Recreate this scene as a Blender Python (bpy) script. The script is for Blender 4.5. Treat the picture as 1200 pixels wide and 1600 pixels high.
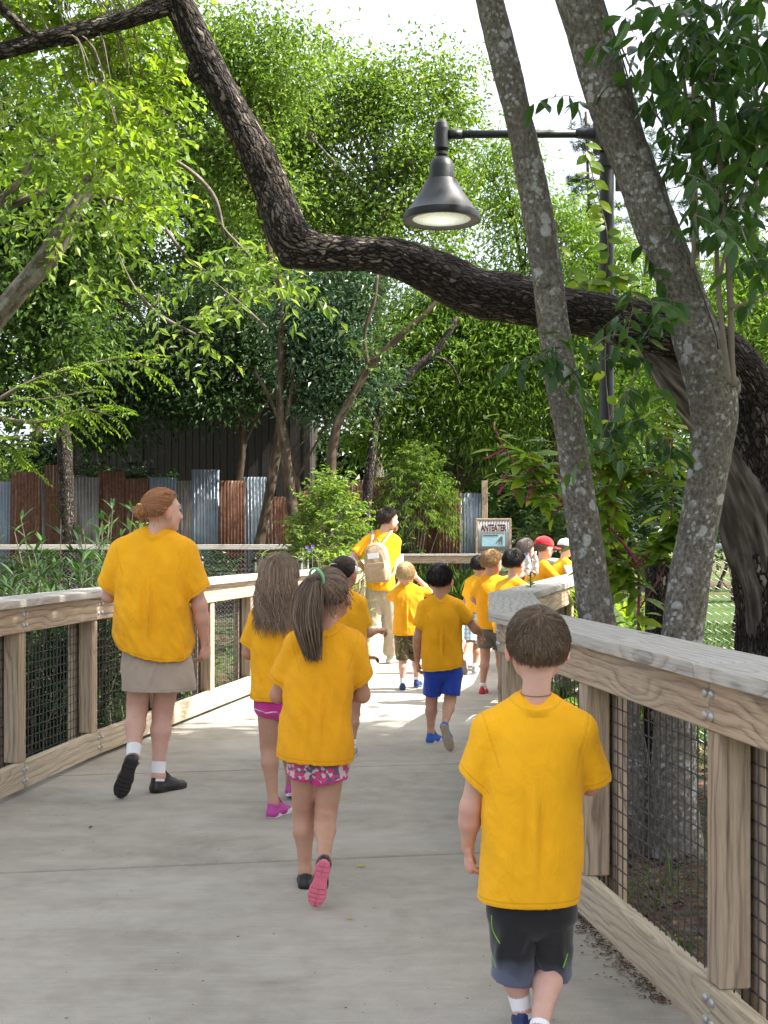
import bpy, math, random
import numpy as np
from mathutils import Vector, Matrix, noise as mnoise

# ------------------------------------------------------------------ camera, sky, sun, exposure
for o in list(bpy.data.objects):
    bpy.data.objects.remove(o, do_unlink=True)
SC = bpy.context.scene
COL = SC.collection
EYE = 1.40                      # eye height above the walkway
FPX, CX, HY = 2000.0, 600.0, 840.0   # focal length in photo pixels, principal column, horizon row

cam = bpy.data.cameras.new("camera")
cam.sensor_fit = 'VERTICAL'; cam.sensor_height = 24.0
cam.lens = 24.0 * FPX / 1600.0
cam.shift_y = (HY - 800.0) / 1600.0
cam.clip_start = 0.05; cam.clip_end = 2000.0
camo = bpy.data.objects.new("camera", cam); COL.objects.link(camo)
camo.location = (0, 0, EYE); camo.rotation_euler = (math.radians(90), 0, 0)
SC.camera = camo

SUN_DIR = Vector((0.86, -0.10, 1.02)).normalized()     # towards the sun
SUN_EL = math.asin(SUN_DIR.z)
SUN_AZ = math.atan2(SUN_DIR.x, SUN_DIR.y)
world = bpy.data.worlds.new("World"); SC.world = world; world.use_nodes = True
wn = world.node_tree.nodes; wl = world.node_tree.links
sky = wn.new("ShaderNodeTexSky"); sky.sky_type = 'NISHITA'; sky.sun_disc = False
sky.sun_elevation = SUN_EL; sky.sun_rotation = SUN_AZ
sky.air_density = 1.0; sky.dust_density = 6.0; sky.ozone_density = 1.0; sky.altitude = 50
bg = wn["Background"]; bg.inputs['Strength'].default_value = 0.15
# thin bright cloud drawn evenly over the whole sky
wtc = wn.new("ShaderNodeTexCoord"); wno = wn.new("ShaderNodeTexNoise"); wno.inputs["Scale"].default_value = 2.2; wno.inputs["Detail"].default_value = 6.0
wl.new(wtc.outputs["Generated"], wno.inputs["Vector"])
wrm = wn.new("ShaderNodeMapRange"); wrm.inputs[1].default_value = 0.3; wrm.inputs[2].default_value = 0.7; wrm.inputs[3].default_value = 0.42; wrm.inputs[4].default_value = 0.72
wl.new(wno.outputs["Fac"], wrm.inputs[0])
wmx = wn.new("ShaderNodeMix"); wmx.data_type = 'RGBA'; wl.new(wrm.outputs[0], wmx.inputs[0]); wl.new(sky.outputs[0], wmx.inputs[6]); wmx.inputs[7].default_value = (4.0, 4.1, 4.25, 1)
wl.new(wmx.outputs[2], bg.inputs[0])
sl = bpy.data.lights.new("sun", 'SUN'); sl.energy = 5.0; sl.angle = math.radians(0.55); sl.color = (1.0, 0.95, 0.86)
slo = bpy.data.objects.new("sun", sl); COL.objects.link(slo)
slo.rotation_euler = SUN_DIR.to_track_quat('Z', 'Y').to_euler()
SC.view_settings.view_transform = 'Standard'; SC.view_settings.look = 'None'
SC.view_settings.gamma = 1.0; SC.view_settings.use_curve_mapping = False
SC.view_settings.exposure = 1.62
SC.render.engine = 'CYCLES'
SC.cycles.max_bounces = 7; SC.cycles.diffuse_bounces = 4; SC.cycles.transmission_bounces = 5
SC.cycles.transparent_max_bounces = 8
SC.cycles.caustics_reflective = False; SC.cycles.caustics_refractive = False
SC.cycles.use_denoising = True
SC.cycles.use_adaptive_sampling = True

def at(px, py, Y):
    """photo pixel at distance Y from the camera -> world point"""
    return np.array(((px - CX) / FPX * Y, Y, EYE + (HY - py) / FPX * Y))

# ------------------------------------------------------------------ helpers: meshes
class MB:
    """collects vertices, faces and per-vertex attributes for ONE mesh object"""
    def __init__(self):
        self.V = []; self.F = []; self.n = 0; self.R = []; self.B = []; self.M = []
    def add(self, V, F, rnd=0.0, bk=None, mi=0):
        V = np.asarray(V, float).reshape(-1, 3); F = np.asarray(F, int)
        if len(V) == 0 or len(F) == 0: return self
        self.V.append(V); self.F.append(F + self.n); self.n += len(V)
        self.R.append(np.broadcast_to(np.asarray(rnd, float), (len(V),)).copy())
        self.B.append(V.copy() if bk is None else np.asarray(bk, float))
        self.M.append(np.full(len(F), mi, int))
        return self
    def build(self, name, mat, parent=None, smooth=False):
        V = np.concatenate(self.V)
        me = bpy.data.meshes.new(name)
        me.vertices.add(len(V)); me.vertices.foreach_set("co", V.ravel())
        nl = sum(f.size for f in self.F); npoly = sum(len(f) for f in self.F)
        me.loops.add(nl); me.polygons.add(npoly)
        me.loops.foreach_set("vertex_index", np.concatenate([f.ravel() for f in self.F]))
        tot = np.concatenate([np.full(len(f), f.shape[1], int) for f in self.F])
        start = np.concatenate([[0], np.cumsum(tot)[:-1]])
        me.polygons.foreach_set("loop_start", start); me.polygons.foreach_set("loop_total", tot)
        me.polygons.foreach_set("material_index", np.concatenate(self.M))
        me.polygons.foreach_set("use_smooth", np.full(npoly, bool(smooth)))
        me.update(calc_edges=True)
        a = me.attributes.new("rnd", 'FLOAT', 'POINT'); a.data.foreach_set("value", np.concatenate(self.R))
        b = me.attributes.new("bk", 'FLOAT_VECTOR', 'POINT'); b.data.foreach_set("vector", np.concatenate(self.B).ravel())
        for m in (mat if isinstance(mat, (list, tuple)) else [mat]): me.materials.append(m)
        return link(name, me, parent)

def link(name, me, parent=None):
    o = bpy.data.objects.new(name, me); COL.objects.link(o)
    if parent is not None: o.parent = parent
    return o

def tag(o, label=None, cat=None, group=None, kind=None):
    if label: o["label"] = label
    if cat: o["category"] = cat
    if group: o["group"] = group
    if kind: o["kind"] = kind
    return o

def empty(name, loc, label=None, cat=None, group=None):
    o = bpy.data.objects.new(name, None); COL.objects.link(o); o.location = loc
    o.empty_display_size = 0.1
    return tag(o, label, cat, group)

BOXF = np.array([(0,3,2,1),(4,5,6,7),(0,1,5,4),(1,2,6,5),(2,3,7,6),(3,0,4,7)])
def box_vf(c, sx, sy, sz, ax=None):
    """box around c with full sizes; ax = 3x3 rows of axes"""
    s = np.array([(-1,-1,-1),(1,-1,-1),(1,1,-1),(-1,1,-1),(-1,-1,1),(1,-1,1),(1,1,1),(-1,1,1)], float) * 0.5
    V = s * np.array([sx, sy, sz])
    if ax is not None: V = V @ np.asarray(ax, float)
    return V + np.asarray(c, float), BOXF

def bev_box_vf(sx, sy, sz, b):
    """chamfered box centred at origin (24 verts)"""
    V = []; idx = {}
    h = np.array([sx, sy, sz]) / 2
    for i, s in enumerate([(a, c, d) for a in (-1, 1) for c in (-1, 1) for d in (-1, 1)]):
        s = np.array(s)
        for ax in range(3):
            p = s * (h - b); p[ax] = s[ax] * h[ax]
            idx[(tuple(s), ax)] = len(V); V.append(p)
    F4 = []; F3 = []
    for ax in range(3):
        o1, o2 = [(1, 2), (2, 0), (0, 1)][ax]
        for sg in (-1, 1):
            q = []
            for (a, c) in ((-1, -1), (1, -1), (1, 1), (-1, 1)):
                s = [0, 0, 0]; s[ax] = sg; s[o1] = a; s[o2] = c; q.append(idx[(tuple(s), ax)])
            F4.append(q if sg > 0 else q[::-1])
    for ax in range(3):          # edges along ax
        o1, o2 = [(1, 2), (2, 0), (0, 1)][ax]
        for a in (-1, 1):
            for c in (-1, 1):
                s0 = [0, 0, 0]; s0[o1] = a; s0[o2] = c; s1 = list(s0); s0[ax] = -1; s1[ax] = 1
                q = [idx[(tuple(s0), o1)], idx[(tuple(s1), o1)], idx[(tuple(s1), o2)], idx[(tuple(s0), o2)]]
                F4.append(q if a * c < 0 else q[::-1])
    for s in [(a, c, d) for a in (-1, 1) for c in (-1, 1) for d in (-1, 1)]:
        t = [idx[(s, 0)], idx[(s, 1)], idx[(s, 2)]]
        F3.append(t if s[0] * s[1] * s[2] > 0 else t[::-1])
    return np.array(V), np.array(F4), np.array(F3)

def unit(v):
    v = np.asarray(v, float); return v / (np.linalg.norm(v, axis=-1, keepdims=True) + 1e-12)

def resample(pts, n, smooth=True):
    """Catmull-Rom through pts, n points evenly in arc length; pts may carry extra columns"""
    P = np.asarray(pts, float)
    if len(P) == 2 or not smooth:
        Q = P
    else:
        E = np.vstack([2 * P[0] - P[1], P, 2 * P[-1] - P[-2]])
        out = []
        for i in range(1, len(E) - 2):
            t = np.linspace(0, 1, 12, endpoint=False)[:, None]
            p0, p1, p2, p3 = E[i-1], E[i], E[i+1], E[i+2]
            out.append(0.5 * ((2*p1) + (-p0+p2)*t + (2*p0-5*p1+4*p2-p3)*t**2 + (-p0+3*p1-3*p2+p3)*t**3))
        out.append(P[-1][None]); Q = np.vstack(out)
    d = np.concatenate([[0], np.cumsum(np.linalg.norm(np.diff(Q[:, :3], axis=0), axis=1))])
    u = np.linspace(0, d[-1], n)
    return np.stack([np.interp(u, d, Q[:, k]) for k in range(Q.shape[1])], 1)

def frames(P):
    T = unit(np.gradient(P, axis=0))
    ref = np.array([0.31, 0.2, 0.93]); 
    if abs(T[0] @ ref) > 0.9: ref = np.array([1.0, 0.1, 0])
    N = np.zeros_like(P); n = unit(np.cross(T[0], ref))
    for i in range(len(P)):
        n = n - T[i] * (n @ T[i]); n = n / (np.linalg.norm(n) + 1e-12); N[i] = n
    return T, N, np.cross(T, N)

def tube_vf(P, R, k=8, cap=True, disp=None):
    """tube along P with radii R, k sides -> V, list of faces, bark coords. disp(theta, s, bk)->offset"""
    P = np.asarray(P, float); n = len(P); R = np.broadcast_to(np.asarray(R, float), (n,))
    T, N, B = frames(P)
    th = np.linspace(0, 2 * math.pi, k, endpoint=False)
    s = np.concatenate([[0], np.cumsum(np.linalg.norm(np.diff(P, axis=0), axis=1))])
    rr = np.repeat(R[:, None], k, 1)
    bk = np.stack([rr * np.cos(th), rr * np.sin(th), np.repeat(s[:, None], k, 1)], -1)
    if disp is not None: rr = rr + disp(bk)
    V = P[:, None] + N[:, None] * (rr * np.cos(th))[..., None] + B[:, None] * (rr * np.sin(th))[..., None]
    i = np.arange(n - 1)[:, None] * k; j = np.arange(k)[None]; j2 = (j + 1) % k
    F = np.stack([i + j, i + j2, i + k + j2, i + k + j], -1).reshape(-1, 4)
    V = V.reshape(-1, 3); bk = bk.reshape(-1, 3)
    F3 = np.zeros((0, 3), int)
    if cap:
        c0, c1 = len(V), len(V) + 1
        V = np.vstack([V, P[0], P[-1]]); bk = np.vstack([bk, [0, 0, 0], [0, 0, s[-1]]])
        a = np.arange(k); b = (a + 1) % k
        F3 = np.vstack([np.stack([np.full(k, c0), b, a], 1), np.stack([np.full(k, c1), (n-1)*k + a, (n-1)*k + b], 1)])
    return V, F, F3, bk

def add_tube(mb, P, R, k=8, cap=True, rnd=0.0, disp=None, mi=0):
    V, F, F3, bk = tube_vf(P, R, k, cap, disp)
    n0 = mb.n
    mb.add(V, F, rnd, bk, mi)
    if len(F3):
        mb.F.append(F3 + n0); mb.M.append(np.full(len(F3), mi, int))

def add_strands(mb, P, R, rnd, k=3, mi=0):
    """P (S,n,3) many thin tubes at once, R (S,n) or scalar"""
    S, n, _ = P.shape
    T = unit(np.gradient(P, axis=1))
    ref = np.array([0.37, 0.61, 0.70])
    N = unit(np.cross(T, ref)); B = np.cross(T, N)
    R = np.broadcast_to(np.asarray(R, float), (S, n))
    th = np.linspace(0, 2 * math.pi, k, endpoint=False)
    V = P[:, :, None] + N[:, :, None] * (np.cos(th)[None, None, :] * R[..., None])[..., None] + B[:, :, None] * (np.sin(th)[None, None, :] * R[..., None])[..., None]
    base = (np.arange(S) * n * k)[:, None, None]; i = (np.arange(n - 1) * k)[None, :, None]; j = np.arange(k)[None, None]; j2 = (j + 1) % k
    F = np.stack([base + i + j, base + i + j2, base + i + k + j2, base + i + k + j], -1).reshape(-1, 4)
    mb.add(V.reshape(-1, 3), F, np.repeat(np.broadcast_to(rnd, (S,)), n * k), None, mi)

# numpy value noise -------------------------------------------------
def _hash(i, j, k, seed):
    h = (i * 374761393 + j * 668265263 + k * 2147483647 + seed * 1274126177) & 0xFFFFFFFF
    h = ((h ^ (h >> 13)) * 1274126177) & 0xFFFFFFFF
    return ((h ^ (h >> 16)) & 0xFFFF) / 65535.0
def vnoise(P, seed=0):
    """smooth value noise in [-1,1] at (N,3) points"""
    P = np.asarray(P, float); f = np.floor(P).astype(np.int64); t = P - f; t = t * t * (3 - 2 * t)
    out = 0
    for a in (0, 1):
        for b in (0, 1):
            for c in (0, 1):
                w = (t[..., 0] if a else 1 - t[..., 0]) * (t[..., 1] if b else 1 - t[..., 1]) * (t[..., 2] if c else 1 - t[..., 2])
                out = out + w * _hash(f[..., 0] + a, f[..., 1] + b, f[..., 2] + c, seed)
    return out * 2 - 1
def fbm(P, seed=0, oct=3):
    s = 0; a = 1.0; P = np.asarray(P, float)
    for o in range(oct):
        s = s + a * vnoise(P * (2.03 ** o) + 17.3 * o, seed + o); a *= 0.5
    return s

# leaves ------------------------------------------------------------
def leaves_vf(C, D, U, L, W, fine=False, fold=0.25, curl=0.15):
    """C base points, D direction, U up hint, L length, W width arrays -> V, tri faces, per-leaf vertex count"""
    N = len(C); D = unit(D); S = unit(np.cross(D, U)); Nn = np.cross(S, D)
    L = np.broadcast_to(L, (N,))[:, None]; W = np.broadcast_to(W, (N,))[:, None]
    if not fine:
        pts = [C, C + D * L * 0.45 + S * W * 0.5 + Nn * W * fold, C + D * L - Nn * L * curl, C + D * L * 0.45 - S * W * 0.5 + Nn * W * fold]
        V = np.stack(pts, 1); tri = np.array([(0, 1, 2), (0, 2, 3)])
    else:
        def q(t, s):
            return C + D * L * t + S * W * s + Nn * (np.abs(s) * W * fold - L * curl * t * t)
        pts = [q(0, 0), q(.22, .36), q(.5, .5), q(.78, .30), q(1, 0), q(.78, -.30), q(.5, -.5), q(.22, -.36), q(.3, 0), q(.62, 0)]
        V = np.stack(pts, 1)
        tri = np.array([(0, 1, 8), (1, 2, 8), (8, 2, 9), (2, 3, 9), (3, 4, 9), (0, 8, 7), (7, 8, 6), (8, 9, 6), (6, 9, 5), (5, 9, 4)])
    m = V.shape[1]
    F = (np.arange(N)[:, None, None] * m + tri[None]).reshape(-1, 3)
    return V.reshape(-1, 3), F, m

def add_leaves(mb, C, D, U, L, W, rnd, fine=False, fold=0.25, curl=0.15, mi=0):
    V, F, m = leaves_vf(np.asarray(C, float), np.asarray(D, float), np.asarray(U, float), L, W, fine, fold, curl)
    mb.add(V, F, np.repeat(np.broadcast_to(rnd, (len(C),)), m), None, mi)

# ------------------------------------------------------------------ helpers: materials
MATS = {}
class NT:
    def __init__(self, name):
        self.m = bpy.data.materials.new(name); self.m.use_nodes = True
        self.t = self.m.node_tree; self.n = self.t.nodes; self.l = self.t.links
        self.b = self.n["Principled BSDF"]; self.out = self.n["Material Output"]
    def node(self, typ, **kw):
        nd = self.n.new(typ)
        for k, v in kw.items():
            if k.startswith("_"): setattr(nd, k[1:], v)
            else: self.set(nd.inputs[k.replace("__", " ")], v)
        return nd
    def set(self, inp, v):
        if hasattr(v, "is_output") or isinstance(v, bpy.types.NodeSocket): self.l.new(v, inp)
        else:
            if isinstance(v, (tuple, list)) and len(v) == 3 and inp.type == 'RGBA': v = (*v, 1)
            inp.default_value = v
    def coord(self, kind="Object", scale=(1, 1, 1), rnd_offset=False):
        if kind == "bk":
            src = self.node("ShaderNodeAttribute", _attribute_name="bk").outputs["Vector"]
        else:
            src = self.node("ShaderNodeTexCoord").outputs[kind]
        if rnd_offset:
            oi = self.node("ShaderNodeObjectInfo").outputs["Random"]
            sc = self.node("ShaderNodeVectorMath", _operation='SCALE')
            self.l.new(self.node("ShaderNodeCombineXYZ", X=oi, Y=oi, Z=oi).outputs[0], sc.inputs[0]); sc.inputs["Scale"].default_value = 37.0
            ad = self.node("ShaderNodeVectorMath", _operation='ADD'); self.l.new(src, ad.inputs[0]); self.l.new(sc.outputs[0], ad.inputs[1]); src = ad.outputs[0]
        mp = self.node("ShaderNodeMapping"); self.l.new(src, mp.inputs[0]); mp.inputs["Scale"].default_value = scale
        return mp.outputs[0]
    def noise(self, vec, scale, detail=4, rough=0.55, dist=0.0):
        n = self.node("ShaderNodeTexNoise", Scale=scale, Detail=detail, Roughness=rough, Distortion=dist); self.l.new(vec, n.inputs["Vector"])
        return n.outputs["Fac"]
    def voronoi(self, vec, scale, feature='F1', out="Distance", rand=1.0):
        n = self.node("ShaderNodeTexVoronoi", _feature=feature, Scale=scale, Randomness=rand); self.l.new(vec, n.inputs["Vector"])
        return n.outputs[out]
    def ramp(self, fac, stops, interp='LINEAR'):
        r = self.node("ShaderNodeValToRGB"); self.l.new(fac, r.inputs[0]); cr = r.color_ramp; cr.interpolation = interp
        while len(cr.elements) < len(stops): cr.elements.new(0.5)
        for e, (p, c) in zip(cr.elements, stops):
            e.position = p; e.color = (c, c, c, 1) if isinstance(c, (int, float)) else (*c, 1)
        return r.outputs[0]
    def mix(self, fac, a, b, mode='MIX'):
        n = self.node("ShaderNodeMix", _data_type='RGBA', _blend_type=mode)
        self.set(n.inputs[0], fac); self.set(n.inputs[6], a); self.set(n.inputs[7], b); return n.outputs[2]
    def math(self, op, a, b=0.0, c=None, clamp=False):
        n = self.node("ShaderNodeMath", _operation=op, _use_clamp=clamp); self.set(n.inputs[0], a); self.set(n.inputs[1], b)
        if c is not None: self.set(n.inputs[2], c)
        return n.outputs[0]
    def bump(self, h, strength=0.3, dist=0.01, prev=None):
        n = self.node("ShaderNodeBump", Strength=strength, Distance=dist); self.l.new(h, n.inputs["Height"])
        if prev is not None: self.l.new(prev, n.inputs["Normal"])
        return n.outputs[0]
    def done(self, color=None, rough=None, normal=None, **kw):
        if color is not None: self.set(self.b.inputs["Base Color"], color)
        if rough is not None: self.set(self.b.inputs["Roughness"], rough)
        if normal is not None: self.l.new(normal, self.b.inputs["Normal"])
        for k, v in kw.items(): self.set(self.b.inputs[k.replace("__", " ")], v)
        return self.m

def plain(name, col, rough=0.6, var=0.12, scale=30, metallic=0.0, spec=0.5, bump=0.15):
    t = NT(name); c = t.coord("Object", rnd_offset=True)
    n = t.noise(c, scale, 4)
    d = tuple(x * (1 - var) for x in col); e = tuple(min(1, x * (1 + var)) for x in col)
    col2 = t.ramp(n, [(0.3, d), (0.7, e)])
    t.b.inputs["Specular IOR Level"].default_value = spec
    return t.done(col2, t.math('MULTIPLY_ADD', n, 0.2, rough - 0.1), t.bump(n, bump, 0.004), Metallic=metallic)

def leaf_mat(name, c0, c1, c2, trans=0.45, rough=0.45, tcol=None):
    """foliage: per-leaf colour from the rnd attribute, with light shining through"""
    t = NT(name)
    r = t.node("ShaderNodeAttribute", _attribute_name="rnd").outputs["Fac"]
    col = t.ramp(r, [(0.0, c0), (0.55, c1), (1.0, c2)])
    t.done(col, rough); t.b.inputs["Specular IOR Level"].default_value = 0.35
    tr = t.node("ShaderNodeBsdfTranslucent")
    tc = t.mix(1.0, col, tcol or (1.35, 1.35, 0.60), 'MULTIPLY')
    t.l.new(tc, tr.inputs["Color"])
    mx = t.node("ShaderNodeMixShader"); mx.inputs[0].default_value = trans
    t.l.new(t.b.outputs[0], mx.inputs[1]); t.l.new(tr.outputs[0], mx.inputs[2]); t.l.new(mx.outputs[0], t.out.inputs[0])
    return t.m
# ================================================================== materials of the place
def wood_mat(name, dark, light, grey, grey_amt, knots=True, rough=0.8):
    """sawn timber: long axis = local X; growth-ring figure, knots, weathering"""
    t = NT(name); c = t.coord("Object", rnd_offset=True)
    wob = t.noise(t.coord("Object", (1.2, 5, 5), True), 1.0, 3)
    sep = t.node("ShaderNodeSeparateXYZ"); t.l.new(c, sep.inputs[0])
    # knots bend the rings
    kv = t.voronoi(t.coord("Object", (1.5, 6.5, 6.5), True), 1.0)
    kn = t.math('SUBTRACT', 1.0, t.math('MULTIPLY', kv, 2.4), clamp=True)
    yy = t.math('ADD', sep.outputs[1], sep.outputs[2])
    ph = t.math('ADD', t.math('MULTIPLY', yy, 26.0), t.math('MULTIPLY', wob, 3.6))
    ph = t.math('ADD', ph, t.math('MULTIPLY', kn, 2.6))
    rings = t.math('FRACT', ph)
    rg = t.ramp(rings, [(0.0, 0.02), (0.16, 0.55), (0.6, 1.0), (0.85, 0.72), (1.0, 0.02)])
    rg = t.mix(t.ramp(t.noise(t.coord('Object', (2, 9, 9), True), 1.0, 3), [(0.42, 0.0), (0.68, 0.5)]), rg, (0.66, 0.66, 0.66))
    fine = t.ramp(t.noise(t.coord("Object", (5, 130, 130), True), 1.0, 5, 0.7), [(0.30, 0.0), (0.66, 1.0)])
    fac = t.math('ADD', t.math('MULTIPLY', rg, 0.52), t.math('MULTIPLY', fine, 0.48))
    col = t.ramp(fac, [(0.15, dark), (0.75, light)])
    patch = t.ramp(t.noise(t.coord("Object", (1.0, 4, 4), True), 1.3, 4), [(0.35, 0.0), (0.7, 1.0)])
    gcol = t.ramp(fac, [(0.1, tuple(x * 0.55 for x in grey)), (0.8, grey)])
    col = t.mix(t.math('MULTIPLY_ADD', patch, 0.35, grey_amt - 0.17, clamp=True), col, gcol)
    if knots:
        core = t.math('SUBTRACT', 1.0, t.math('MULTIPLY', kv, 7.0), clamp=True)
        col = t.mix(t.math('MULTIPLY', core, 0.9, clamp=True), col, tuple(x * 0.22 for x in dark))
    h = t.math('ADD', t.math('MULTIPLY', rg, 0.5), fine)
    return t.done(col, rough, t.bump(h, 0.45, 0.004), Specular__IOR__Level=0.25)

M = MATS
M['cap'] = wood_mat('weathered_cap_timber', (0.24, 0.20, 0.16), (0.50, 0.45, 0.38), (0.46, 0.45, 0.43), 0.66)
M['board'] = wood_mat('tan_board_timber', (0.13, 0.072, 0.040), (0.52, 0.385, 0.26), (0.42, 0.37, 0.315), 0.36)
M['post'] = wood_mat('post_timber', (0.13, 0.078, 0.045), (0.48, 0.355, 0.24), (0.40, 0.35, 0.295), 0.38)
M['kick'] = wood_mat('kick_board_timber', (0.27, 0.20, 0.12), (0.55, 0.46, 0.33), (0.46, 0.42, 0.35), 0.45)
M['galv'] = plain('galvanised_bolt', (0.46, 0.48, 0.50), 0.5, 0.2, 60, 0.6)
M['wire'] = plain('dark_wire', (0.06, 0.06, 0.065), 0.55, 0.3, 40, 0.3)
M['black'] = plain('black_coated_metal', (0.018, 0.020, 0.024), 0.42, 0.2, 40)
M['silverwire'] = plain('galvanised_wire', (0.52, 0.53, 0.54), 0.42, 0.15, 40, 0.7)

def concrete():
    t = NT('broomed_concrete'); c = t.coord("Object")
    big = t.noise(c, 0.8, 5, 0.6); mid = t.noise(c, 7, 5, 0.65); fine = t.noise(c, 260, 3, 0.7)
    broom = t.noise(t.coord("Object", (3.2, 110, 1)), 1.0, 4, 0.7)
    streak = t.noise(t.coord("Object", (0.9, 2.6, 1)), 1.0, 6, 0.65)
    f = t.math('ADD', t.math('MULTIPLY', big, 0.36), t.math('MULTIPLY', streak, 0.34))
    f = t.math('ADD', f, t.math('MULTIPLY', mid, 0.3))
    col = t.ramp(f, [(0.34, (0.245, 0.225, 0.192)), (0.5, (0.35, 0.327, 0.285)), (0.66, (0.43, 0.406, 0.358))])
    col = t.mix(0.13, col, t.ramp(broom, [(0.3, 0.25), (0.7, 0.85)]), 'OVERLAY')
    col = t.mix(0.34, col, t.ramp(fine, [(0.3, 0.2), (0.7, 0.85)]), 'OVERLAY')
    stain = t.ramp(t.noise(c, 1.7, 6, 0.7, 0.8), [(0.56, 0.0), (0.72, 1.0)]); col = t.mix(t.math('MULTIPLY', stain, 0.32), col, (0.14, 0.125, 0.10))
    spots = t.ramp(t.voronoi(c, 5.5), [(0.018, 1.0), (0.05, 0.0)])
    gate = t.ramp(t.noise(c, 3.1, 2), [(0.52, 0.0), (0.60, 1.0)])
    col = t.mix(t.math('MULTIPLY', t.math('MULTIPLY', spots, gate), 0.7), col, (0.06, 0.05, 0.04))
    h = t.math('ADD', t.math('MULTIPLY', broom, 0.7), t.math('MULTIPLY', fine, 0.5))
    return t.done(col, 0.88, t.bump(h, 0.35, 0.003), Specular__IOR__Level=0.25)
M['concrete'] = concrete()

def ground_mat():
    t = NT('forest_floor'); c = t.coord("Object")
    n = t.noise(c, 0.35, 5, 0.6); f = t.noise(c, 14, 6, 0.7); v = t.voronoi(c, 24, out="Color")
    lit = t.ramp(f, [(0.3, (0.035, 0.022, 0.013)), (0.5, (0.10, 0.070, 0.045)), (0.72, (0.20, 0.15, 0.10))])
    lit = t.mix(0.35, lit, v, 'OVERLAY')
    gr = t.ramp(t.noise(c, 40, 4, 0.7), [(0.3, (0.035, 0.075, 0.015)), (0.7, (0.12, 0.21, 0.045))])
    col = t.mix(t.ramp(n, [(0.47, 0.0), (0.56, 1.0)]), lit, gr)
    return t.done(col, 0.95, t.bump(f, 0.9, 0.04), Specular__IOR__Level=0.15)
M['ground'] = ground_mat()
def lawn_mat():
    t = NT('mown_lawn'); c = t.coord("Object")
    a = t.noise(c, 1.6, 5, 0.6); b = t.noise(c, 90, 4, 0.7)
    col = t.ramp(t.math('MULTIPLY_ADD', b, 0.5, t.math('MULTIPLY', a, 0.5)), [(0.35, (0.035, 0.07, 0.018)), (0.55, (0.085, 0.14, 0.04)), (0.72, (0.17, 0.18, 0.08))])
    return t.done(col, 0.95, t.bump(b, 0.9, 0.03), Specular__IOR__Level=0.15)
M['lawn'] = lawn_mat()

# ================================================================== the walkway: lines of its edges (inner faces of the railings), plan coordinates
RAIL_L = [(-3.26, -2.0), (-2.74, 1.6), (-1.80, 8.12), (-1.14, 11.4), (-0.32, 14.3), (0.12, 25.0)]
RAIL_R = [(1.73, -2.0), (1.077, 2.28), (0.525, 5.9), (0.70, 8.0), (1.78, 12.1), (2.45, 17.2), (2.85, 25.0)]
GZ = -0.38

def ground_z(x, y):
    d = np.maximum(np.abs(np.asarray(x, float)), np.asarray(y, float) - 10)
    return GZ + 0.10 * vnoise(np.stack([x * 0.22, y * 0.22, 0 * x], -1), 5) + np.clip((y - 18) / 14, 0, 1) * 0.30

def make_ground():
    g = np.concatenate([-np.geomspace(900, 16, 16), np.arange(-14, 14.1, 0.7), np.geomspace(16, 900, 16)])
    gy = np.concatenate([-np.geomspace(300, 6, 8), np.arange(-4, 36, 0.8), np.geomspace(37, 1200, 18)])
    X, Y = np.meshgrid(g, gy); Z = ground_z(X, Y)
    V = np.stack([X, Y, Z], -1).reshape(-1, 3); w = len(g)
    i, j = np.meshgrid(np.arange(len(gy) - 1), np.arange(w - 1), indexing='ij')
    a = (i * w + j).ravel(); F = np.stack([a, a + 1, a + w + 1, a + w], 1)
    mb = MB(); mb.add(V, F); o = mb.build('ground', M['ground'], smooth=True); tag(o, kind='structure')
    # the lawn inside the enclosure beyond the chain link
    xs = np.arange(2.7, 16, 0.6); ys = np.arange(9.6, 34, 0.6)
    X, Y = np.meshgrid(xs, ys); V = np.stack([X, Y, ground_z(X, Y) + 0.03], -1).reshape(-1, 3); w = len(xs)
    i, j = np.meshgrid(np.arange(len(ys) - 1), np.arange(w - 1), indexing='ij')
    a = (i * w + j).ravel(); F = np.stack([a, a + 1, a + w + 1, a + w], 1)
    mb = MB(); mb.add(V, F); o = mb.build('lawn', M['lawn'], smooth=True); tag(o, kind='structure')
make_ground()

def interp_line(L, y):
    P = np.array(L); return float(np.interp(y, P[:, 1], P[:, 0]))

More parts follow.
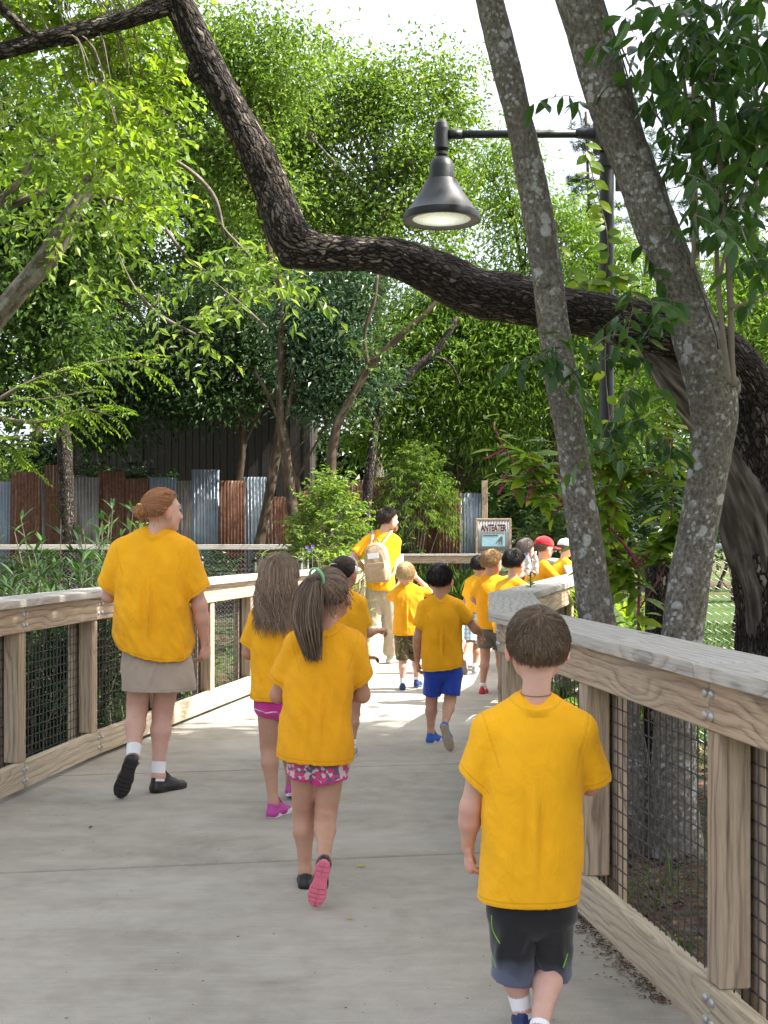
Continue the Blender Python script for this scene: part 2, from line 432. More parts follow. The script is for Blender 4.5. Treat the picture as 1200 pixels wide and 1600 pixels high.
def make_deck():
    deck = empty('walkway', (0, 0, 0)); tag(deck, 'pale broom-finished concrete walkway slabs between timber railings', kind='structure')
    sk = 0.17                                            # the joints run slightly askew
    js = [-2.2, .8, 3.2, 5.62, 7.85, 10.25, 12.6, 15.0, 17.4, 19.8, 22.2, 25.6]
    for a, b in zip(js[:-1], js[1:]):
        g = 0.012
        def pt(y0, side):
            L = RAIL_L if side < 0 else RAIL_R
            x = interp_line(L, y0) + (-0.24 if side < 0 else 0.24)
            return np.array([x, y0 + sk * x])
        ys_l = [a + g] + [p[1] for p in RAIL_L if a + .1 < p[1] < b - .1] + [b - g]
        ys_r = [a + g] + [p[1] for p in RAIL_R if a + .1 < p[1] < b - .1] + [b - g]
        ring = [pt(y, -1) for y in ys_l] + [pt(y, 1) for y in ys_r[::-1]]
        n = len(ring); ring = np.array(ring)
        cen = ring.mean(0); inn = ring + (cen - ring) / np.linalg.norm(cen - ring, axis=1)[:, None] * 0.008
        V = np.vstack([np.c_[inn, np.zeros(n)], np.c_[ring, np.full(n, -0.005)], np.c_[ring, np.full(n, -0.20)]])
        mb = MB(); mb.add(V, np.arange(n)[::-1][None])
        mb.F = [np.arange(n)[None]]                      # top, facing up whichever way the ring runs
        k = np.arange(n); k2 = (k + 1) % n
        for off in (0, n):
            mb.F.append(np.stack([off + k2, off + k, off + n + k, off + n + k2], 1)); mb.M.append(np.zeros(n, int))
        o = mb.build('slab', M['concrete'], deck)
        bm_flip(o)
def bm_flip(o):
    import bmesh
    bm = bmesh.new(); bm.from_mesh(o.data); bmesh.ops.recalc_face_normals(bm, faces=bm.faces); bm.to_mesh(o.data); bm.free()
make_deck()

# ================================================================== timber railings
BOXCACHE = {}
def timber(name, p0, p1, w, h, mat, parent, bev=0.005, up=(0, 0, 1)):
    """a sawn stick from p0 to p1 (centre line), w across, h high; local X along it"""
    p0 = np.asarray(p0, float); p1 = np.asarray(p1, float); L = np.linalg.norm(p1 - p0)
    key = (round(L, 3), round(w, 3), round(h, 3), mat)
    if key not in BOXCACHE:
        V, F4, F3 = bev_box_vf(L, w, h, bev); mb = MB(); mb.add(V, F4); mb.F.append(F3); mb.M.append(np.zeros(len(F3), int))
        o = mb.build(name, M[mat], parent); BOXCACHE[key] = o.data
    else:
        o = link(name, BOXCACHE[key], parent)
    x = unit(p1 - p0); u = np.asarray(up, float)
    if abs(x @ u) > 0.95: u = np.array([0, 1.0, 0])
    y = unit(np.cross(u, x)); z = np.cross(x, y)
    c = (p0 + p1) / 2
    o.matrix_local = Matrix(((x[0], y[0], z[0], c[0]), (x[1], y[1], z[1], c[1]), (x[2], y[2], z[2], c[2]), (0, 0, 0, 1)))
    return o

def bolt_mesh():
    n = 10; th = np.linspace(0, 2*math.pi, n, endpoint=False); V = []; F = []
    for r, z in ((0.013, 0.0), (0.0125, 0.004), (0.008, 0.0075)):
        V += [(r*math.cos(a), r*math.sin(a), z) for a in th]
    V.append((0, 0, 0.0085))
    mb = MB(); k = np.arange(n); k2 = (k+1) % n
    Q = np.vstack([np.stack([o+k, o+k2, o+n+k2, o+n+k], 1) for o in (0, n)])
    mb.add(V, Q); mb.F.append(np.stack([2*n+k, 2*n+k2, np.full(n, 3*n)], 1)); mb.M.append(np.zeros(n, int))
    o = mb.build('bolt', M['galv'], smooth=True); me = o.data; bpy.data.objects.remove(o); return me
BOLT = bolt_mesh()

def railing(label, line, out_sign, top=1.06, first=0.5, step=1.12, fine=True, segs=None, cap_ext=0.0, group=None, wires=True, joint_every=2, post_w=0.09):
    """line: inner-face plan points; out_sign +1 -> outside is to the right of travel"""
    P = [np.array(p, float) for p in line]
    root = empty('railing', (P[0][0], P[0][1], 0), label, 'railing', group)
    base = np.array([P[0][0], P[0][1], 0.0])
    capw, capt = 0.275, 0.038; bh, bt = 0.145, 0.05; kb0, kh = 0.028, 0.145
    zc = top - capt                                          # underside of cap
    nseg = len(P) - 1
    dirs = [unit(P[i+1] - P[i]) for i in range(nseg)]
    outs = [np.array([d[1], -d[0]]) * out_sign for d in dirs]
    def offs(i, dist):
        """corner i pushed outward by dist with a mitre"""
        if i == 0: return P[0] + outs[0] * dist
        if i == nseg: return P[-1] + outs[-1] * dist
        a, b = outs[i-1], outs[i]; m = unit(a + b); return P[i] + m * dist / max(0.3, m @ a)
    to3 = lambda q, z: np.array([q[0], q[1], z]) - base
    for i in range(nseg):
        d, o2 = dirs[i], outs[i]; L = np.linalg.norm(P[i+1] - P[i])
        # cap boards, mitred at the corners, butted at joints
        cuts = [0.0]
        npost = max(1, int(round((L - 0.2) / step)))
        ts = [0.06 + (L - 0.12) * k / npost for k in range(npost + 1)]
        ts0 = list(ts)
        if i > 0: ts = ts[1:] if L > 0.8 else ts
        jt = [t for n_, t in enumerate(ts0[:-1]) if n_ % joint_every == (1 if joint_every > 1 else 0) and 0.5 < t < L - 0.5]
        bounds = [0.0] + jt + [L]
        for k in range(len(bounds) - 1):
            a, b = bounds[k], bounds[k+1]
            def corner(t, dist):
                if t == 0.0: return offs(i, dist)
                if t == L: return offs(i+1, dist)
                return P[i] + d * t + o2 * dist
            g = 0.002
            A0, A1 = corner(a, -0.045) + d * g, corner(b, -0.045) - d * g
            B0, B1 = corner(a, capw - 0.045) + d * g, corner(b, capw - 0.045) - d * g
            jig = 0.0015 * ((k + i) % 3)
            q = [A0, A1, B1, B0]; c = sum(q) / 4
            V = []
            for z, ins in ((zc, 0.0), (top - 0.005 + jig, 0.0), (top + jig, 0.006)):
                for p in q:
                    pp = p + (c - p) / np.linalg.norm(c - p) * ins * 1.4
                    V.append(to3(pp, z))
            V = np.array(V); cen = V.mean(0)
            ax = np.array([[d[0], d[1], 0], [-d[1], d[0], 0], [0, 0, 1]])
            F = [(0, 1, 2, 3), (8, 9, 10, 11)]
            for r in (0, 4):
                F += [(r + j, r + (j+1) % 4, r + 4 + (j+1) % 4, r + 4 + j) for j in range(4)]
            mb = MB(); mb.add((V - cen) @ ax.T, F); ob = mb.build('cap_board', M['cap'], root); bm_flip(ob)
            ob.matrix_local = Matrix(((ax[0][0], ax[1][0], 0, cen[0]), (ax[0][1], ax[1][1], 0, cen[1]), (0, 0, 1, cen[2]), (0, 0, 0, 1)))
            # top board and kick board on the inside
            def on(t, dist):
                if t == 0.0: return offs(i, dist)
                if t == L: return offs(i+1, dist)
                return P[i] + d * t + o2 * dist
            timber('top_board', to3(on(a, bt/2) + d*g, zc - bh/2 - 0.001), to3(on(b, bt/2) - d*g, zc - bh/2 - 0.001), bt, bh, 'board', root)
            timber('kick_board', to3(on(a, bt/2) + d*g, kb0 + kh/2), to3(on(b, bt/2) - d*g, kb0 + kh/2), bt, kh, 'kick', root)
            # the boards on the outside
            timber('outer_board', to3(on(a, 0.185) + d*g, zc - bh/2 - 0.002), to3(on(b, 0.185) - d*g, zc - bh/2 - 0.002), 0.04, bh - .002, 'board', root)
        for t in jt + ([0.03] if i > 0 else []) + ([L - 0.03] if i < nseg - 1 else []):
            if fine:
                for dt in ((-0.022, 0.022) if t in jt else (0.0,)):
                    for z in (zc - 0.045, zc - 0.105, kb0 + 0.045, kb0 + 0.105):
                        ob = link('bolt', BOLT, root); q = P[i] + d * (t + dt) - o2 * 0.0005
                        n3 = np.array([-o2[0], -o2[1], 0]); x3 = np.array([d[0], d[1], 0]); y3 = np.cross(n3, x3); p3 = to3(q, z)
                        ob.matrix_local = Matrix(((x3[0], y3[0], n3[0], p3[0]), (x3[1], y3[1], n3[1], p3[1]), (x3[2], y3[2], n3[2], p3[2]), (0, 0, 0, 1)))
        z0, z1 = kb0 + kh, zc - bh - 0.001
        for t in ts:
            q = P[i] + d * t
            timber('post', to3(q + o2 * 0.058, z0 - 0.0), to3(q + o2 * 0.058, z1 + 0.0), post_w, post_w, 'post', root, up=(d[0], d[1], 0))
            timber('outer_post', to3(q + o2 * 0.142, -0.42), to3(q + o2 * 0.142, zc - 0.001), 0.044, 0.13, 'post', root, up=(d[0], d[1], 0))
        # welded wire between inner and outer posts
        if wires:
            zz0, zz1 = kb0 + 0.03, zc - 0.05
            sp = 0.052 if fine else 0.06
            mb = MB(); r = 0.0019
            nh = int((zz1 - zz0) / sp); off = 0.112
            ax3 = np.array([[d[0], d[1], 0], [-o2[0], -o2[1], 0], [0, 0, 1]])
            for k in range(nh + 1):
                z = zz0 + k * sp
                mb.add(*box_vf(to3(P[i] + d * L / 2 + o2 * off, z), L - 0.02, 2*r, 2*r, ax3))
            for k in range(int(L / sp)):
                t = 0.02 + k * sp
                mb.add(*box_vf(to3(P[i] + d * t + o2 * (off - 2*r), (zz0+zz1)/2), 2*r, 2*r, zz1 - zz0, ax3))
            mb.build('wire_mesh', M['wire'], root)
    return root

railing('weathered timber railing with wire mesh behind the red-haired woman, joining the crosswise far rail', RAIL_L, -1, top=1.065, step=1.1)
railing('weathered grey-capped timber railing with a bend, beside the boy in black shorts', RAIL_R, 1, top=1.055, step=1.18)
railing('straight timber railing crossing the end of the walkway below the animal sign', [(0.02, 25.05), (2.9, 25.05)], -1, top=1.08, fine=False, step=1.0)
# ================================================================== people: one implicit surface per body, meshed by surface nets
class Field:
    """signed-distance grid; primitives are blended in with a smooth minimum"""
    def __init__(self, lo, hi, h):
        self.lo = np.asarray(lo, float); self.h = h
        self.n = np.maximum(4, np.ceil((np.asarray(hi, float) - self.lo) / h).astype(int) + 1)
        self.D = np.full(self.n, 0.5, np.float32)
    def sub(self, lo, hi):
        a = np.clip(np.floor((np.asarray(lo) - self.lo) / self.h).astype(int), 0, self.n - 1)
        b = np.clip(np.ceil((np.asarray(hi) - self.lo) / self.h).astype(int) + 1, 1, self.n)
        if np.any(b <= a): return None, None
        g = [self.lo[k] + np.arange(a[k], b[k]) * self.h for k in range(3)]
        X, Y, Z = np.meshgrid(*g, indexing='ij')
        return (slice(a[0], b[0]), slice(a[1], b[1]), slice(a[2], b[2])), np.stack([X, Y, Z], -1)
    def blend(self, sl, d, k):
        o = self.D[sl]
        if k <= 0: self.D[sl] = np.minimum(o, d); return
        hh = np.maximum(k - np.abs(o - d), 0) / k
        self.D[sl] = np.minimum(o, d) - hh * hh * k * 0.25
    def cone(self, a, b, ra, rb, k=0.02, u=None, q=1.0, cut=None):
        """round cone a->b; if u given the section is squashed by q across u"""
        a = np.asarray(a, float); b = np.asarray(b, float); m = max(ra, rb) + k + 3 * self.h
        sl, P = self.sub(np.minimum(a, b) - m, np.maximum(a, b) + m)
        if sl is None: return
        d = cone_d(P, a, b, ra, rb, u, q)
        if cut is not None: d = np.maximum(d, (P - cut[0]) @ cut[1])
        self.blend(sl, d, k)
    def ell(self, c, r, R=None, k=0.02):
        """ellipsoid, R rows = axes"""
        c = np.asarray(c, float); r = np.asarray(r, float); m = r.max() + k + 3 * self.h
        sl, P = self.sub(c - m, c + m)
        if sl is None: return
        L = P - c
        if R is not None: L = L @ np.asarray(R).T
        k0 = np.linalg.norm(L / r, axis=-1); k1 = np.linalg.norm(L / (r * r), axis=-1) + 1e-9
        self.blend(sl, k0 * (k0 - 1) / k1, k)
    def loft(self, secs, k=0.02, n=2.5, cut=None, cuts=None):
        """secs rows: z, cx, cy, a(half width), b(half depth); implicit superellipse tower"""
        S = np.asarray(sorted(secs, key=lambda s: s[0]), float)
        lo = [(S[:, 1] - S[:, 3]).min() - .06, (S[:, 2] - S[:, 4]).min() - .06, S[0, 0] - .03]
        hi = [(S[:, 1] + S[:, 3]).max() + .06, (S[:, 2] + S[:, 4]).max() + .06, S[-1, 0] + .03]
        sl, P = self.sub(lo, hi)
        if sl is None: return
        z = np.clip(P[..., 2], S[0, 0], S[-1, 0])
        f = lambda c: smooth_interp(z, S[:, 0], S[:, c])
        cx, cy, a, b = f(1), f(2), f(3), f(4)
        q = (np.abs((P[..., 0] - cx) / a) ** n + np.abs((P[..., 1] - cy) / b) ** n) ** (1 / n)
        d = (q - 1) * np.minimum(a, b)
        d = np.maximum(d, np.maximum(P[..., 2] - S[-1, 0], S[0, 0] - P[..., 2]))
        for ct in ([cut] if cut is not None else []) + (cuts or []): d = np.maximum(d, (P - ct[0]) @ ct[1])
        self.blend(sl, d, k)

def smooth_interp(z, zs, vs):
    i = np.clip(np.searchsorted(zs, z) - 1, 0, len(zs) - 2)
    t = (z - zs[i]) / (zs[i+1] - zs[i] + 1e-9)
    m = np.gradient(vs, zs) if len(zs) > 2 else np.full(len(zs), (vs[-1]-vs[0])/(zs[-1]-zs[0]))
    dz = zs[i+1] - zs[i]; t2 = t*t; t3 = t2*t
    return (2*t3-3*t2+1)*vs[i] + (t3-2*t2+t)*dz*m[i] + (-2*t3+3*t2)*vs[i+1] + (t3-t2)*dz*m[i+1]

def cone_d(P, a, b, ra, rb, u=None, q=1.0):
    ax = b - a; L = np.linalg.norm(ax) + 1e-9; ax = ax / L
    r = P - a
    if u is not None:
        u = np.asarray(u, float); u = unit(u - ax * (u @ ax)); w = np.cross(ax, u)
        r = r + (r @ w)[..., None] * w * (1 / q - 1)
    t = np.clip((r @ ax) / L, 0, 1)
    return np.linalg.norm(r - t[..., None] * ax * L, axis=-1) - (ra + (rb - ra) * t)

def surface_nets(F):
    D, lo, h = F.D, F.lo, F.h
    s = D < 0
    c = np.zeros(np.array(D.shape) - 1, np.int8)
    for a in (0, 1):
        for b in (0, 1):
            for e in (0, 1):
                c += s[a:a + c.shape[0], b:b + c.shape[1], e:e + c.shape[2]]
    act = (c > 0) & (c < 8); I = np.argwhere(act); idx = np.full(act.shape, -1, int); idx[act] = np.arange(len(I))
    acc = np.zeros((len(I), 3)); cnt = np.zeros(len(I))
    cor = [(a, b, e) for a in (0, 1) for b in (0, 1) for e in (0, 1)]
    val = {q: D[I[:, 0] + q[0], I[:, 1] + q[1], I[:, 2] + q[2]] for q in cor}
    for q in cor:
        for ax in range(3):
            if q[ax]: continue
            r = list(q); r[ax] = 1; r = tuple(r); d0, d1 = val[q], val[r]
            m = (d0 < 0) != (d1 < 0); t = np.where(m, d0 / np.where(m, d0 - d1, 1), 0)
            p = np.tile(np.array(q, float), (len(I), 1)); p[:, ax] += t
            acc[m] += p[m]; cnt[m] += 1
    V = lo + (I + acc / cnt[:, None]) * h
    quads = []
    for ax in range(3):
        o1, o2 = [(1, 2), (2, 0), (0, 1)][ax]
        sl0 = [slice(None)] * 3; sl1 = [slice(None)] * 3; sl0[ax] = slice(0, -1); sl1[ax] = slice(1, None)
        for o in (o1, o2): sl0[o] = slice(1, -1); sl1[o] = slice(1, -1)
        A, B = s[tuple(sl0)], s[tuple(sl1)]
        for flip in (0, 1):
            E = np.argwhere((A & ~B) if not flip else (~A & B))
            if len(E) == 0: continue
            def cell(da, db):
                q = E.copy(); q[:, o1] += da; q[:, o2] += db
                return idx[q[:, 0], q[:, 1], q[:, 2]]
            q = np.stack([cell(0, 0), cell(1, 0), cell(1, 1), cell(0, 1)], 1)
            quads.append(q if not flip else q[:, ::-1])
    Q = np.concatenate(quads); Q = Q[(Q >= 0).all(1)]
    return V, Q

def vnormals(V, Q):
    n = np.cross(V[Q[:, 2]] - V[Q[:, 0]], V[Q[:, 3]] - V[Q[:, 1]])
    N = np.zeros_like(V)
    for k in range(4): np.add.at(N, Q[:, k], n)
    return unit(N), unit(n)

def relax(V, Q, it=2, f=0.5):
    for _ in range(it):
        S = np.zeros_like(V); c = np.zeros(len(V))
        for a, b in ((0, 1), (1, 2), (2, 3), (3, 0)):
            np.add.at(S, Q[:, a], V[Q[:, b]]); np.add.at(S, Q[:, b], V[Q[:, a]]); np.add.at(c, Q[:, a], 1); np.add.at(c, Q[:, b], 1)
        V = V + f * (S / np.maximum(c, 1)[:, None] - V)
    return V

def color_attr(o, name, C):
    a = o.data.attributes.new(name, 'FLOAT_COLOR', 'POINT')
    a.data.foreach_set("color", np.c_[C, np.ones(len(C))].astype(np.float32).ravel())

# ---- materials for people
def skin_mat():
    t = NT('skin'); c = t.node("ShaderNodeAttribute", _attribute_name="tone").outputs["Color"]
    n = t.noise(t.coord("Object"), 45, 4, 0.6)
    col = t.mix(0.25, c, t.ramp(n, [(0.3, (0.42, 0.36, 0.34)), (0.7, (0.60, 0.56, 0.54))]), 'OVERLAY')
    t.b.inputs["Subsurface Weight"].default_value = 0.12
    t.b.inputs["Subsurface Radius"].default_value = (0.012, 0.004, 0.002)
    t.b.inputs["Subsurface Scale"].default_value = 0.6
    return t.done(col, 0.52, t.bump(t.noise(t.coord("Object"), 260, 3), 0.12, 0.001), Specular__IOR__Level=0.35)
M['skin'] = skin_mat()
def cloth_mat(name, col, hemline=True, rough=0.88, var=0.07, pattern=None, sheen=0.25, seams=False):
    t = NT(name); ob = t.coord("Object"); n = t.noise(ob, 9, 4)
    base = t.ramp(n, [(0.3, tuple(x * (1 - var) for x in col)), (0.7, tuple(min(1, x * (1 + var)) for x in col))])
    if pattern is not None: base = pattern(t, base)
    w = t.noise(t.coord("Object", (1, 1, 1)), 620, 2, 0.7)
    nrm = t.bump(w, 0.22, 0.001); nrm = t.bump(t.noise(ob, 26, 4, 0.6, 0.6), 0.16, 0.010, nrm)
    if hemline:      # rnd = distance from the cut edge in metres: a stitched line about 2 cm in
        d = t.node("ShaderNodeAttribute", _attribute_name="rnd").outputs["Fac"]
        ln = t.math('COMPARE', d, 0.019, 0.0022)
        base = t.mix(t.math('MULTIPLY', ln, 0.32), base, tuple(x * 0.45 for x in col))
    if seams:
        sd = t.node("ShaderNodeSeparateXYZ", Vector=t.coord("bk")).outputs[0]
        sl_ = t.ramp(sd, [(0.0, 1.0), (0.004, 0.0)]); base = t.mix(t.math('MULTIPLY', sl_, 0.30), base, tuple(x * 0.4 for x in col)); nrm = t.bump(t.ramp(sd, [(0.0, 0.0), (0.006, 1.0)]), 0.5, 0.003, nrm)
        hv = t.node("ShaderNodeHueSaturation", Color=base); oi = t.node("ShaderNodeObjectInfo").outputs["Random"]
        t.set(hv.inputs["Value"], t.math('MULTIPLY_ADD', oi, 0.16, 0.92)); t.set(hv.inputs["Hue"], t.math('MULTIPLY_ADD', oi, 0.008, 0.496)); base = hv.outputs[0]
        cr_ = t.noise(t.coord("Object", (1.0, 1.0, 0.42)), 17, 5, 0.55, 1.6); nrm = t.bump(t.ramp(cr_, [(0.40, 0.0), (0.50, 1.0), (0.62, 0.35)]), 0.22, 0.010, nrm)
    t.b.inputs["Sheen Weight"].default_value = sheen; t.b.inputs["Sheen Roughness"].default_value = 0.5
    return t.done(base, rough, nrm, Specular__IOR__Level=0.2)
M['shirt'] = cloth_mat('gold_jersey', (0.82, 0.385, 0.012), sheen=0.06, seams=True)
M['khaki'] = cloth_mat('khaki_cotton', (0.40, 0.325, 0.26))
M['stone'] = cloth_mat('stone_cotton', (0.42, 0.36, 0.275))
M['blackshort'] = cloth_mat('black_sport_cloth', (0.018, 0.018, 0.021), hemline=False, rough=0.6,
    pattern=lambda t, b: t.mix(t.ramp(t.math('ADD', t.node("ShaderNodeSeparateXYZ", Vector=t.coord("bk")).outputs[2], t.math('MULTIPLY', t.noise(t.coord("bk"), 9, 2), 0.10)), [(0.075, 1.0), (0.125, 0.0)]), b, (0.10, 0.115, 0.17)))
M['blue'] = cloth_mat('royal_blue_sport_cloth', (0.012, 0.05, 0.36), hemline=False, rough=0.55)
M['pink'] = cloth_mat('magenta_sport_cloth', (0.52, 0.035, 0.25), hemline=False, rough=0.6,
    pattern=lambda t, b: t.mix(t.math('COMPARE', t.node("ShaderNodeSeparateXYZ", Vector=t.coord("bk")).outputs[2], 0.028, 0.003), b, (0.8, 0.6, 0.7)))
def print_pat(t, b):
    v = t.voronoi(t.coord("Object"), 75, out="Color"); s = t.node("ShaderNodeSeparateColor", Color=v)
    col = t.ramp(s.outputs[0], [(0.0, (0.55, 0.06, 0.18)), (0.35, (0.62, 0.45, 0.47)), (0.62, (0.13, 0.10, 0.16)), (1.0, (0.75, 0.68, 0.68))], 'CONSTANT')
    z = t.node("ShaderNodeSeparateXYZ", Vector=t.coord("bk")).outputs[2]
    return t.mix(t.math('LESS_THAN', z, 0.011), col, (0.50, 0.03, 0.20))
M['printshort'] = cloth_mat('pink_print_cloth', (0.5, 0.3, 0.35), hemline=False, pattern=print_pat)
def camo_pat(t, b):
    n = t.noise(t.coord("Object"), 13, 3, 0.6, 0.8)
    return t.ramp(n, [(0.0, (0.025, 0.02, 0.012)), (0.42, (0.12, 0.085, 0.04)), (0.52, (0.055, 0.065, 0.025)), (0.62, (0.24, 0.18, 0.10))], 'CONSTANT')
M['camo'] = cloth_mat('camouflage_cotton', (0.2, 0.15, 0.1), hemline=False, pattern=camo_pat)
def plaid_pat(t, b):
    s = t.node("ShaderNodeSeparateXYZ", Vector=t.coord("Object"))
    fx = t.math('LESS_THAN', t.math('FRACT', t.math('MULTIPLY', s.outputs[0], 24)), 0.4); fz = t.math('LESS_THAN', t.math('FRACT', t.math('MULTIPLY', s.outputs[2], 24)), 0.4)
    c = t.mix(t.math('MULTIPLY', fx, 0.7), (0.66, 0.70, 0.74), (0.10, 0.26, 0.46)); return t.mix(t.math('MULTIPLY', fz, 0.6), c, (0.12, 0.30, 0.48))
M['plaid'] = cloth_mat('blue_plaid_cotton', (0.4, 0.5, 0.6), hemline=False, pattern=plaid_pat)
M['grey'] = cloth_mat('grey_cotton', (0.13, 0.125, 0.12))
M['whiteshirt'] = cloth_mat('dark_patterned_jersey', (0.10, 0.06, 0.07), hemline=False)
M['sock'] = cloth_mat('white_sock', (0.80, 0.80, 0.84), hemline=False)
M['band'] = plain('band_cloth', (0.7, 0.62, 0.66), 0.7)
def shoe_m(name, c, rough=0.5): M[name] = plain(name, c, rough, 0.25, 55, bump=0.3)
shoe_m('shoe_black', (0.012, 0.012, 0.014), 0.36); shoe_m('sole_black', (0.018, 0.017, 0.017), 0.6)
shoe_m('shoe_pink', (0.46, 0.05, 0.30)); shoe_m('sole_white', (0.70, 0.74, 0.76), 0.6); shoe_m('sole_pink', (0.68, 0.16, 0.24), 0.6)
shoe_m('shoe_blue', (0.015, 0.09, 0.45)); shoe_m('sole_tan', (0.40, 0.33, 0.25), 0.7); shoe_m('shoe_navy', (0.012, 0.03, 0.12)); shoe_m('sole_blue', (0.05, 0.17, 0.42))
shoe_m('shoe_red', (0.42, 0.015, 0.02)); shoe_m('shoe_grey', (0.28, 0.28, 0.27)); shoe_m('sole_grey', (0.16, 0.15, 0.15)); shoe_m('shoe_cream', (0.6, 0.56, 0.48))
def hair_mat(name, c0, c1, c2, rough=0.42):
    t = NT(name); r = t.node("ShaderNodeAttribute", _attribute_name="rnd").outputs["Fac"]
    n = t.noise(t.coord("Object"), 30, 3)
    col = t.ramp(t.math('MULTIPLY_ADD', n, 0.35, t.math('MULTIPLY', r, 0.75)), [(0.1, c0), (0.55, c1), (1.0, c2)])
    return t.done(col, rough, None, Specular__IOR__Level=0.4)
M['hair_brown'] = hair_mat('brown_hair', (0.055, 0.036, 0.024), (0.15, 0.102, 0.07), (0.32, 0.225, 0.16))
M['hair_lightbrown'] = hair_mat('light_brown_hair', (0.06, 0.040, 0.026), (0.16, 0.108, 0.07), (0.33, 0.235, 0.155))
M['hair_wavy'] = hair_mat('wavy_brown_hair', (0.085, 0.056, 0.036), (0.23, 0.16, 0.105), (0.46, 0.34, 0.235))
M['hair_darkbrown'] = hair_mat('dark_brown_hair', (0.012, 0.008, 0.006), (0.040, 0.025, 0.018), (0.095, 0.062, 0.045))
M['hair_black'] = hair_mat('black_hair', (0.006, 0.005, 0.005), (0.013, 0.010, 0.010), (0.03, 0.024, 0.022))
M['hair_red'] = hair_mat('auburn_hair', (0.22, 0.080, 0.032), (0.38, 0.165, 0.072), (0.56, 0.30, 0.16))
M['hair_blond'] = hair_mat('blond_hair', (0.35, 0.24, 0.10), (0.58, 0.43, 0.22), (0.75, 0.62, 0.38))
M['hair_sandy'] = hair_mat('sandy_hair', (0.18, 0.10, 0.045), (0.36, 0.22, 0.10), (0.52, 0.36, 0.19))
M['hair_grey'] = hair_mat('ash_brown_hair', (0.10, 0.085, 0.075), (0.20, 0.17, 0.15), (0.32, 0.28, 0.25))

# ---- shoes: one upper and one sole mesh, shared, scaled and turned per foot (local: +Y toe, +Z up, length 1)
def make_shoe_meshes():
    F = Field((-0.3, -0.2, -0.1), (0.3, 1.15, 0.62), 0.022)
    F.cone((0, 0.13, 0.12), (0, 0.16, 0.34), 0.135, 0.125, 0.05, (1, 0, 0), 1.0)
    F.cone((0, 0.14, 0.12), (0, 0.55, 0.13), 0.135, 0.155, 0.08, (1, 0, 0), 0.9)
    F.cone((0, 0.55, 0.12), (0, 0.84, 0.10), 0.165, 0.135, 0.08, (1, 0, 0), 0.80)
    F.cone((0, 0.22, 0.34), (0, 0.60, 0.20), 0.10, 0.09, 0.08, (1, 0, 0), 1.0)
    F.cone((0, 0.30, 0.40), (0, 0.36, 0.39), 0.085, 0.08, 0.05)
    sl, P = F.sub(F.lo, F.lo + F.n * F.h)
    F.D = np.maximum(F.D, 0.03 - P[..., 2])
    hole = cone_d(P, np.array([0, .17, .36]), np.array([0, .20, .70]), 0.105, 0.12); F.D = np.maximum(F.D, -hole)
    V, Q = surface_nets(F); V = relax(V, Q, 2, 0.4)
    mb = MB(); mb.add(V, Q); 
    # laces and heel tab: raised bars across the throat
    for k in range(5):
        y = 0.36 + 0.055 * k; z = 0.475 - 0.052 * k
        add_tube(mb, resample([(-0.085, y + .01, z - .035), (0, y, z + 0.012), (0.085, y + .01, z - .035)], 7), 0.014, 5)
    o = mb.build('shoe', M['shoe_black'], smooth=True); upper = o.data; bpy.data.objects.remove(o)
    # sole
    t = np.linspace(0, 1, 29)
    wv = np.interp(t, [0, .04, .12, .25, .42, .60, .74, .88, .96, 1.0], [0.03, .09, .135, .145, .125, .165, .178, .145, .085, .03])
    right = np.c_[wv, t]; left = np.c_[-wv, t][::-1]; out = np.vstack([right, left]); n = len(out)
    z_top = 0.115 + 0.05 * np.maximum(0, np.abs(out[:, 1] - 0.45) - 0.35)
    toe = np.clip((out[:, 1] - 0.72) / 0.28, 0, 1) ** 2 * 0.06; heel = np.clip((0.12 - out[:, 1]) / 0.12, 0, 1) ** 2 * 0.02
    c = np.array([0, 0.5])
    ins = out + (c - out) * 0.06
    rings = [np.c_[ins, toe + heel], np.c_[out, toe + heel + 0.025], np.c_[out, z_top], np.c_[ins, z_top + 0.01]]
    V = np.vstack(rings); k = np.arange(n); k2 = (k + 1) % n
    mb = MB(); F4 = np.vstack([np.stack([r*n + k, r*n + k2, (r+1)*n + k2, (r+1)*n + k], 1) for r in range(3)])
    mb.add(V, F4)
    strip = np.array([(i, i + 1, n - 2 - i, n - 1 - i) for i in range(28)])
    mb.F.append(strip); mb.M.append(np.zeros(28, int)); mb.F.append(strip[:, ::-1] + 3 * n); mb.M.append(np.zeros(28, int))
    # tread pads under heel and ball, with grooves between
    for (y0, y1) in [(.04, .13), (.145, .235), (.25, .32), (.50, .585), (.60, .685), (.70, .775), (.79, .86), (.875, .94)]:
        for sgn in (-1, 1):
            w = np.interp((y0+y1)/2, t, wv) * 0.90; x0, x1 = 0.008, w
            zt = np.clip(((y0+y1)/2 - 0.72) / 0.28, 0, 1) ** 2 * 0.06
            Vb, Fb = box_vf((sgn * (x0 + x1) / 2, (y0 + y1) / 2, zt - 0.004), x1 - x0, y1 - y0, 0.03)
            Vb[:, 1] += np.abs(Vb[:, 0]) * -0.16; mb.add(Vb, Fb)
    o = mb.build('sole', M['sole_black']); bm_flip(o); sole = o.data; bpy.data.objects.remove(o)
    return upper, sole
UPPER, SOLE = make_shoe_meshes()

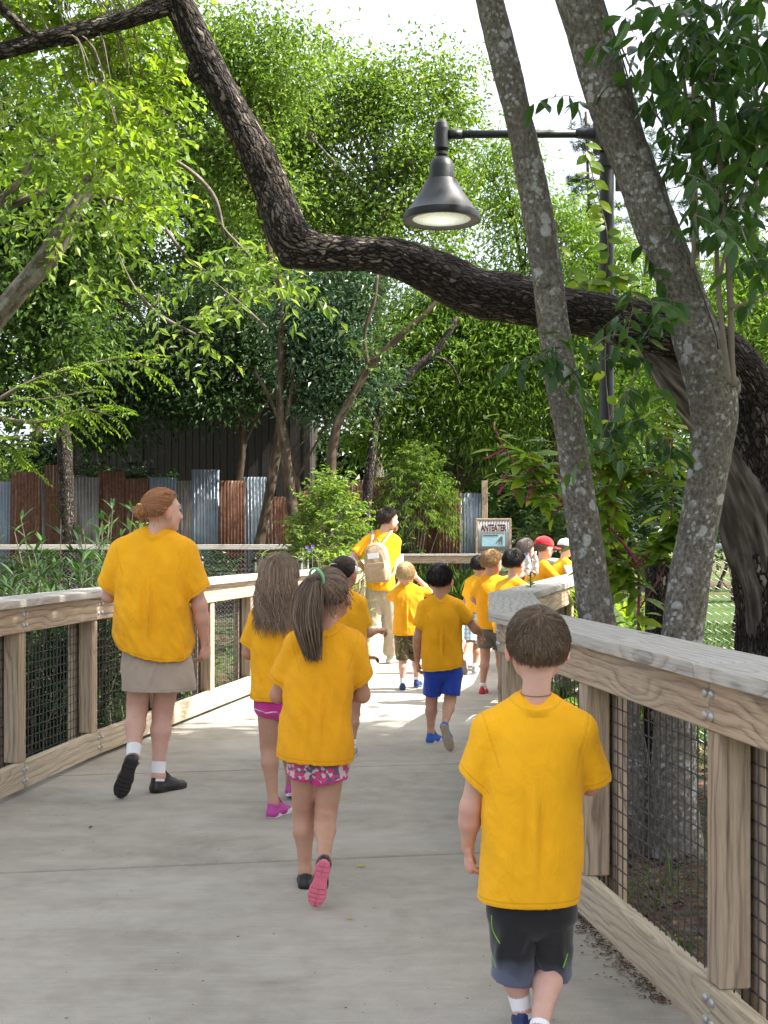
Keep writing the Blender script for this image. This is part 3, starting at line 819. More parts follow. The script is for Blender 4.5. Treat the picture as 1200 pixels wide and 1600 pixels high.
def add_shoe(person, ankle, toe_dir, up, length, mats, sock=None, skin_from=None, rs=(.024, .027, .05)):
    """ankle = joint; shoe placed so that its opening sits at the ankle"""
    y = unit(np.asarray(toe_dir, float)); z = unit(np.asarray(up, float) - y * (np.asarray(up, float) @ y)); x = np.cross(y, z)
    org = np.asarray(ankle, float) - y * 0.19 * length - z * 0.37 * length
    MT = Matrix(((x[0]*length, y[0]*length, z[0]*length, org[0]), (x[1]*length, y[1]*length, z[1]*length, org[1]), (x[2]*length, y[2]*length, z[2]*length, org[2]), (0, 0, 0, 1)))
    up_me = UPPER.copy(); up_me.materials.clear(); up_me.materials.append(M[mats[0]])
    so_me = SOLE.copy(); so_me.materials.clear(); so_me.materials.append(M[mats[1]])
    o = link('shoe', up_me, person); o.matrix_local = MT
    s = link('sole', so_me, o)
    if sock:
        mb = MB(); L = length; d = unit(np.asarray(skin_from) - ankle); t = np.linspace(-.10, .06 + sock, 9)
        rr = rs[0] + (rs[1] - rs[0]) * np.clip(t * L / rs[2], 0, 1) + .0035; rr[-1] -= .0006
        add_tube(mb, np.asarray(ankle) + d * (t * L)[:, None], rr, 18, False); mb.build('sock', M['sock'], person, smooth=True)

# ---- hands
def hand(Vs, Qs, wrist, dirn, back, thumb_side, size, curl, h, rw):
    """palm, four fingers, thumb. dirn = along the palm; back = normal of the back of the hand; thumb_side = direction of the thumb"""
    d = unit(dirn); n = unit(np.asarray(back) - d * (np.asarray(back) @ d)); u = unit(np.asarray(thumb_side) - d * (np.asarray(thumb_side) @ d) - n * (np.asarray(thumb_side) @ n))
    w = np.asarray(wrist, float); s = size
    pts = [w]; F = Field(w - s * 1.2, w + s * 1.2, h)
    F.cone(w - d * s * 0.22, w + d * 0.06 * s, rw, rw * 0.98, 0.01)
    F.cone(w, w + d * s * 0.44, 0.155 * s, 0.235 * s, 0.10 * s, u, 0.44)
    for i, (off, ln) in enumerate([(0.20, 0.42), (0.068, 0.48), (-0.066, 0.44), (-0.195, 0.35)]):
        p = w + d * s * (0.46 - 0.03 * abs(i - 1.2)) + u * off * s; ang = curl * (0.5 + 0.12 * i); ln = ln * s
        r = (0.052 - 0.005 * (i == 3)) * s
        base = p - d * s * 0.12
        for j, fr in enumerate((0.44, 0.31, 0.25)):
            dd = d * math.cos(ang) - n * math.sin(ang); e = p + dd * ln * fr + u * 0.012 * s * (1.5 - i)
            F.cone(base if j == 0 else p, e, r, r * 0.92, 0.010 * s); p = e; r *= 0.90; ang += curl * 0.75
    p = w + d * s * 0.10 + u * s * 0.13 - n * s * 0.03; td = unit(d * 0.75 + u * 0.5 - n * 0.35)
    for fr, r0, r1 in ((0.24, 0.088, 0.074), (0.17, 0.072, 0.066), (0.13, 0.066, 0.055)):
        e = p + td * s * fr; F.cone(p, e, r0 * s, r1 * s, 0.05 * s); p = e; td = unit(td + d * 0.28 - n * 0.15 - u * 0.12)
    V, Q = surface_nets(F); Vs.append(V); Qs.append(Q)

# ---- hair
def head_axes(yaw, pitch=0.0, roll=0.0):
    """rows: right, forward, up. yaw 0 faces +Y (away), positive turns to +X"""
    f = np.array([math.sin(yaw) * math.cos(pitch), math.cos(yaw) * math.cos(pitch), math.sin(pitch)])
    r = unit(np.cross(f, [0, 0, 1])); u = np.cross(r, f)
    if roll: r, u = r * math.cos(roll) + u * math.sin(roll), u * math.cos(roll) - r * math.sin(roll)
    return np.stack([r, f, u])

def scalp_points(n, rng, hairline):
    """directions in head space inside the hair region"""
    out = []
    while sum(map(len, out)) < n:
        d = unit(rng.normal(size=(n * 2, 3))); out.append(d[hairline(d)])
    return np.concatenate(out)[:n]

def std_hairline(d, low=-0.42, nape=-0.62, val=False):
    x, y, z = d[:, 0], d[:, 1], d[:, 2]
    lim = np.interp(y, [-1, -0.35, 0.0, 0.12, 0.45, 0.8, 1], [nape, nape + .02, low + .12, -0.02, 0.45, 0.62, 0.7])
    return z - lim if val else z > lim

def skull_pt(d, hs, lift):
    c = np.array([0, -0.012, 0.022]) * hs; r = np.array([0.076, 0.092, 0.086]) * hs
    return c + d * (r + lift)

HAIRK = {'short': 0}
def hair_short(person, hc, A, hs, mat, rng, n=2600, length=0.032, lift=0.006, swirl=0.5, crown=(0.15, -0.55, 0.83), low=-0.12, nape=-0.80, front=0.0, rad=0.0011, tuft=None):
    """cropped hair: a scalp shell and combed strands lying over it"""
    mb = MB(); hl = lambda d: std_hairline(d, low, nape)
    tuft = 0.0
    th = np.linspace(0, 2*math.pi, 49)[:-1]; ph = np.linspace(0.0, math.pi * 0.86, 30)
    T, Pp = np.meshgrid(th, ph); d = np.stack([np.sin(Pp)*np.cos(T), np.sin(Pp)*np.sin(T), np.cos(Pp)], -1)
    dd = d.reshape(-1, 3); ok = hl(dd)
    edge = np.clip((std_hairline(dd, low, nape, True) - .10) / .55, 0, 1) ** .8
    ok = edge > 0; thick = (lift * edge + 0.0022 * edge * vnoise(dd * 9, 3) - .0015 * (1 - edge))
    V = skull_pt(dd, hs, np.where(ok, thick, -0.006)[:, None])
    i, j = np.meshgrid(np.arange(29), np.arange(48), indexing='ij'); a = (i*48 + j).ravel(); b = (i*48 + (j+1) % 48).ravel()
    Q = np.stack([a, b, b + 48, a + 48], 1)
    V = hc + V @ A
    mb.add(V, Q[:, ::-1], 0.25)
    s = scalp_points(n, rng, lambda d: std_hairline(d, low, nape, True) > .22 * rng.uniform(0, 1, len(d)) ** 2); cr = unit(np.array(crown)); ev = np.clip(std_hairline(s, low, nape, True) / .6, 0, 1)
    tang = s - cr[None] * (s @ cr)[:, None]; tang = tang - s * np.sum(tang * s, 1)[:, None]; tang = unit(tang)
    side = np.cross(s, tang); flow = unit(tang + side * swirl * np.exp(-2.5 * np.arccos(np.clip(s @ cr, -1, 1)))[:, None] + rng.normal(size=s.shape) * 0.22)
    ln = length * rng.uniform(0.6, 1.25, n) * np.interp(ev, [0, .4, 1], [0.42, 0.75, 1.15])
    tuft = 0.14 * np.clip(vnoise(s * 5.0, 23) + .2, 0, 1) + 0.10 * rng.uniform(0, 1, n) ** 3
    flow = unit(flow + 0.5 * np.stack([vnoise(s * 4 + 9, 31), vnoise(s * 4 + 5, 32), vnoise(s * 4, 33)], 1)); m = 4; P = np.zeros((n, m, 3)); dcur = s.copy()
    for k in range(m):
        u = k / (m - 1)
        ee = np.clip(ev, 0.06, 1)
        lf = lift * ee * 0.9 + u * length * (0.16 + tuft) * ee + 0.0012 * ee
        P[:, k] = skull_pt(dcur, hs, lf[:, None])
        dcur = unit(dcur + flow * (ln / (0.085 * hs) / (m - 1))[:, None])
    P = hc + P @ A
    add_strands(mb, P, np.array([1.0, 1.0, 0.8, 0.3])[None] * rad, rng.uniform(0, 1, n) ** 1.3)
    return mb.build('hair', mat, person, smooth=True)

def hair_long(person, hc, A, hs, mat, rng, n=1500, length=0.33, wave=0.012, back_lim=None, spread=1.0, curl_end=0.02, floor_y=None):
    """loose hair falling over neck and shoulders"""
    mb = MB(); hl = lambda d: std_hairline(d, -0.2, -0.45)
    s = scalp_points(n, rng, hl); cr = unit(np.array([0, -0.15, 1.0]))
    tang = s - cr[None] * (s @ cr)[:, None] + 1e-3; 
    m = 22; P = np.zeros((n, m, 3)); L = length * rng.uniform(0.75, 1.1, n)
    p = skull_pt(s, hs, 0.004); step = (L / (m - 1))[:, None]
    c = np.array([0, -0.012, 0.022]) * hs; r = np.array([0.076, 0.092, 0.086]) * hs + 0.004
    clump = rng.integers(0, 46, n); cph = rng.uniform(0, 6.28, 46)[clump]; cfr = rng.uniform(0.8, 1.3, 46)[clump]; cl = rng.normal(size=(46, 3))[clump]
    lay = rng.uniform(0.0, 1.0, n)
    part = np.c_[np.sign(s[:, 0]) * .5 + s[:, 0], s[:, 1] * .6 - .25, 0 * s[:, 0]]
    for k in range(m):
        P[:, k] = p; u = k / m
        q = (p - c) / r; nn = unit(q / r)
        hi = np.clip((p[:, 2] - c[2]) / r[2], -1, 1)
        g = np.array([0, -0.10, -1.0]) + part * np.clip(hi, 0, 1)[:, None] * 1.2
        g = g - nn * np.minimum(0, np.sum(g * nn, 1))[:, None] * 0.999
        below = hi < -0.45
        fl = np.where(below[:, None], np.array([0, -0.02, -1.0]) + cl * .05, g)
        p = p + unit(fl) * step
        w_ = wave * np.clip(u - .30, 0, 1) * 0.75
        p = p + np.c_[np.cos(cph + cfr * k * .95), .6 * np.sin(cph + cfr * k * .95), 0 * cph] * w_ + np.c_[np.sign(s[:, 0]) * np.clip(u - .55, 0, 1) * .004 * spread, 0 * u * cph, 0 * cph]
        q = (p - c) / r; rad = np.linalg.norm(q, axis=1); rmin = 1.0 + 0.10 * lay + 0.05 * u
        push = np.maximum(rmin / np.maximum(rad, 1e-6), 1.0); below = (p[:, 2] - c[2]) < -r[2] * .45
        p = np.where(below[:, None], p, c + (p - c) * push[:, None])
        bad = below & (p[:, 1] > -.005); p[bad, 1] -= .012
        if floor_y is not None:
            lim = floor_y(p, lay); p[:, 1] = np.where(below & (np.abs(p[:, 0]) < .115), np.minimum(p[:, 1], p[:, 1] * .4 + lim * .6), p[:, 1])
    P = hc + P @ A
    R = np.interp(np.linspace(0, 1, m), [0, 0.7, 1], [1, 1, 0.35])[None] * 0.0019
    rn = np.clip(0.45 * rng.uniform(0, 1, n) + 0.55 * rng.uniform(0, 1, 46)[clump], 0, 1)
    add_strands(mb, P, R, rn)
    th = np.linspace(0, 2*math.pi, 33)[:-1]; ph = np.linspace(0.0, math.pi * 0.8, 20)
    T, Pp = np.meshgrid(th, ph); d = np.stack([np.sin(Pp)*np.cos(T), np.sin(Pp)*np.sin(T), np.cos(Pp)], -1).reshape(-1, 3)
    V = hc + skull_pt(d, hs, np.where(hl(d), 0.007, -0.006)[:, None]) @ A
    i, j = np.meshgrid(np.arange(19), np.arange(32), indexing='ij'); a = (i*32 + j).ravel(); b = (i*32 + (j+1) % 32).ravel()
    mb.add(V, np.stack([a, b, b + 32, a + 32], 1)[:, ::-1], 0.2)
    return mb.build('hair', mat, person, smooth=True)

def hair_gathered(person, hc, A, hs, mat, rng, tie, n=1600, tail=None, tail_n=500, tail_r=0.03, bun=None, lift=0.006, tail_spread=1.0, tie_mat=None, wisps=0):
    """hair combed back to a tie point on the head, then a tail (list of head-space points) or a bun"""
    mb = MB(); hl = lambda d: std_hairline(d, -0.35, -0.62)
    th = np.linspace(0, 2*math.pi, 49)[:-1]; ph = np.linspace(0.0, math.pi * 0.86, 30)
    T, Pp = np.meshgrid(th, ph); d = np.stack([np.sin(Pp)*np.cos(T), np.sin(Pp)*np.sin(T), np.cos(Pp)], -1).reshape(-1, 3)
    V = hc + skull_pt(d, hs, np.where(hl(d), lift * 0.8, -0.006)[:, None]) @ A
    i, j = np.meshgrid(np.arange(29), np.arange(48), indexing='ij'); a = (i*48 + j).ravel(); b = (i*48 + (j+1) % 48).ravel()
    mb.add(V, np.stack([a, b, b + 48, a + 48], 1)[:, ::-1], 0.2)
    td = unit(np.asarray(tie, float)); s = scalp_points(n, rng, hl); m = 9; P = np.zeros((n, m, 3))
    lay = rng.uniform(0.3, 1.25, n)
    for k in range(m):
        u = k / (m - 1); dd = unit(s * (1 - u) + td[None] * u + 1e-6)
        P[:, k] = skull_pt(dd, hs, (lift * lay + 0.012 * hs * np.clip(u - 0.6, 0, 1))[:, None])
    P = hc + P @ A
    add_strands(mb, P, 0.0013, rng.uniform(0, 1, n) ** 1.2)
    tp = skull_pt(td[None], hs, 0.012)[0]
    if tail is not None:
        C = resample([tp] + [np.asarray(q, float) for q in tail], 24); m = 24
        L = rng.uniform(0.72, 1.0, tail_n); offd = unit(rng.normal(size=(tail_n, 3))) * (rng.uniform(0, 1, tail_n) ** 0.5)[:, None]
        cl = rng.integers(0, 14, tail_n); clo = unit(rng.normal(size=(14, 3)))[cl] * 0.5
        P = np.zeros((tail_n, m, 3)); uu = np.linspace(0, 1, m)
        prof = np.interp(uu, [0, 0.08, 0.3, 0.7, 1], [0.35, 0.6, 1.0, 1.05, 0.65]) * tail_r
        for k in range(m):
            x = np.clip(uu[k] * L, 0, 1) * (m - 1); i0 = np.minimum(x.astype(int), m - 2); f = (x - i0)[:, None]
            c = C[i0] * (1 - f) + C[i0 + 1] * f
            o = (offd * 0.75 + clo * (0.3 + 0.7 * uu[k])) * prof[k]
            o[:, 2] *= 0.3; o[:, 1] *= 0.6
            P[:, k] = c + o + 0.004 * np.c_[np.sin(7 * uu[k] + cl), 0 * L, 0 * L] * tail_spread
        add_strands(mb, hc + P @ A, np.interp(uu, [0, .8, 1], [1, 1, .3])[None] * 0.0021, np.clip(rng.uniform(0, .6, tail_n) + 0.4 * rng.uniform(0, 1, 14)[cl], 0, 1))
    if bun is not None:
        bc, br = np.asarray(bun[0], float), bun[1]
        ns = 420; m = 16; ax = unit(rng.normal(size=(ns, 3)) * 0.35 + np.array([0.2, 1.0, 0.25])); e1 = unit(np.cross(ax, [0.1, 0.2, 1])); e2 = np.cross(ax, e1)
        ph0 = rng.uniform(0, 6.28, ns); rr = br * rng.uniform(0.55, 1.0, ns); P = np.zeros((ns, m, 3)); sh = rng.normal(size=ns) * br * 0.35
        for k in range(m):
            an = ph0 + k / m * 4.2
            P[:, k] = bc + (e1 * np.cos(an)[:, None] + e2 * np.sin(an)[:, None]) * rr[:, None] * np.array([1, 0.9, 1.15]) + ax * sh[:, None]
        add_strands(mb, hc + P @ A, 0.0019, rng.uniform(0, 1, ns))
        Fb = Field(bc - br * 1.6, bc + br * 1.6, br / 7); Fb.ell(bc, np.array([.85, .8, .95]) * br); Vb, Qb = surface_nets(Fb); mb.add(hc + Vb @ A, Qb, 0.25)
    if wisps:
        w = rng.uniform(0, 1, (wisps, 1)); s0 = scalp_points(wisps, rng, lambda d: std_hairline(d) & (d[:, 2] < 0.1)); P = np.zeros((wisps, 6, 3))
        p = skull_pt(s0, hs, 0.004); v = s0 * 0.006 + np.array([0, 0, -0.008])
        for k in range(6): P[:, k] = p; p = p + v + rng.normal(size=p.shape) * 0.003; v = v * 0.95
        add_strands(mb, hc + P @ A, 0.0009, rng.uniform(0, 1, wisps))
    o = mb.build('hair', mat, person, smooth=True)
    if tie_mat is not None:
        mt = MB(); ring = []; 
        nrm = unit(np.asarray(tail[0] if tail is not None else bun[0]) - tp * 0.9); e1 = unit(np.cross(nrm, [0, 0.3, 1])); e2 = np.cross(nrm, e1)
        an = np.linspace(0, 2 * math.pi, 17); rr = tail_r * 0.5 + 0.006
        R3 = tp + nrm * 0.012 + np.cos(an)[:, None] * e1 * rr + np.sin(an)[:, None] * e2 * rr
        add_tube(mt, hc + R3 @ A, 0.0055, 6, False); mt.build('hair_tie', tie_mat, o, smooth=True)
    return o

# ---- garments
def add_folds(V, N, mask, seed, amp, folds=()):
    """drapery: stretched noise plus explicit tension folds (a, b, width, depth)"""
    sh = V[:, 0] + 0.035 * vnoise(V * [6, 6, 5], seed + 3)
    ph = seed * .377; n1 = vnoise(np.stack([sh * 13 + V[:, 2] * 2.2 + ph, V[:, 1] * 8 + ph, V[:, 2] * 2.0 + ph + sh * 2], 1), seed); n2 = vnoise(np.stack([sh * 24 - V[:, 2] * 4.5 + ph * 2, V[:, 1] * 14, V[:, 2] * 4.2 - sh * 5 + ph], 1), seed + 5)
    d = amp * (0.55 * n1 + 0.75 * (0.35 - np.abs(n1)) * 1.5 + 0.5 * (0.4 - np.abs(n2)))
    d += amp * 0.35 * fbm(np.stack([(V[:, 0] + V[:, 2] * 0.6) * 26, V[:, 1] * 12, (V[:, 2] - V[:, 0] * 0.6) * 7], 1), seed + 9, 2)
    for a, b, w, dp in folds:
        a = np.asarray(a, float); b = np.asarray(b, float); ax = b - a; L2 = ax @ ax
        t = np.clip(((V - a) @ ax) / L2, 0, 1); q = a + t[:, None] * ax
        r = V - q; r[:, 1] *= 0.35
        dist = np.linalg.norm(r, axis=1); tp = np.sin(np.clip(t, 0.02, 0.98) * math.pi) ** 0.6
        d += dp * tp * (np.exp(-(dist / w) ** 2) - 0.75 * np.exp(-((dist - 1.7 * w) / w) ** 2))
    return V + N * (np.maximum(d, -0.005) * mask + 0.001)[:, None]

def open_cuts(V, Q, cuts, h):
    """drop the caps at the cut planes; returns faces and the distance of each vertex to its nearest cut"""
    C = V[Q].mean(1); _, n = vnormals(V, Q); keep = np.ones(len(Q), bool); dist = np.full(len(V), 1.0)
    for p, nn, cen, rad in cuts:
        nn = np.asarray(nn, float)
        dc = (C - p) @ nn; near = np.linalg.norm(C - cen, axis=1) < rad
        keep &= ~((np.abs(dc) < 0.9 * h) & (n @ nn > 0.72) & near)
        dv = -((V - p) @ nn); rel = V - cen; nearv = (np.linalg.norm(rel, axis=1) < rad) & (np.linalg.norm(rel - (rel @ nn)[:, None] * nn, axis=1) < (rad * .68 if rad < .5 else 9))
        dist = np.where(nearv, np.minimum(dist, np.maximum(dv, 0)), dist)
    return Q[keep], dist

def seg(a, b, t): return np.asarray(a) * (1 - t) + np.asarray(b) * t

def make_person(sp):
    """sp: joints in world metres and looks; returns the body object (origin on the ground under the pelvis)"""
    rng = np.random.default_rng(sp.get('seed', 1)); m = sp['m']; h = sp.get('h', 0.008)
    J = sp['J']; bulk = sp.get('bulk', 1.0)
    org = np.array([J['pelvis'][0], J['pelvis'][1], 0.0])
    J = {k: np.asarray(v, float) - org for k, v in J.items()}
    pts = np.array(list(J.values())); hs = sp['hs']; A = head_axes(*sp.get('head', (0, 0, 0)))
    hc = J['head']
    F = Field(pts.min(0) - 0.2 * m, np.maximum(pts.max(0) + 0.2 * m, hc + 0.16 * hs / 1.0), h)
    R = lambda x: x * m * bulk
    # torso
    pel, nk = J['pelvis'], J['neck']; shl, shr = J['shl'], J['shr']; hl, hr = J['hipl'], J['hipr']
    side = unit(shr - shl); hside = unit(hr - hl); ch = seg(pel, nk, 0.70)
    F.cone(hl, hr, R(.058), R(.058), .04 * m, side, 1.0)
    F.cone(pel, seg(pel, nk, .35), R(.092), R(.085), .05 * m, hside, .68)
    F.cone(seg(pel, nk, .35), ch, R(.086), R(.100), .05 * m, side, .66)
    F.cone(seg(shl, nk - [0, 0, .03*m], .3), seg(shr, nk - [0, 0, .03*m], .3), R(.05), R(.05), .06 * m)
    F.cone(nk, hc + A[2] * -0.055 * hs - A[1] * 0.015 * hs, R(.043) * sp.get('neck_r', 1), R(.038) * sp.get('neck_r', 1), .03 * m)
    # legs
    for s in 'lr':
        hp, kn, an = J['hip' + s], J['kn' + s], J['an' + s]
        F.cone(hp, kn, R(.058), R(.042), .018 * m); cf = seg(kn, an, .30); bk = unit(np.array([0, -1.0, 0.15]))
        F.cone(kn, cf + bk * .010 * m, R(.040), R(.041), .012 * m); F.cone(cf + bk * .010 * m, seg(kn, an, .72), R(.041), R(.027), .012 * m)
        F.cone(seg(kn, an, .72), an, R(.027), R(.024), .010 * m)
        td = J['toe' + s] - an; F.cone(an, an + td * 0.55, R(.024), R(.02), .02 * m)
    # arms
    for s in 'lr':
        sh, el, wr = J['sh' + s], J['el' + s], J['wr' + s]
        F.cone(sh, el, R(.037), R(.029), .03 * m); F.cone(el, seg(el, wr, .35), R(.029), R(.029), .02 * m); F.cone(seg(el, wr, .35), wr, R(.029), R(.0195), .02 * m)
    # head
    H = lambda x, y, z: hc + (np.array([x, y, z]) * hs) @ A
    E = lambda r: np.array(r) * hs
    F.ell(H(0, -.012, .022), E((.074, .090, .084)), A, .02)
    F.ell(H(0, .030, -.030), E((.054, .056, .068)), A, .03)
    F.ell(H(0, .056, -.082), E((.026, .024, .020)), A, .025)
    for sx in (-1, 1):
        F.ell(H(sx * .030, .048, -.028), E((.028, .030, .030)), A, .02)
        F.cone(H(sx * .046, .028, -.062), H(sx * .062, -.005, -.020), .016 * hs, .018 * hs, .03)
    F.ell(H(0, .071, .028), E((.046, .016, .012)), A, .02)
    sub = [(F, h)]
    V, Q = surface_nets(F); V = relax(V, Q, 1, 0.35)
    Vs, Qs = [V], [Q]
    # finer head features in their own grid, sunk into the head
    hf = min(h, 0.004)
    G = Field(hc - .14 * hs, hc + .14 * hs, hf)
    G.cone(H(0, .078, .012), H(0, .096, -.022), .007 * hs, .011 * hs, .01); G.ell(H(0, .086, -.026), E((.017, .013, .009)), A, .008)
    G.ell(H(0, .080, -.047), E((.020, .009, .006)), A, .004); G.ell(H(0, .079, -.057), E((.018, .009, .006)), A, .004)
    for sx in (-1, 1):
        er = np.stack([A[0] * math.cos(.35) - sx * A[1] * math.sin(.35) * -1, unit(np.cross(A[2], A[0] * math.cos(.35) + sx * A[1] * math.sin(.35))), A[2]])
        er = np.stack([unit(A[0] + sx * -0.45 * A[1]), unit(A[1] + sx * 0.45 * A[0]), A[2]])
        eo = sp.get('ear', 1.0)
        G.ell(H(sx * (.074 + .009 * eo), -.006, -.012), E((.0055, .020, .030)), er, .003)
        G.ell(H(sx * .072, .004, -.012), E((.010, .012, .022)), A, .008)
        G.ell(H(sx * .030, .066, .010), E((.013, .011, .010)), A, .004)
    V2, Q2 = surface_nets(G); Vs.append(V2); Qs.append(Q2)
    for s in 'lr':
        hd = sp.get('hand' + s)
        if hd is None: continue
        wr = J['wr' + s]
        hand(Vs, Qs, wr, hd['d'], hd['back'], hd['thumb'], sp.get('handsize', 0.125 * m), hd.get('curl', 0.5), 0.0032 if h < .009 else 0.0045, R(.0195))
    mb = MB()
    for v, q in zip(Vs, Qs): mb.add(v, q)
    body = mb.build('person', M['skin'], smooth=True); body.location = org
    V = np.concatenate(Vs); loc = (V - hc) @ A.T / hs
    tone = np.tile(np.array(sp.get('skin', (0.56, 0.34, 0.255))), (len(V), 1))
    inhead = np.linalg.norm(loc, axis=1) < 0.14
    lips = inhead & (loc[:, 1] > .07) & (np.abs(loc[:, 2] + .052) < .011) & (np.abs(loc[:, 0]) < .024); tone[lips] *= (0.86, 0.52, 0.55)
    ears = inhead & (np.abs(loc[:, 0]) > .074); tone[ears] *= (1.06, 0.80, 0.78)
    ck = inhead & (loc[:, 1] > .04) & (np.abs(np.abs(loc[:, 0]) - .036) < .022) & (np.abs(loc[:, 2] + .03) < .022); tone[ck] *= (1.04, 0.84, 0.82)
    eye = inhead & (loc[:, 1] > .066) & (np.abs(np.abs(loc[:, 0]) - .030) < .011) & (np.abs(loc[:, 2] - .009) < .0065); tone[eye] = (0.10, 0.075, 0.06)
    brow = inhead & (loc[:, 1] > .06) & (np.abs(np.abs(loc[:, 0]) - .031) < .018) & (np.abs(loc[:, 2] - .030) < .005); tone[brow] *= 0.4
    for s in 'lr':
        wk = np.exp(-(np.linalg.norm(V - J['el' + s], axis=1) / (.04 * m)) ** 2)[:, None]; tone *= 1 - wk * np.array([0.0, .10, .12])
        wk = np.exp(-(np.linalg.norm(V - J['wr' + s], axis=1) / (.11 * m)) ** 2)[:, None]; tone *= 1 - wk * np.array([-.03, .08, .11])
        wk = np.exp(-(np.linalg.norm(V - J['kn' + s], axis=1) / (.06 * m)) ** 2)[:, None]; tone *= 1 - wk * np.array([.02, .10, .12])
    color_attr(body, 'tone', tone)
    tag(body, sp['label'], 'person', sp.get('group'))

    # ---- shirt
    sh_sp = sp['shirt']; hS = sp.get('hc', h * 0.95)
    secs = [(s[0], s[1] - org[0], s[2] - org[1], s[3], s[4]) for s in sh_sp['secs']]
    lo = np.minimum(pts.min(0), [-.3, -.3, 0]) - 0.15; S = np.array(secs)
    sl_end = {s: seg(J['sh' + s], J['el' + s], sh_sp.get('sl' + s, sh_sp.get('sll', .75))) for s in 'lr'}
    allp = np.vstack([np.c_[S[:, 1] - S[:, 3], S[:, 2] - S[:, 4], S[:, 0]], np.c_[S[:, 1] + S[:, 3], S[:, 2] + S[:, 4], S[:, 0]], [sl_end['l'], sl_end['r'], J['shl'], J['shr'], J['neck']]])
    F = Field(allp.min(0) - .12 * m, allp.max(0) + .12 * m, hS)
    hp, hn = np.asarray(sh_sp['hem'][0]) - org, unit(np.asarray(sh_sp['hem'][1], float))
    F.loft(secs, 0.02, sh_sp.get('n', 2.3), cut=(hp, hn))
    F.cone(seg(pel, nk, .35), ch, R(.086) + .012, R(.100) + .012, .03 * m, side, .74, cut=(hp, hn)); F.cone(pel, seg(pel, nk, .35), R(.092) + .012, R(.085) + .012, .03 * m, hside, .76, cut=(hp, hn))
    # shoulders and back of the shirt rest on the body
    for s in 'lr':
        F.cone(seg(J['sh' + s], nk, .72) + [0, 0, .010 * m], J['sh' + s] + [0, 0, .004 * m], R(.046), R(.050) , .03 * m)
    cuts = [(hp, hn, hp, 1.0)]
    for s, sg in (('l', -1), ('r', 1)):
        a, b = J['sh' + s], sl_end[s] + side * sg * .012 * m; ax = unit(b - a); r0, r1 = sh_sp.get('srad', (.056 * m, .062 * m))
        r0 *= sh_sp.get('slk' + s, 1.0); r1 *= sh_sp.get('slk' + s, 1.0)
        tilt = unit(ax + np.asarray(sh_sp.get('tilt' + s, (0, 0, 0)), float))
        F.cone(a, b + ax * 0.05, r0, r1, .018 * m, cut=(b, tilt), u=ax * 0 + np.array([0, 1.0, 0.01]) if abs(ax[1]) < .9 else np.array([0, 0, 1.0]), q=sh_sp.get('slq', 0.82))
        cuts.append((b, tilt, b, r1 * 1.9))
    # ribbed collar
    cn = nk + np.asarray(sh_sp.get('collar_off', (0, 0.002, -0.004))) * m; cr = R(.043) * sp.get('neck_r', 1) + .013 * m; an = np.linspace(0, 2 * math.pi, 19)
    tiltc = sh_sp.get('collar_tilt', -0.30)
    F.cone(nk - [0, 0, .09 * m], cn - [0, 0, .058 * m], cr * 1.1, cr * 1.02, .02 * m)
    ring = cn + np.stack([np.cos(an) * cr * 1.12, np.sin(an) * cr, -np.sin(an) * cr * tiltc], 1)
    for a, b in zip(ring[:-1], ring[1:]): F.cone(a, b, .0085 * m, .0085 * m, .010 * m)
    V, Q = surface_nets(F); V = relax(V, Q, 2, 0.5)
    Q, dist = open_cuts(V, Q, cuts, hS); N, _ = vnormals(V, Q)
    mask = np.clip(dist / 0.03, 0.55, 1.0) * np.clip((nk[2] - .02 * m - V[:, 2]) / (.22 * m), 0.10, 1.15)
    folds = []
    wl, wr_ = S[:, 1].min(), S[:, 1].max(); z0, z1 = hp[2], nk[2]; yb = (S[:, 2] - S[:, 4]).min()
    for k in range(sh_sp.get('nf', 9)):
        t = rng.uniform(0, 1)
        x = seg(wl, wr_, rng.uniform(.12, .88))
        if True:            # soft hanging folds
            zt = seg(z0, z1, rng.uniform(.45, .85)); a = np.array([x, yb, zt]); b = np.array([seg(x, seg(wl, wr_, .5), rng.uniform(-.3, .15)), yb, seg(z0, zt, rng.uniform(.0, .5))])
        folds.append((a, b, rng.uniform(.007, .015) * m, rng.uniform(.0008, .0022) * m * sh_sp.get('fold', 1.0)))
    for a, b, w, dp in sh_sp.get('folds', []): folds.append((np.asarray(a) - org, np.asarray(b) - org, w, dp))
    V = add_folds(V, N, mask, sp.get('seed', 1), sh_sp.get('amp', 0.0055) * m, folds)
    seam = np.full(len(V), 1.0)
    for s, sg in (('l', -1), ('r', 1)):
        ax = unit(side * sg + unit(J['el' + s] - J['sh' + s]) * .35); pp = J['sh' + s] + side * sg * .004 * m
        near = np.linalg.norm(V - pp, axis=1) < .13 * m
        seam = np.where(near, np.minimum(seam, np.abs((V - pp) @ ax)), seam)
    cd = np.abs(np.linalg.norm((V - cn) * [1 / 1.12, 1, .0], axis=1) - cr - .010 * m); seam = np.where((V[:, 2] > nk[2] - .03 * m) & (np.linalg.norm(V - cn, axis=1) < .12 * m), np.minimum(seam, cd * 1.2), seam)
    mb = MB(); mb.add(V, Q, dist, np.c_[seam, seam * 0, seam * 0]); o = mb.build('t_shirt', M[sh_sp.get('mat', 'shirt')], body, smooth=True)

    # ---- shorts or trousers
    so = sp['shorts']; hS2 = sp.get('hc', h * 0.95)
    lo = np.minimum(np.minimum(hl, hr), np.minimum(J['knl'], J['knr'])) - .25 * m; hi = np.maximum(hl, hr) + .25 * m
    if so.get('long'): lo = np.minimum(lo, np.minimum(J['anl'], J['anr']) - .12)
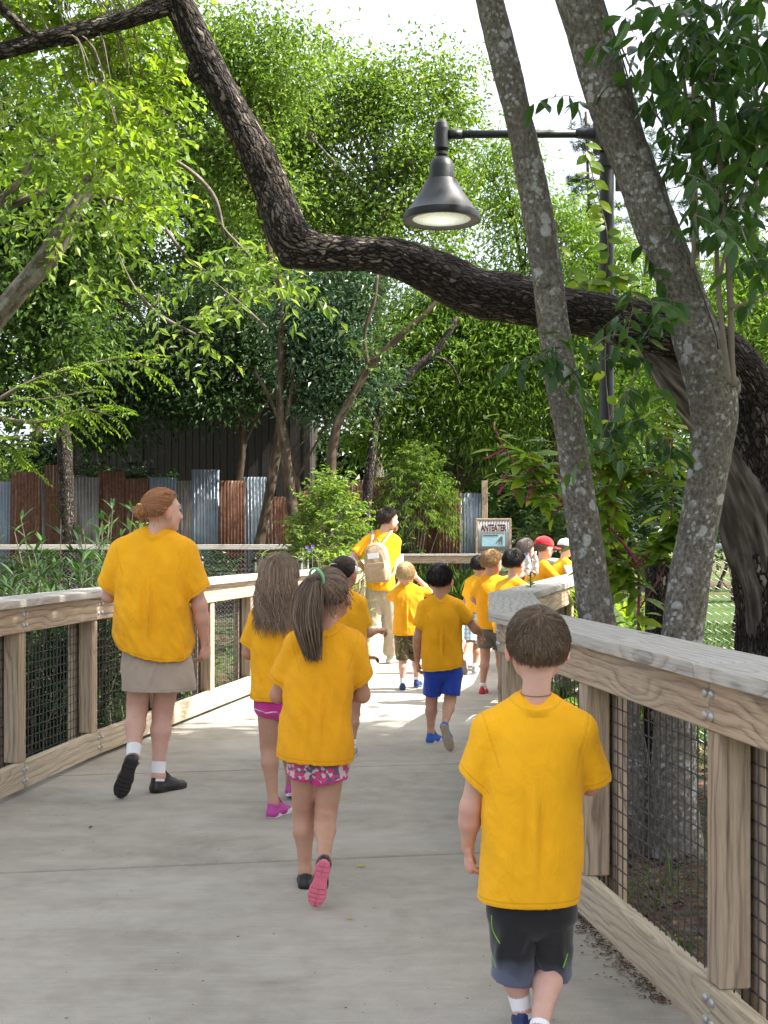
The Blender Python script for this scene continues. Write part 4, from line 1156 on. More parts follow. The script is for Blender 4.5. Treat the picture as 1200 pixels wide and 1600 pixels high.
    if 'secs' in so:
        S2 = np.array(so['secs']); lo = np.minimum(lo, [(S2[:, 1] - S2[:, 3]).min() - org[0] - .06, (S2[:, 2] - S2[:, 4]).min() - org[1] - .06, S2[:, 0].min() - .05])
        hi = np.maximum(hi, [(S2[:, 1] + S2[:, 3]).max() - org[0] + .06, (S2[:, 2] + S2[:, 4]).max() - org[1] + .06, S2[:, 0].max() + .05])
    F = Field(lo, hi, hS2); cuts = []
    wz = pel[2] + .10 * m
    if 'secs' in so:
        p, nn = np.asarray(so['hem'][0]) - org, unit(np.asarray(so['hem'][1], float))
        F.loft([(s[0], s[1] - org[0], s[2] - org[1], s[3], s[4]) for s in so['secs']], .02, 2.3, cut=(p, nn)); cuts.append((p, nn, p, 1.0))
    else:
        F.cone(pel + [0, 0, .07 * m], pel, R(.100), R(.106), .03 * m, hside, .74); F.cone(hl, hr, R(.066) + .006 * m, R(.066) + .006 * m, .03 * m)
        for s in 'lr':
            hp_, kn = J['hip' + s], J['kn' + s]; r0, r1 = so.get('r', (.080 * m, .074 * m))
            if so.get('long'):
                an_ = J['an' + s]; F.cone(hp_, kn, r0, r1, .006 * m); nn = unit(an_ - kn); b = seg(kn, an_, so.get('hemt', .93)); F.cone(kn, b + nn * .05, r1, so['r2'], .012 * m, cut=(b, nn)); cuts.append((b, nn, b, so['r2'] * 1.8))
            else:
                b = seg(hp_, kn, so['len' + s]); nn = unit(unit(kn - hp_) + np.asarray(so.get('tilt' + s, (0, 0, 0)), float))
                F.cone(hp_, b + unit(kn - hp_) * .05, r0, r1, .004 * m, cut=(b, nn), u=np.array([0, 1.0, 0]), q=so.get('q', .90)); cuts.append((b, nn, b, r1 * 1.9))
    V, Q = surface_nets(F); V = relax(V, Q, 1, 0.5); Q, dist = open_cuts(V, Q, cuts, hS2); N, _ = vnormals(V, Q)
    fl2 = []
    for k in range(so.get('nf', 5)):
        s = 'lr'[k % 2]; a = J['hip' + s] + rng.normal(size=3) * .05 * m; b = seg(J['hip' + s], J['kn' + s], rng.uniform(.5, 1.2)) + rng.normal(size=3) * .05 * m
        a[1] = b[1] = min(a[1], b[1]) - .06 * m; fl2.append((a, b, .012 * m, .006 * m))
    V = add_folds(V, N, np.clip(dist / .02, .5, 1), sp.get('seed', 1) + 50, so.get('amp', .006) * m, fl2)
    mb = MB(); mb.add(V, Q, dist, np.c_[V[:, :2], dist]); o = mb.build(so.get('name', 'shorts'), M[so['mat']], body, smooth=True)

    # ---- shoes
    for s in 'lr':
        f = sp.get('shoe' + s, sp.get('shoe'))
        if f is None: continue
        td = J['toe' + s] - J['an' + s]
        add_shoe(body, J['an' + s], f.get('dir' + s, f.get('dir', unit(td * [1, 1, 0.0]))), f.get('up' + s, f.get('up', (0, 0, 1))), sp['shoelen'], f['mats'], f.get('sock'), J['kn' + s], (R(.0245), R(.028), .28 * np.linalg.norm(J['kn' + s] - J['an' + s])))
    return body, hc, A, J, org, rng
# ================================================================== the people, posed from the photograph (pixels + distance along the view)
def joints(Y, **kw):
    return {k: at(v[0], v[1], Y + (v[2] if len(v) > 2 else 0.0)) for k, v in kw.items()}
def rows(Y, R):
    """(py, x left, x right, half depth[, dy]) -> loft sections in metres"""
    out = []
    for r in R:
        dy = r[4] if len(r) > 4 else 0.0
        a, b = at(r[1], r[0], Y + dy), at(r[2], r[0], Y + dy)
        out.append((a[2], (a[0] + b[0]) / 2, Y + dy, (b[0] - a[0]) / 2, r[3]))
    return out
def hemplane(px, py, Y, gx=0.0, gy=0.0):
    return (at(px, py, Y), (gx, gy, -1.0))
D = lambda *v: np.array(v, float)
PALE, MID, TAN = (0.60, 0.375, 0.30), (0.55, 0.33, 0.245), (0.46, 0.265, 0.185)
ft = lambda a, l=0.12: D(*a)

# -- boy in black shorts, near the timber corner
Y = 3.60
J = joints(Y, head=(840, 1012), neck=(836, 1102), shl=(764, 1142), shr=(906, 1142), ell=(735, 1262, .02), wrl=(731, 1322, .06), elr=(922, 1226, .05), wrr=(900, 1190, .22),
           pelvis=(830, 1402), hipl=(800, 1425), hipr=(864, 1425), knl=(801, 1506, .02), anl=(816, 1580, .0), knr=(860, 1506, .05), anr=(842, 1612, -.13), toel=(820, 1580, .14), toer=(842, 1625, .0))
b, hc, A, Jl, org, rng = make_person(dict(J=J, m=0.98, hs=.95, h=.0062, hc=.0055, seed=3, skin=PALE, ear=1.5, head=(0.04, -0.05, 0.0), shoelen=.20,
    label='boy with short brown hair in gold t-shirt and black sport shorts',
    shirt=dict(secs=rows(Y, [(1108, 795, 880, .060), (1135, 768, 905, .078), (1180, 752, 913, .095), (1240, 752, 911, .102), (1300, 750, 911, .106), (1360, 747, 907, .110), (1412, 744, 903, .112), (1450, 743, 903, .112)]),
               hem=(D((824-600)/2000*Y, Y, .383), (0, 0, -1)), sll=.66, slr=.92, tiltl=(-.45, 0, .1), srad=(.054, .066), fold=1.2, nf=6, amp=.0062,
               collar_off=(0, -.004, .010), collar_tilt=-.40),
    shorts=dict(mat='blackshort', lenl=1.27, lenr=1.16, r=(.072, .070), tiltl=(-.12, 0, 0), amp=.006, nf=6),
    handl=dict(d=D(.08, .12, -1), back=D(-1, -.25, 0), thumb=D(.1, 1, 0), curl=.75), handr=dict(d=D(-.3, .9, .1), back=D(.5, 0, .8), thumb=D(-.8, 0, .4), curl=.8),
    shoel=dict(mats=('shoe_navy', 'sole_white'), sock=.20), shoer=dict(mats=('shoe_navy', 'sole_white'), sock=.06)))
hair_short(b, hc, A, .95, M['hair_lightbrown'], rng, n=9000, length=.036, lift=.011, swirl=1.2, crown=(.12, -.55, .8), nape=-.88, low=-.12, rad=.0009)
mbn = MB(); an = np.linspace(0, 2*math.pi, 33); nbase = hc - A[2] * .055 * .95 - A[1] * .015 * .95; nkp = Jl['neck'] + (nbase - Jl['neck']) * (.034 / (nbase - Jl['neck'])[2])
add_tube(mbn, nkp + np.stack([np.cos(an)*.0425, np.sin(an)*.0425, -np.sin(an)*-.004], 1) * 1.0, .0013, 5, False); mbn.build('necklace', M['hair_sandy'], b, smooth=True)

# -- woman with auburn hair by the left-hand railing
Y = 7.04
J = joints(Y, head=(255, 799), neck=(243, 836), shl=(191, 864), shr=(289, 864), ell=(170, 930, .04), wrl=(190, 922, .26), elr=(312, 946, .02), wrr=(320, 1000, .08),
           pelvis=(243, 1000), hipl=(221, 1022), hipr=(268, 1022), knl=(214, 1110, .02), anl=(208, 1186, -.16), knr=(254, 1112, .06), anr=(247, 1213, .0), toel=(195, 1232, -.10), toer=(270, 1213, .15))
b, hc, A, Jl, org, rng = make_person(dict(J=J, m=1.36, hs=1.10, h=.0085, hc=.008, seed=8, skin=PALE, head=(1.0, -.04, 0), shoelen=.255, neck_r=.95, handsize=.175,
    label='woman with auburn hair in a bun wearing gold t-shirt, khaki shorts and black shoes',
    shirt=dict(secs=rows(Y, [(842, 215, 270, .085), (862, 186, 295, .11), (900, 179, 298, .145), (940, 182, 297, .155), (980, 181, 299, .165), (1012, 182, 301, .17), (1050, 184, 303, .17)]),
               hem=(D((243-600)/2000*Y, Y, .805), (-.186, .40, -1)), sll=.78, tiltl=(-.2, .2, 0), tiltr=(.35, 0, 0), srad=(.085, .088), fold=1.8, nf=12, amp=.0125, collar_tilt=-.2, collar_off=(0, -.002, .0)),
    shorts=dict(mat='khaki', secs=rows(Y, [(960, 200, 284, .11), (985, 196, 288, .125), (1012, 192, 294, .14), (1045, 190, 301, .150), (1083, 191, 306, .158), (1110, 192, 307, .158)]), hem=(D((248-600)/2000*Y, Y, .56), (0, 0, -1)), amp=.009, nf=8),
    handl=dict(d=D(.4, .8, -.2), back=D(-.6, 0, .8), thumb=D(.5, .2, .5), curl=.6), handr=dict(d=D(.03, .2, -1), back=D(.9, -.5, 0), thumb=D(-.3, 1, 0), curl=.65),
    shoel=dict(mats=('shoe_black', 'sole_black'), sock=.26, dir=D(-.33, .22, -.9), up=D(.05, .95, .25)), shoer=dict(mats=('shoe_black', 'sole_black'), sock=.26, dir=D(.62, .78, 0))))
hair_gathered(b, hc, A, 1.10, M['hair_red'], rng, tie=(0, -.95, .12), n=4200, lift=.011, bun=((0, -.128, -.005), .036), tie_mat=plain('yellow_tie', (.8, .7, .04), .5), tail_r=.02, wisps=120)

# -- girl with ponytail and print shorts
Y = 5.10
J = joints(Y, head=(514, 931), neck=(509, 987), shl=(464, 1008), shr=(552, 1008), ell=(434, 1086, .06), wrl=(470, 1082, .24), elr=(566, 1086, .06), wrr=(532, 1082, .24),
           pelvis=(494, 1172), hipl=(476, 1192), hipr=(517, 1192), knl=(474, 1272, .06), anl=(477, 1362, .03), knr=(509, 1276, .0), anr=(506, 1346, -.25), toel=(477, 1362, .15), toer=(485, 1400, -.2))
b, hc, A, Jl, org, rng = make_person(dict(J=J, m=1.03, hs=1.0, h=.007, hc=.0065, seed=11, skin=TAN, head=(.28, .02, 0), shoelen=.198,
    label='girl with a long brown ponytail, gold t-shirt, pink print shorts and pink-soled shoes',
    shirt=dict(secs=rows(Y, [(993, 478, 540, .058), (1012, 459, 557, .078), (1050, 447, 555, .094), (1095, 443, 549, .100), (1140, 437, 550, .106), (1180, 432, 553, .110), (1215, 431, 554, .110)]),
               hem=(D((493-600)/2000*Y, Y, .527), (-.07, .17, -1)), sll=.70, srad=(.058, .062), fold=1.5, nf=9, amp=.0095, tiltl=(-.1, .1, -.2), tiltr=(.45, .1, 0)),
    shorts=dict(mat='printshort', lenl=.20, lenr=.34, r=(.082, .088), tiltr=(.25, 0, 0), amp=.007),
    handl=dict(d=D(.8, .6, 0), back=D(0, .5, .8), thumb=D(0, .3, 1), curl=.7), handr=dict(d=D(-.8, .6, 0), back=D(0, .5, .8), thumb=D(0, .3, 1), curl=.7),
    shoel=dict(mats=('shoe_black', 'sole_pink')), shoer=dict(mats=('shoe_black', 'sole_pink'), dir=D(-.21, .16, -.96), up=D(.02, .97, .2))))
hair_gathered(b, hc, A, 1.0, M['hair_brown'], rng, tie=(-.12, -.78, .62), n=4200, lift=.008, tail=[(-.030, -.125, .06), (-.043, -.150, -.05), (-.035, -.150, -.15), (-.022, -.140, -.245)], tail_n=1500, tail_r=.062, tie_mat=plain('green_tie', (.2, .5, .25), .5), wisps=160)

# -- girl with loose wavy hair
Y = 6.42
J = joints(Y, head=(437, 899), neck=(437, 946), shl=(405, 966), shr=(468, 966), ell=(388, 1020, .04), wrl=(398, 1022, .22), elr=(486, 1020, .04), wrr=(474, 1022, .22),
           pelvis=(432, 1086), hipl=(420, 1102), hipr=(446, 1102), knl=(420, 1166, .05), anl=(427, 1254, .0), knr=(451, 1160, .22), anr=(455, 1221, .45), toel=(432, 1254, .14), toer=(456, 1225, .6))
b, hc, A, Jl, org, rng = make_person(dict(J=J, m=1.06, hs=1.0, h=.0085, hc=.008, seed=15, skin=TAN, head=(.1, 0, 0), shoelen=.205,
    label='girl with loose wavy brown hair, gold t-shirt, magenta shorts and pink shoes',
    shirt=dict(secs=rows(Y, [(953, 415, 460, .058), (970, 401, 473, .078), (1005, 393, 476, .095), (1050, 394, 477, .102), (1092, 391, 477, .108), (1110, 391, 477, .108)]),
               hem=hemplane(432, 1089, Y, 0, .15), sll=.75, srad=(.058, .060), amp=.009, fold=1.3),
    shorts=dict(mat='pink', lenl=.16, lenr=.12, r=(.068, .074)),
    handl=dict(d=D(.5, .8, 0), back=D(-.6, 0, .8), thumb=D(.4, .3, .8), curl=.7), handr=dict(d=D(-.5, .8, 0), back=D(.6, 0, .8), thumb=D(-.4, .3, .8), curl=.7),
    shoel=dict(mats=('shoe_pink', 'sole_white'), dir=D(.42, .9, 0)), shoer=dict(mats=('shoe_pink', 'sole_white'), dir=D(.1, .95, -.3), up=D(0, .35, .95))))
hair_long(b, hc, A, 1.0, M['hair_wavy'], rng, n=2600, length=.27, wave=.020, floor_y=lambda p, lay: np.interp(p[:, 2], [-.25, -.14, -.06], [-.118, -.085, -.06]) - .03 * lay)

# -- girl with headband, mostly hidden behind the ponytail girl
Y = 8.2
J = joints(Y, head=(538, 896), neck=(538, 930), shl=(516, 944), shr=(561, 944), ell=(505, 992, .04), wrl=(516, 992, .2), elr=(570, 990, .04), wrr=(588, 986, .16),
           pelvis=(541, 1052), hipl=(529, 1064), hipr=(554, 1064), knl=(527, 1112, .2), anl=(527, 1158, .40), knr=(552, 1114, .02), anr=(549, 1164, -.02), toel=(527, 1160, .55), toer=(552, 1166, .1))
b, hc, A, Jl, org, rng = make_person(dict(J=J, m=1.03, hs=.98, h=.009, hc=.009, seed=21, skin=TAN, head=(.55, -.05, 0), shoelen=.2,
    label='dark-haired girl with a pale headband and gold t-shirt, holding one fist out',
    shirt=dict(secs=rows(Y, [(935, 523, 556, .058), (950, 511, 567, .08), (980, 508, 572, .095), (1020, 506, 574, .10), (1060, 505, 575, .105), (1085, 505, 575, .105)]), hem=hemplane(540, 1064, Y, 0, .15), sll=.75, srad=(.057, .060)),
    shorts=dict(mat='grey', lenl=.4, lenr=.4, r=(.08, .08)),
    handl=dict(d=D(.6, .8, 0), back=D(0, .3, 1), thumb=D(.5, .5, .8), curl=.9), handr=dict(d=D(.75, .6, .1), back=D(.2, 0, 1), thumb=D(-.5, .3, .5), curl=1.0),
    shoe=dict(mats=('shoe_grey', 'sole_white'), sock=.12)))
hair_gathered(b, hc, A, .98, M['hair_darkbrown'], rng, tie=(-.1, -.9, .42), n=2600, lift=.007, bun=((-.006, -.102, .035), .026), tie_mat=M['band'], tail_r=.02)
mbb = MB(); an = np.linspace(-1.9, 1.9, 25)
ring = np.stack([.0855*np.sin(an), -.012 + .02*0 + .102*np.cos(an)*.35 - .0, .022 + .10*np.cos(an)*.95 - .03], 1) * .98
ring = np.stack([np.sin(an)*.084, np.cos(an)*.03 + .02, np.cos(an)*.098 + .012], 1) * .98
add_tube(mbb, hc + ring @ A, .0055, 6); mbb.build('headband', M['band'], b, smooth=True)

# -- man with backpack
Y = 14.0
J = joints(Y, head=(607, 812), neck=(599, 834), shl=(574, 848), shr=(617, 848), ell=(551, 872, -.04), wrl=(570, 888, .06), elr=(613, 879, .04), wrr=(621, 889, .2),
           pelvis=(594, 922), hipl=(586, 930), hipr=(604, 930), knl=(583, 984, .0), anl=(582, 1034, -.34), knr=(609, 984, .14), anr=(610, 1023, .24), toel=(600, 1050, -.2), toer=(618, 1026, .4))
b, hc, A, Jl, org, rng = make_person(dict(J=J, m=1.38, hs=1.14, h=.011, hc=.011, seed=31, skin=PALE, head=(1.15, -.05, 0), shoelen=.27, handsize=.18,
    label='bearded man with dark hair, gold t-shirt and stone-coloured trousers, wearing a backpack',
    shirt=dict(secs=rows(Y, [(838, 585, 612, .085), (852, 571, 620, .11), (880, 573, 617, .135), (905, 575, 616, .135), (930, 574, 617, .135)]), hem=hemplane(595, 920, Y, -.1, .15), sll=.72, srad=(.078, .08), amp=.007, fold=1.3),
    shorts=dict(name='trousers', mat='stone', long=True, r=(.096, .076), r2=.076, amp=.010, nf=10, hemt=.97),
    handl=dict(d=D(.6, .3, -.4), back=D(-.3, -1, .1), thumb=D(.4, 0, 1), curl=.6), handr=dict(d=D(.7, .6, .1), back=D(.3, -.6, .7), thumb=D(-.2, .3, 1), curl=.6),
    shoel=dict(mats=('shoe_cream', 'sole_grey'), dir=D(.62, .25, -.72), up=D(.55, .45, .7)), shoer=dict(mats=('shoe_cream', 'sole_grey'), dir=D(.6, .8, 0))))
hair_short(b, hc, A, 1.14, M['hair_darkbrown'], rng, n=2600, length=.05, lift=.014, swirl=.3, crown=(0, -.5, .85), rad=.0016)
mbd = MB(); s0 = unit(np.c_[rng.uniform(-.8, .8, 700), rng.uniform(.35, 1, 700), rng.uniform(-1, -.28, 700)])
p = np.array([0, .030, -.034]) + s0 * np.array([.057, .060, .070]); pl = np.stack([p, p + s0 * .008 + [0, 0, -.006], p + s0 * .012 + [0, 0, -.018]], 1) * 1.14
add_strands(mbd, hc + pl.reshape(-1, 3).reshape(700, 3, 3) @ A, .0022, rng.uniform(0, 1, 700)); mbd.build('beard', M['hair_sandy'], b, smooth=True)

# -- blond boy with both hands up
Y = 11.76
J = joints(Y, head=(634, 898), neck=(634, 915), shl=(621, 926), shr=(653, 925), ell=(610, 934, .10), wrl=(623, 912, .16), elr=(671, 925, .08), wrr=(650, 901, .14),
           pelvis=(635, 986), hipl=(627, 994), hipr=(645, 994), knl=(629, 1031, .03), anl=(629, 1067, .0), knr=(650, 1029, .08), anr=(651, 1061, .18), toel=(629, 1067, .15), toer=(656, 1061, .3))
b, hc, A, Jl, org, rng = make_person(dict(J=J, m=.93, hs=.97, h=.009, hc=.009, seed=41, skin=PALE, head=(.1, .05, 0), shoelen=.185,
    label='small blond boy in gold t-shirt and camouflage shorts raising both hands to his face',
    shirt=dict(secs=rows(Y, [(918, 624, 645, .055), (930, 614, 660, .075), (950, 617, 657, .09), (975, 615, 655, .095), (1000, 613, 654, .098), (1010, 613, 654, .098)]), hem=hemplane(634, 991, Y, 0, .1), sll=.8, srad=(.055, .058), amp=.010, fold=1.8),
    shorts=dict(mat='camo', lenl=.98, lenr=.98, r=(.074, .070)),
    handl=dict(d=D(.3, .3, .8), back=D(-.7, -.5, .2), thumb=D(.3, .6, .2), curl=.5), handr=dict(d=D(-.3, .3, .8), back=D(.7, -.5, .2), thumb=D(-.3, .6, .2), curl=.5),
    shoe=dict(mats=('shoe_navy', 'sole_blue'), sock=.16)))
hair_short(b, hc, A, .97, M['hair_blond'], rng, n=2600, length=.035, lift=.010, swirl=.6, nape=-.85)

# -- boy in royal blue shorts
Y = 8.73
J = joints(Y, head=(688, 907), neck=(688, 937), shl=(663, 950), shr=(714, 948), ell=(652, 998, .0), wrl=(652, 1032, .04), elr=(741, 981, .02), wrr=(750, 990, .08),
           pelvis=(691, 1042), hipl=(677, 1052), hipr=(708, 1052), knl=(674, 1097, .03), anl=(673, 1145, .0), knr=(703, 1095, -.02), anr=(695, 1134, -.32), toel=(678, 1145, .14), toer=(702, 1165, -.25))
b, hc, A, Jl, org, rng = make_person(dict(J=J, m=.98, hs=1.0, h=.0085, hc=.008, seed=51, skin=TAN, head=(.35, -.05, 0), shoelen=.195,
    label='boy with black hair in gold t-shirt and royal blue shorts, one shoe sole lifted',
    shirt=dict(secs=rows(Y, [(941, 674, 703, .058), (956, 660, 719, .078), (985, 658, 722, .095), (1015, 658, 722, .10), (1045, 659, 724, .104), (1065, 659, 725, .104)]), hem=hemplane(691, 1043, Y, .12, .15), sll=.66, tiltl=(-.3, 0, 0), tiltr=(.3, 0, -.2), srad=(.056, .060), amp=.0095, fold=1.5),
    shorts=dict(mat='blue', lenl=.76, lenr=.80, r=(.068, .072), amp=.007),
    handl=dict(d=D(.06, .1, -1), back=D(-1, -.2, 0), thumb=D(0, 1, 0), curl=.6), handr=dict(d=D(.3, .4, -.5), back=D(.7, -.2, .6), thumb=D(-.5, .6, 0), curl=.8),
    shoel=dict(mats=('shoe_blue', 'sole_white'), dir=D(.45, .88, 0)), shoer=dict(mats=('shoe_blue', 'sole_tan'), dir=D(.27, .16, -.94), up=D(.05, .96, .2))))
hair_short(b, hc, A, 1.0, M['hair_black'], rng, n=3600, length=.030, lift=.009, swirl=.8, nape=-.85)

# -- the children at the bend of the railing
Y = 13.1
J = joints(Y, head=(750, 885), neck=(747, 903), shl=(734, 911), shr=(760, 911), ell=(728, 940, .08), wrl=(740, 946, .26), elr=(770, 936, .1), wrr=(774, 928, .3),
           pelvis=(745, 958), hipl=(737, 964), hipr=(753, 964), knl=(734, 1004, -.02), anl=(725, 1030, -.22), knr=(745, 1008, .04), anr=(742, 1042, .0), toel=(727, 1040, -.1), toer=(748, 1042, .15))
b, hc, A, Jl, org, rng = make_person(dict(J=J, m=.98, hs=.98, h=.011, hc=.011, seed=61, skin=TAN, head=(.6, -.1, 0), shoelen=.195,
    label='black-haired child in gold t-shirt and pale blue plaid shorts beside the boy in grey shorts',
    shirt=dict(secs=rows(Y, [(905, 740, 755, .055), (914, 731, 764, .078), (935, 728, 766, .095), (957, 727, 766, .10), (970, 727, 766, .10)]), hem=hemplane(746, 956, Y), sll=.7, srad=(.055, .058), fold=1.2),
    shorts=dict(mat='plaid', lenl=.92, lenr=.92, r=(.076, .072)), handl=dict(d=D(.3, .8, -.2), back=D(-.6, 0, .7), thumb=D(.3, .2, .8)), handr=dict(d=D(.5, .8, 0), back=D(.3, 0, 1), thumb=D(-.5, .3, .4)),
    shoel=dict(mats=('shoe_grey', 'sole_grey'), dir=D(.1, .4, -.85), up=D(.1, .9, .4), sock=.12), shoer=dict(mats=('shoe_grey', 'sole_white'), dir=D(.5, .85, 0), sock=.14)))
hair_short(b, hc, A, .98, M['hair_black'], rng, n=1500, length=.04, lift=.010, rad=.0016)

Y = 11.5
J = joints(Y, head=(769, 880), neck=(765, 903), shl=(750, 913), shr=(783, 911), ell=(740, 936, .06), wrl=(750, 946, .24), elr=(803, 903, .16), wrr=(826, 893, .32),
           pelvis=(767, 978), hipl=(758, 985), hipr=(777, 985), knl=(758, 1027, .03), anl=(754, 1073, -.02), knr=(782, 1026, .12), anr=(783, 1066, .15), toel=(760, 1073, .12), toer=(790, 1066, .3))
b, hc, A, Jl, org, rng = make_person(dict(J=J, m=1.04, hs=1.0, h=.0095, hc=.0095, seed=71, skin=TAN, head=(.85, -.12, 0), shoelen=.205,
    label='sandy-haired boy in gold t-shirt, grey shorts and red shoes stretching an arm along the railing',
    shirt=dict(secs=rows(Y, [(906, 756, 776, .056), (916, 747, 787, .08), (940, 744, 791, .098), (970, 744, 792, .102), (990, 745, 793, .104), (1000, 745, 793, .104)]), hem=hemplane(768, 983, Y), sll=.75, srad=(.057, .060), amp=.010, fold=1.6),
    shorts=dict(mat='grey', lenl=.62, lenr=.62, r=(.080, .078)), handl=dict(d=D(.3, .8, -.2), back=D(-.6, 0, .7), thumb=D(.3, .2, .8)), handr=dict(d=D(.7, .7, -.1), back=D(.1, 0, 1), thumb=D(-.6, .5, .2), curl=.5),
    shoe=dict(mats=('shoe_red', 'sole_white'), sock=.1)))
hair_short(b, hc, A, 1.0, M['hair_sandy'], rng, n=2200, length=.04, lift=.012, swirl=.5, rad=.0013)

def leaner(Y, head, yaw, hairmat, label, seed, shirt='shirt', m=1.0, hs=1.0, cap=None, hair=True, lean=0.10, foot=1.40):
    """a child leaning on the railing: head at a pixel, body under it, forearms on the cap"""
    s = FPX / Y; hx, hy = head; H = at(hx, hy, Y); gx = H[0]; z = H[2]
    f = D(math.sin(yaw), math.cos(yaw), 0); r = D(math.cos(yaw), -math.sin(yaw), 0)
    c = D(gx, Y, 0); up = D(0, 0, 1); J = {}
    J['head'] = H; J['neck'] = H - f * .03 - up * .155 * hs; nk = J['neck']
    for s_, sg in (('l', -1), ('r', 1)):
        J['sh' + s_] = nk + r * sg * .115 * m - up * .055 * m
        J['el' + s_] = J['sh' + s_] + f * .14 * m + r * sg * .07 - up * .16 * m
        J['wr' + s_] = J['el' + s_] + f * .19 * m - r * sg * .05 + up * .05
    pel = nk - f * lean * m - up * (.36 * m); J['pelvis'] = pel
    g = 0.0
    for s_, sg in (('l', -1), ('r', 1)):
        J['hip' + s_] = pel + r * sg * .06 * m - up * .04 * m
        J['an' + s_] = D(pel[0], pel[1], 0) + r * sg * .08 * m - f * .05 * sg + up * .07 * m
        J['kn' + s_] = (J['hip' + s_] + J['an' + s_]) / 2 + f * .03
        J['toe' + s_] = J['an' + s_] + f * .15
    zs = [nk[2] + .0, nk[2] - .05 * m, nk[2] - .16 * m, nk[2] - .32 * m, nk[2] - .46 * m]
    secs = [(zz, *(nk[:2] - f[:2] * lean * m * t), a, bb) for zz, t, a, bb in zip(zs, (0, .1, .4, .9, 1.1), (.06 * m, .125 * m, .135 * m, .14 * m, .145 * m), (.055 * m, .08 * m, .11 * m, .12 * m, .12 * m))]
    out = make_person(dict(J=J, m=m, hs=hs, h=.012, hc=.012, seed=seed, skin=PALE, head=(yaw, -.12, 0), shoelen=.2, label=label,
        shirt=dict(secs=secs, hem=(D(pel[0], pel[1], nk[2] - .42 * m), (0, 0, -1)), mat=shirt, sll=.75, srad=(.057, .06)),
        shorts=dict(mat='grey', lenl=.8, lenr=.8, r=(.088, .086)), handl=dict(d=f + r * .3, back=up, thumb=r), handr=dict(d=f - r * .3, back=up, thumb=-r),
        shoe=dict(mats=('shoe_grey', 'sole_white'))))
    b, hc, A, Jl, org, rng = out
    if hair: hair_short(b, hc, A, hs, M[hairmat], rng, n=1800, length=.04 if cap is None else .03, lift=.012 if cap is None else .006, rad=.0016)
    if cap is not None:
        G = Field((-.16, -.16, -.06), (.16, .26, .18), .008)
        G.ell((0, -.012, .040), (.090, .106, .088)); sl, P = G.sub(G.lo, G.lo + G.n * G.h); G.D = np.maximum(G.D, .028 - P[..., 2]); G.D = np.maximum(G.D, -((np.linalg.norm((P - [0, -.012, .034]) / np.array([.083, .098, .080]), axis=-1) - 1) * .08))
        V, Q = surface_nets(G); mb = MB(); mb.add(hc + V * hs @ A, Q)
        n = 15; t = np.linspace(-1, 1, n); e0 = np.stack([t * .078, .070 + .022 * (1 - t * t), .034 + 0 * t], 1); e1 = np.stack([t * .075, .080 + .105 * np.sqrt(1 - (t * .98) ** 2), .022 - .014 * t * t + 0 * t], 1)
        V = np.vstack([e0, e1, e1 - [0, 0, .004], e0 - [0, 0, .004]]); k = np.arange(n - 1)
        Q = np.vstack([np.stack([i * n + k, i * n + k + 1, j * n + k + 1, j * n + k], 1) for i, j in ((0, 1), (1, 2), (2, 3))])
        mb.add(hc + V * hs @ A, Q); o = mb.build('cap', cap, b, smooth=True); bm_flip(o)
        mb = MB(); mb.add(*box_vf((0, 0, 0), .014, .014, .010, None)); mb.V[0] = hc + (mb.V[0] + D(0, -.012, .128)) * hs @ A; mb.build('cap_button', cap, o)
    return b
leaner(10.75, (804, 880), .75, 'hair_black', 'black-haired boy in gold t-shirt bent low over the sunlit railing cap', 81, m=1.02, lean=.02)
leaner(13.9, (822, 859), .9, 'hair_grey', 'child with cropped ash-brown hair in dark top next to the red-capped child', 82, shirt='whiteshirt', m=1.05)
M['redcap'] = cloth_mat('red_cap_cotton', (.52, .012, .022), hemline=False); M['whitecap'] = cloth_mat('white_cap_cotton', (.72, .72, .72), hemline=False)
leaner(13.5, (851, 857), 1.25, 'hair_lightbrown', 'child in a red baseball cap and gold t-shirt leaning on the railing', 83, cap=M['redcap'], m=1.08, hs=1.02)
leaner(16.2, (884, 857), 1.2, 'hair_lightbrown', 'child in a white baseball cap at the railing behind the lichen-spotted trunk', 84, cap=M['whitecap'], m=1.1)

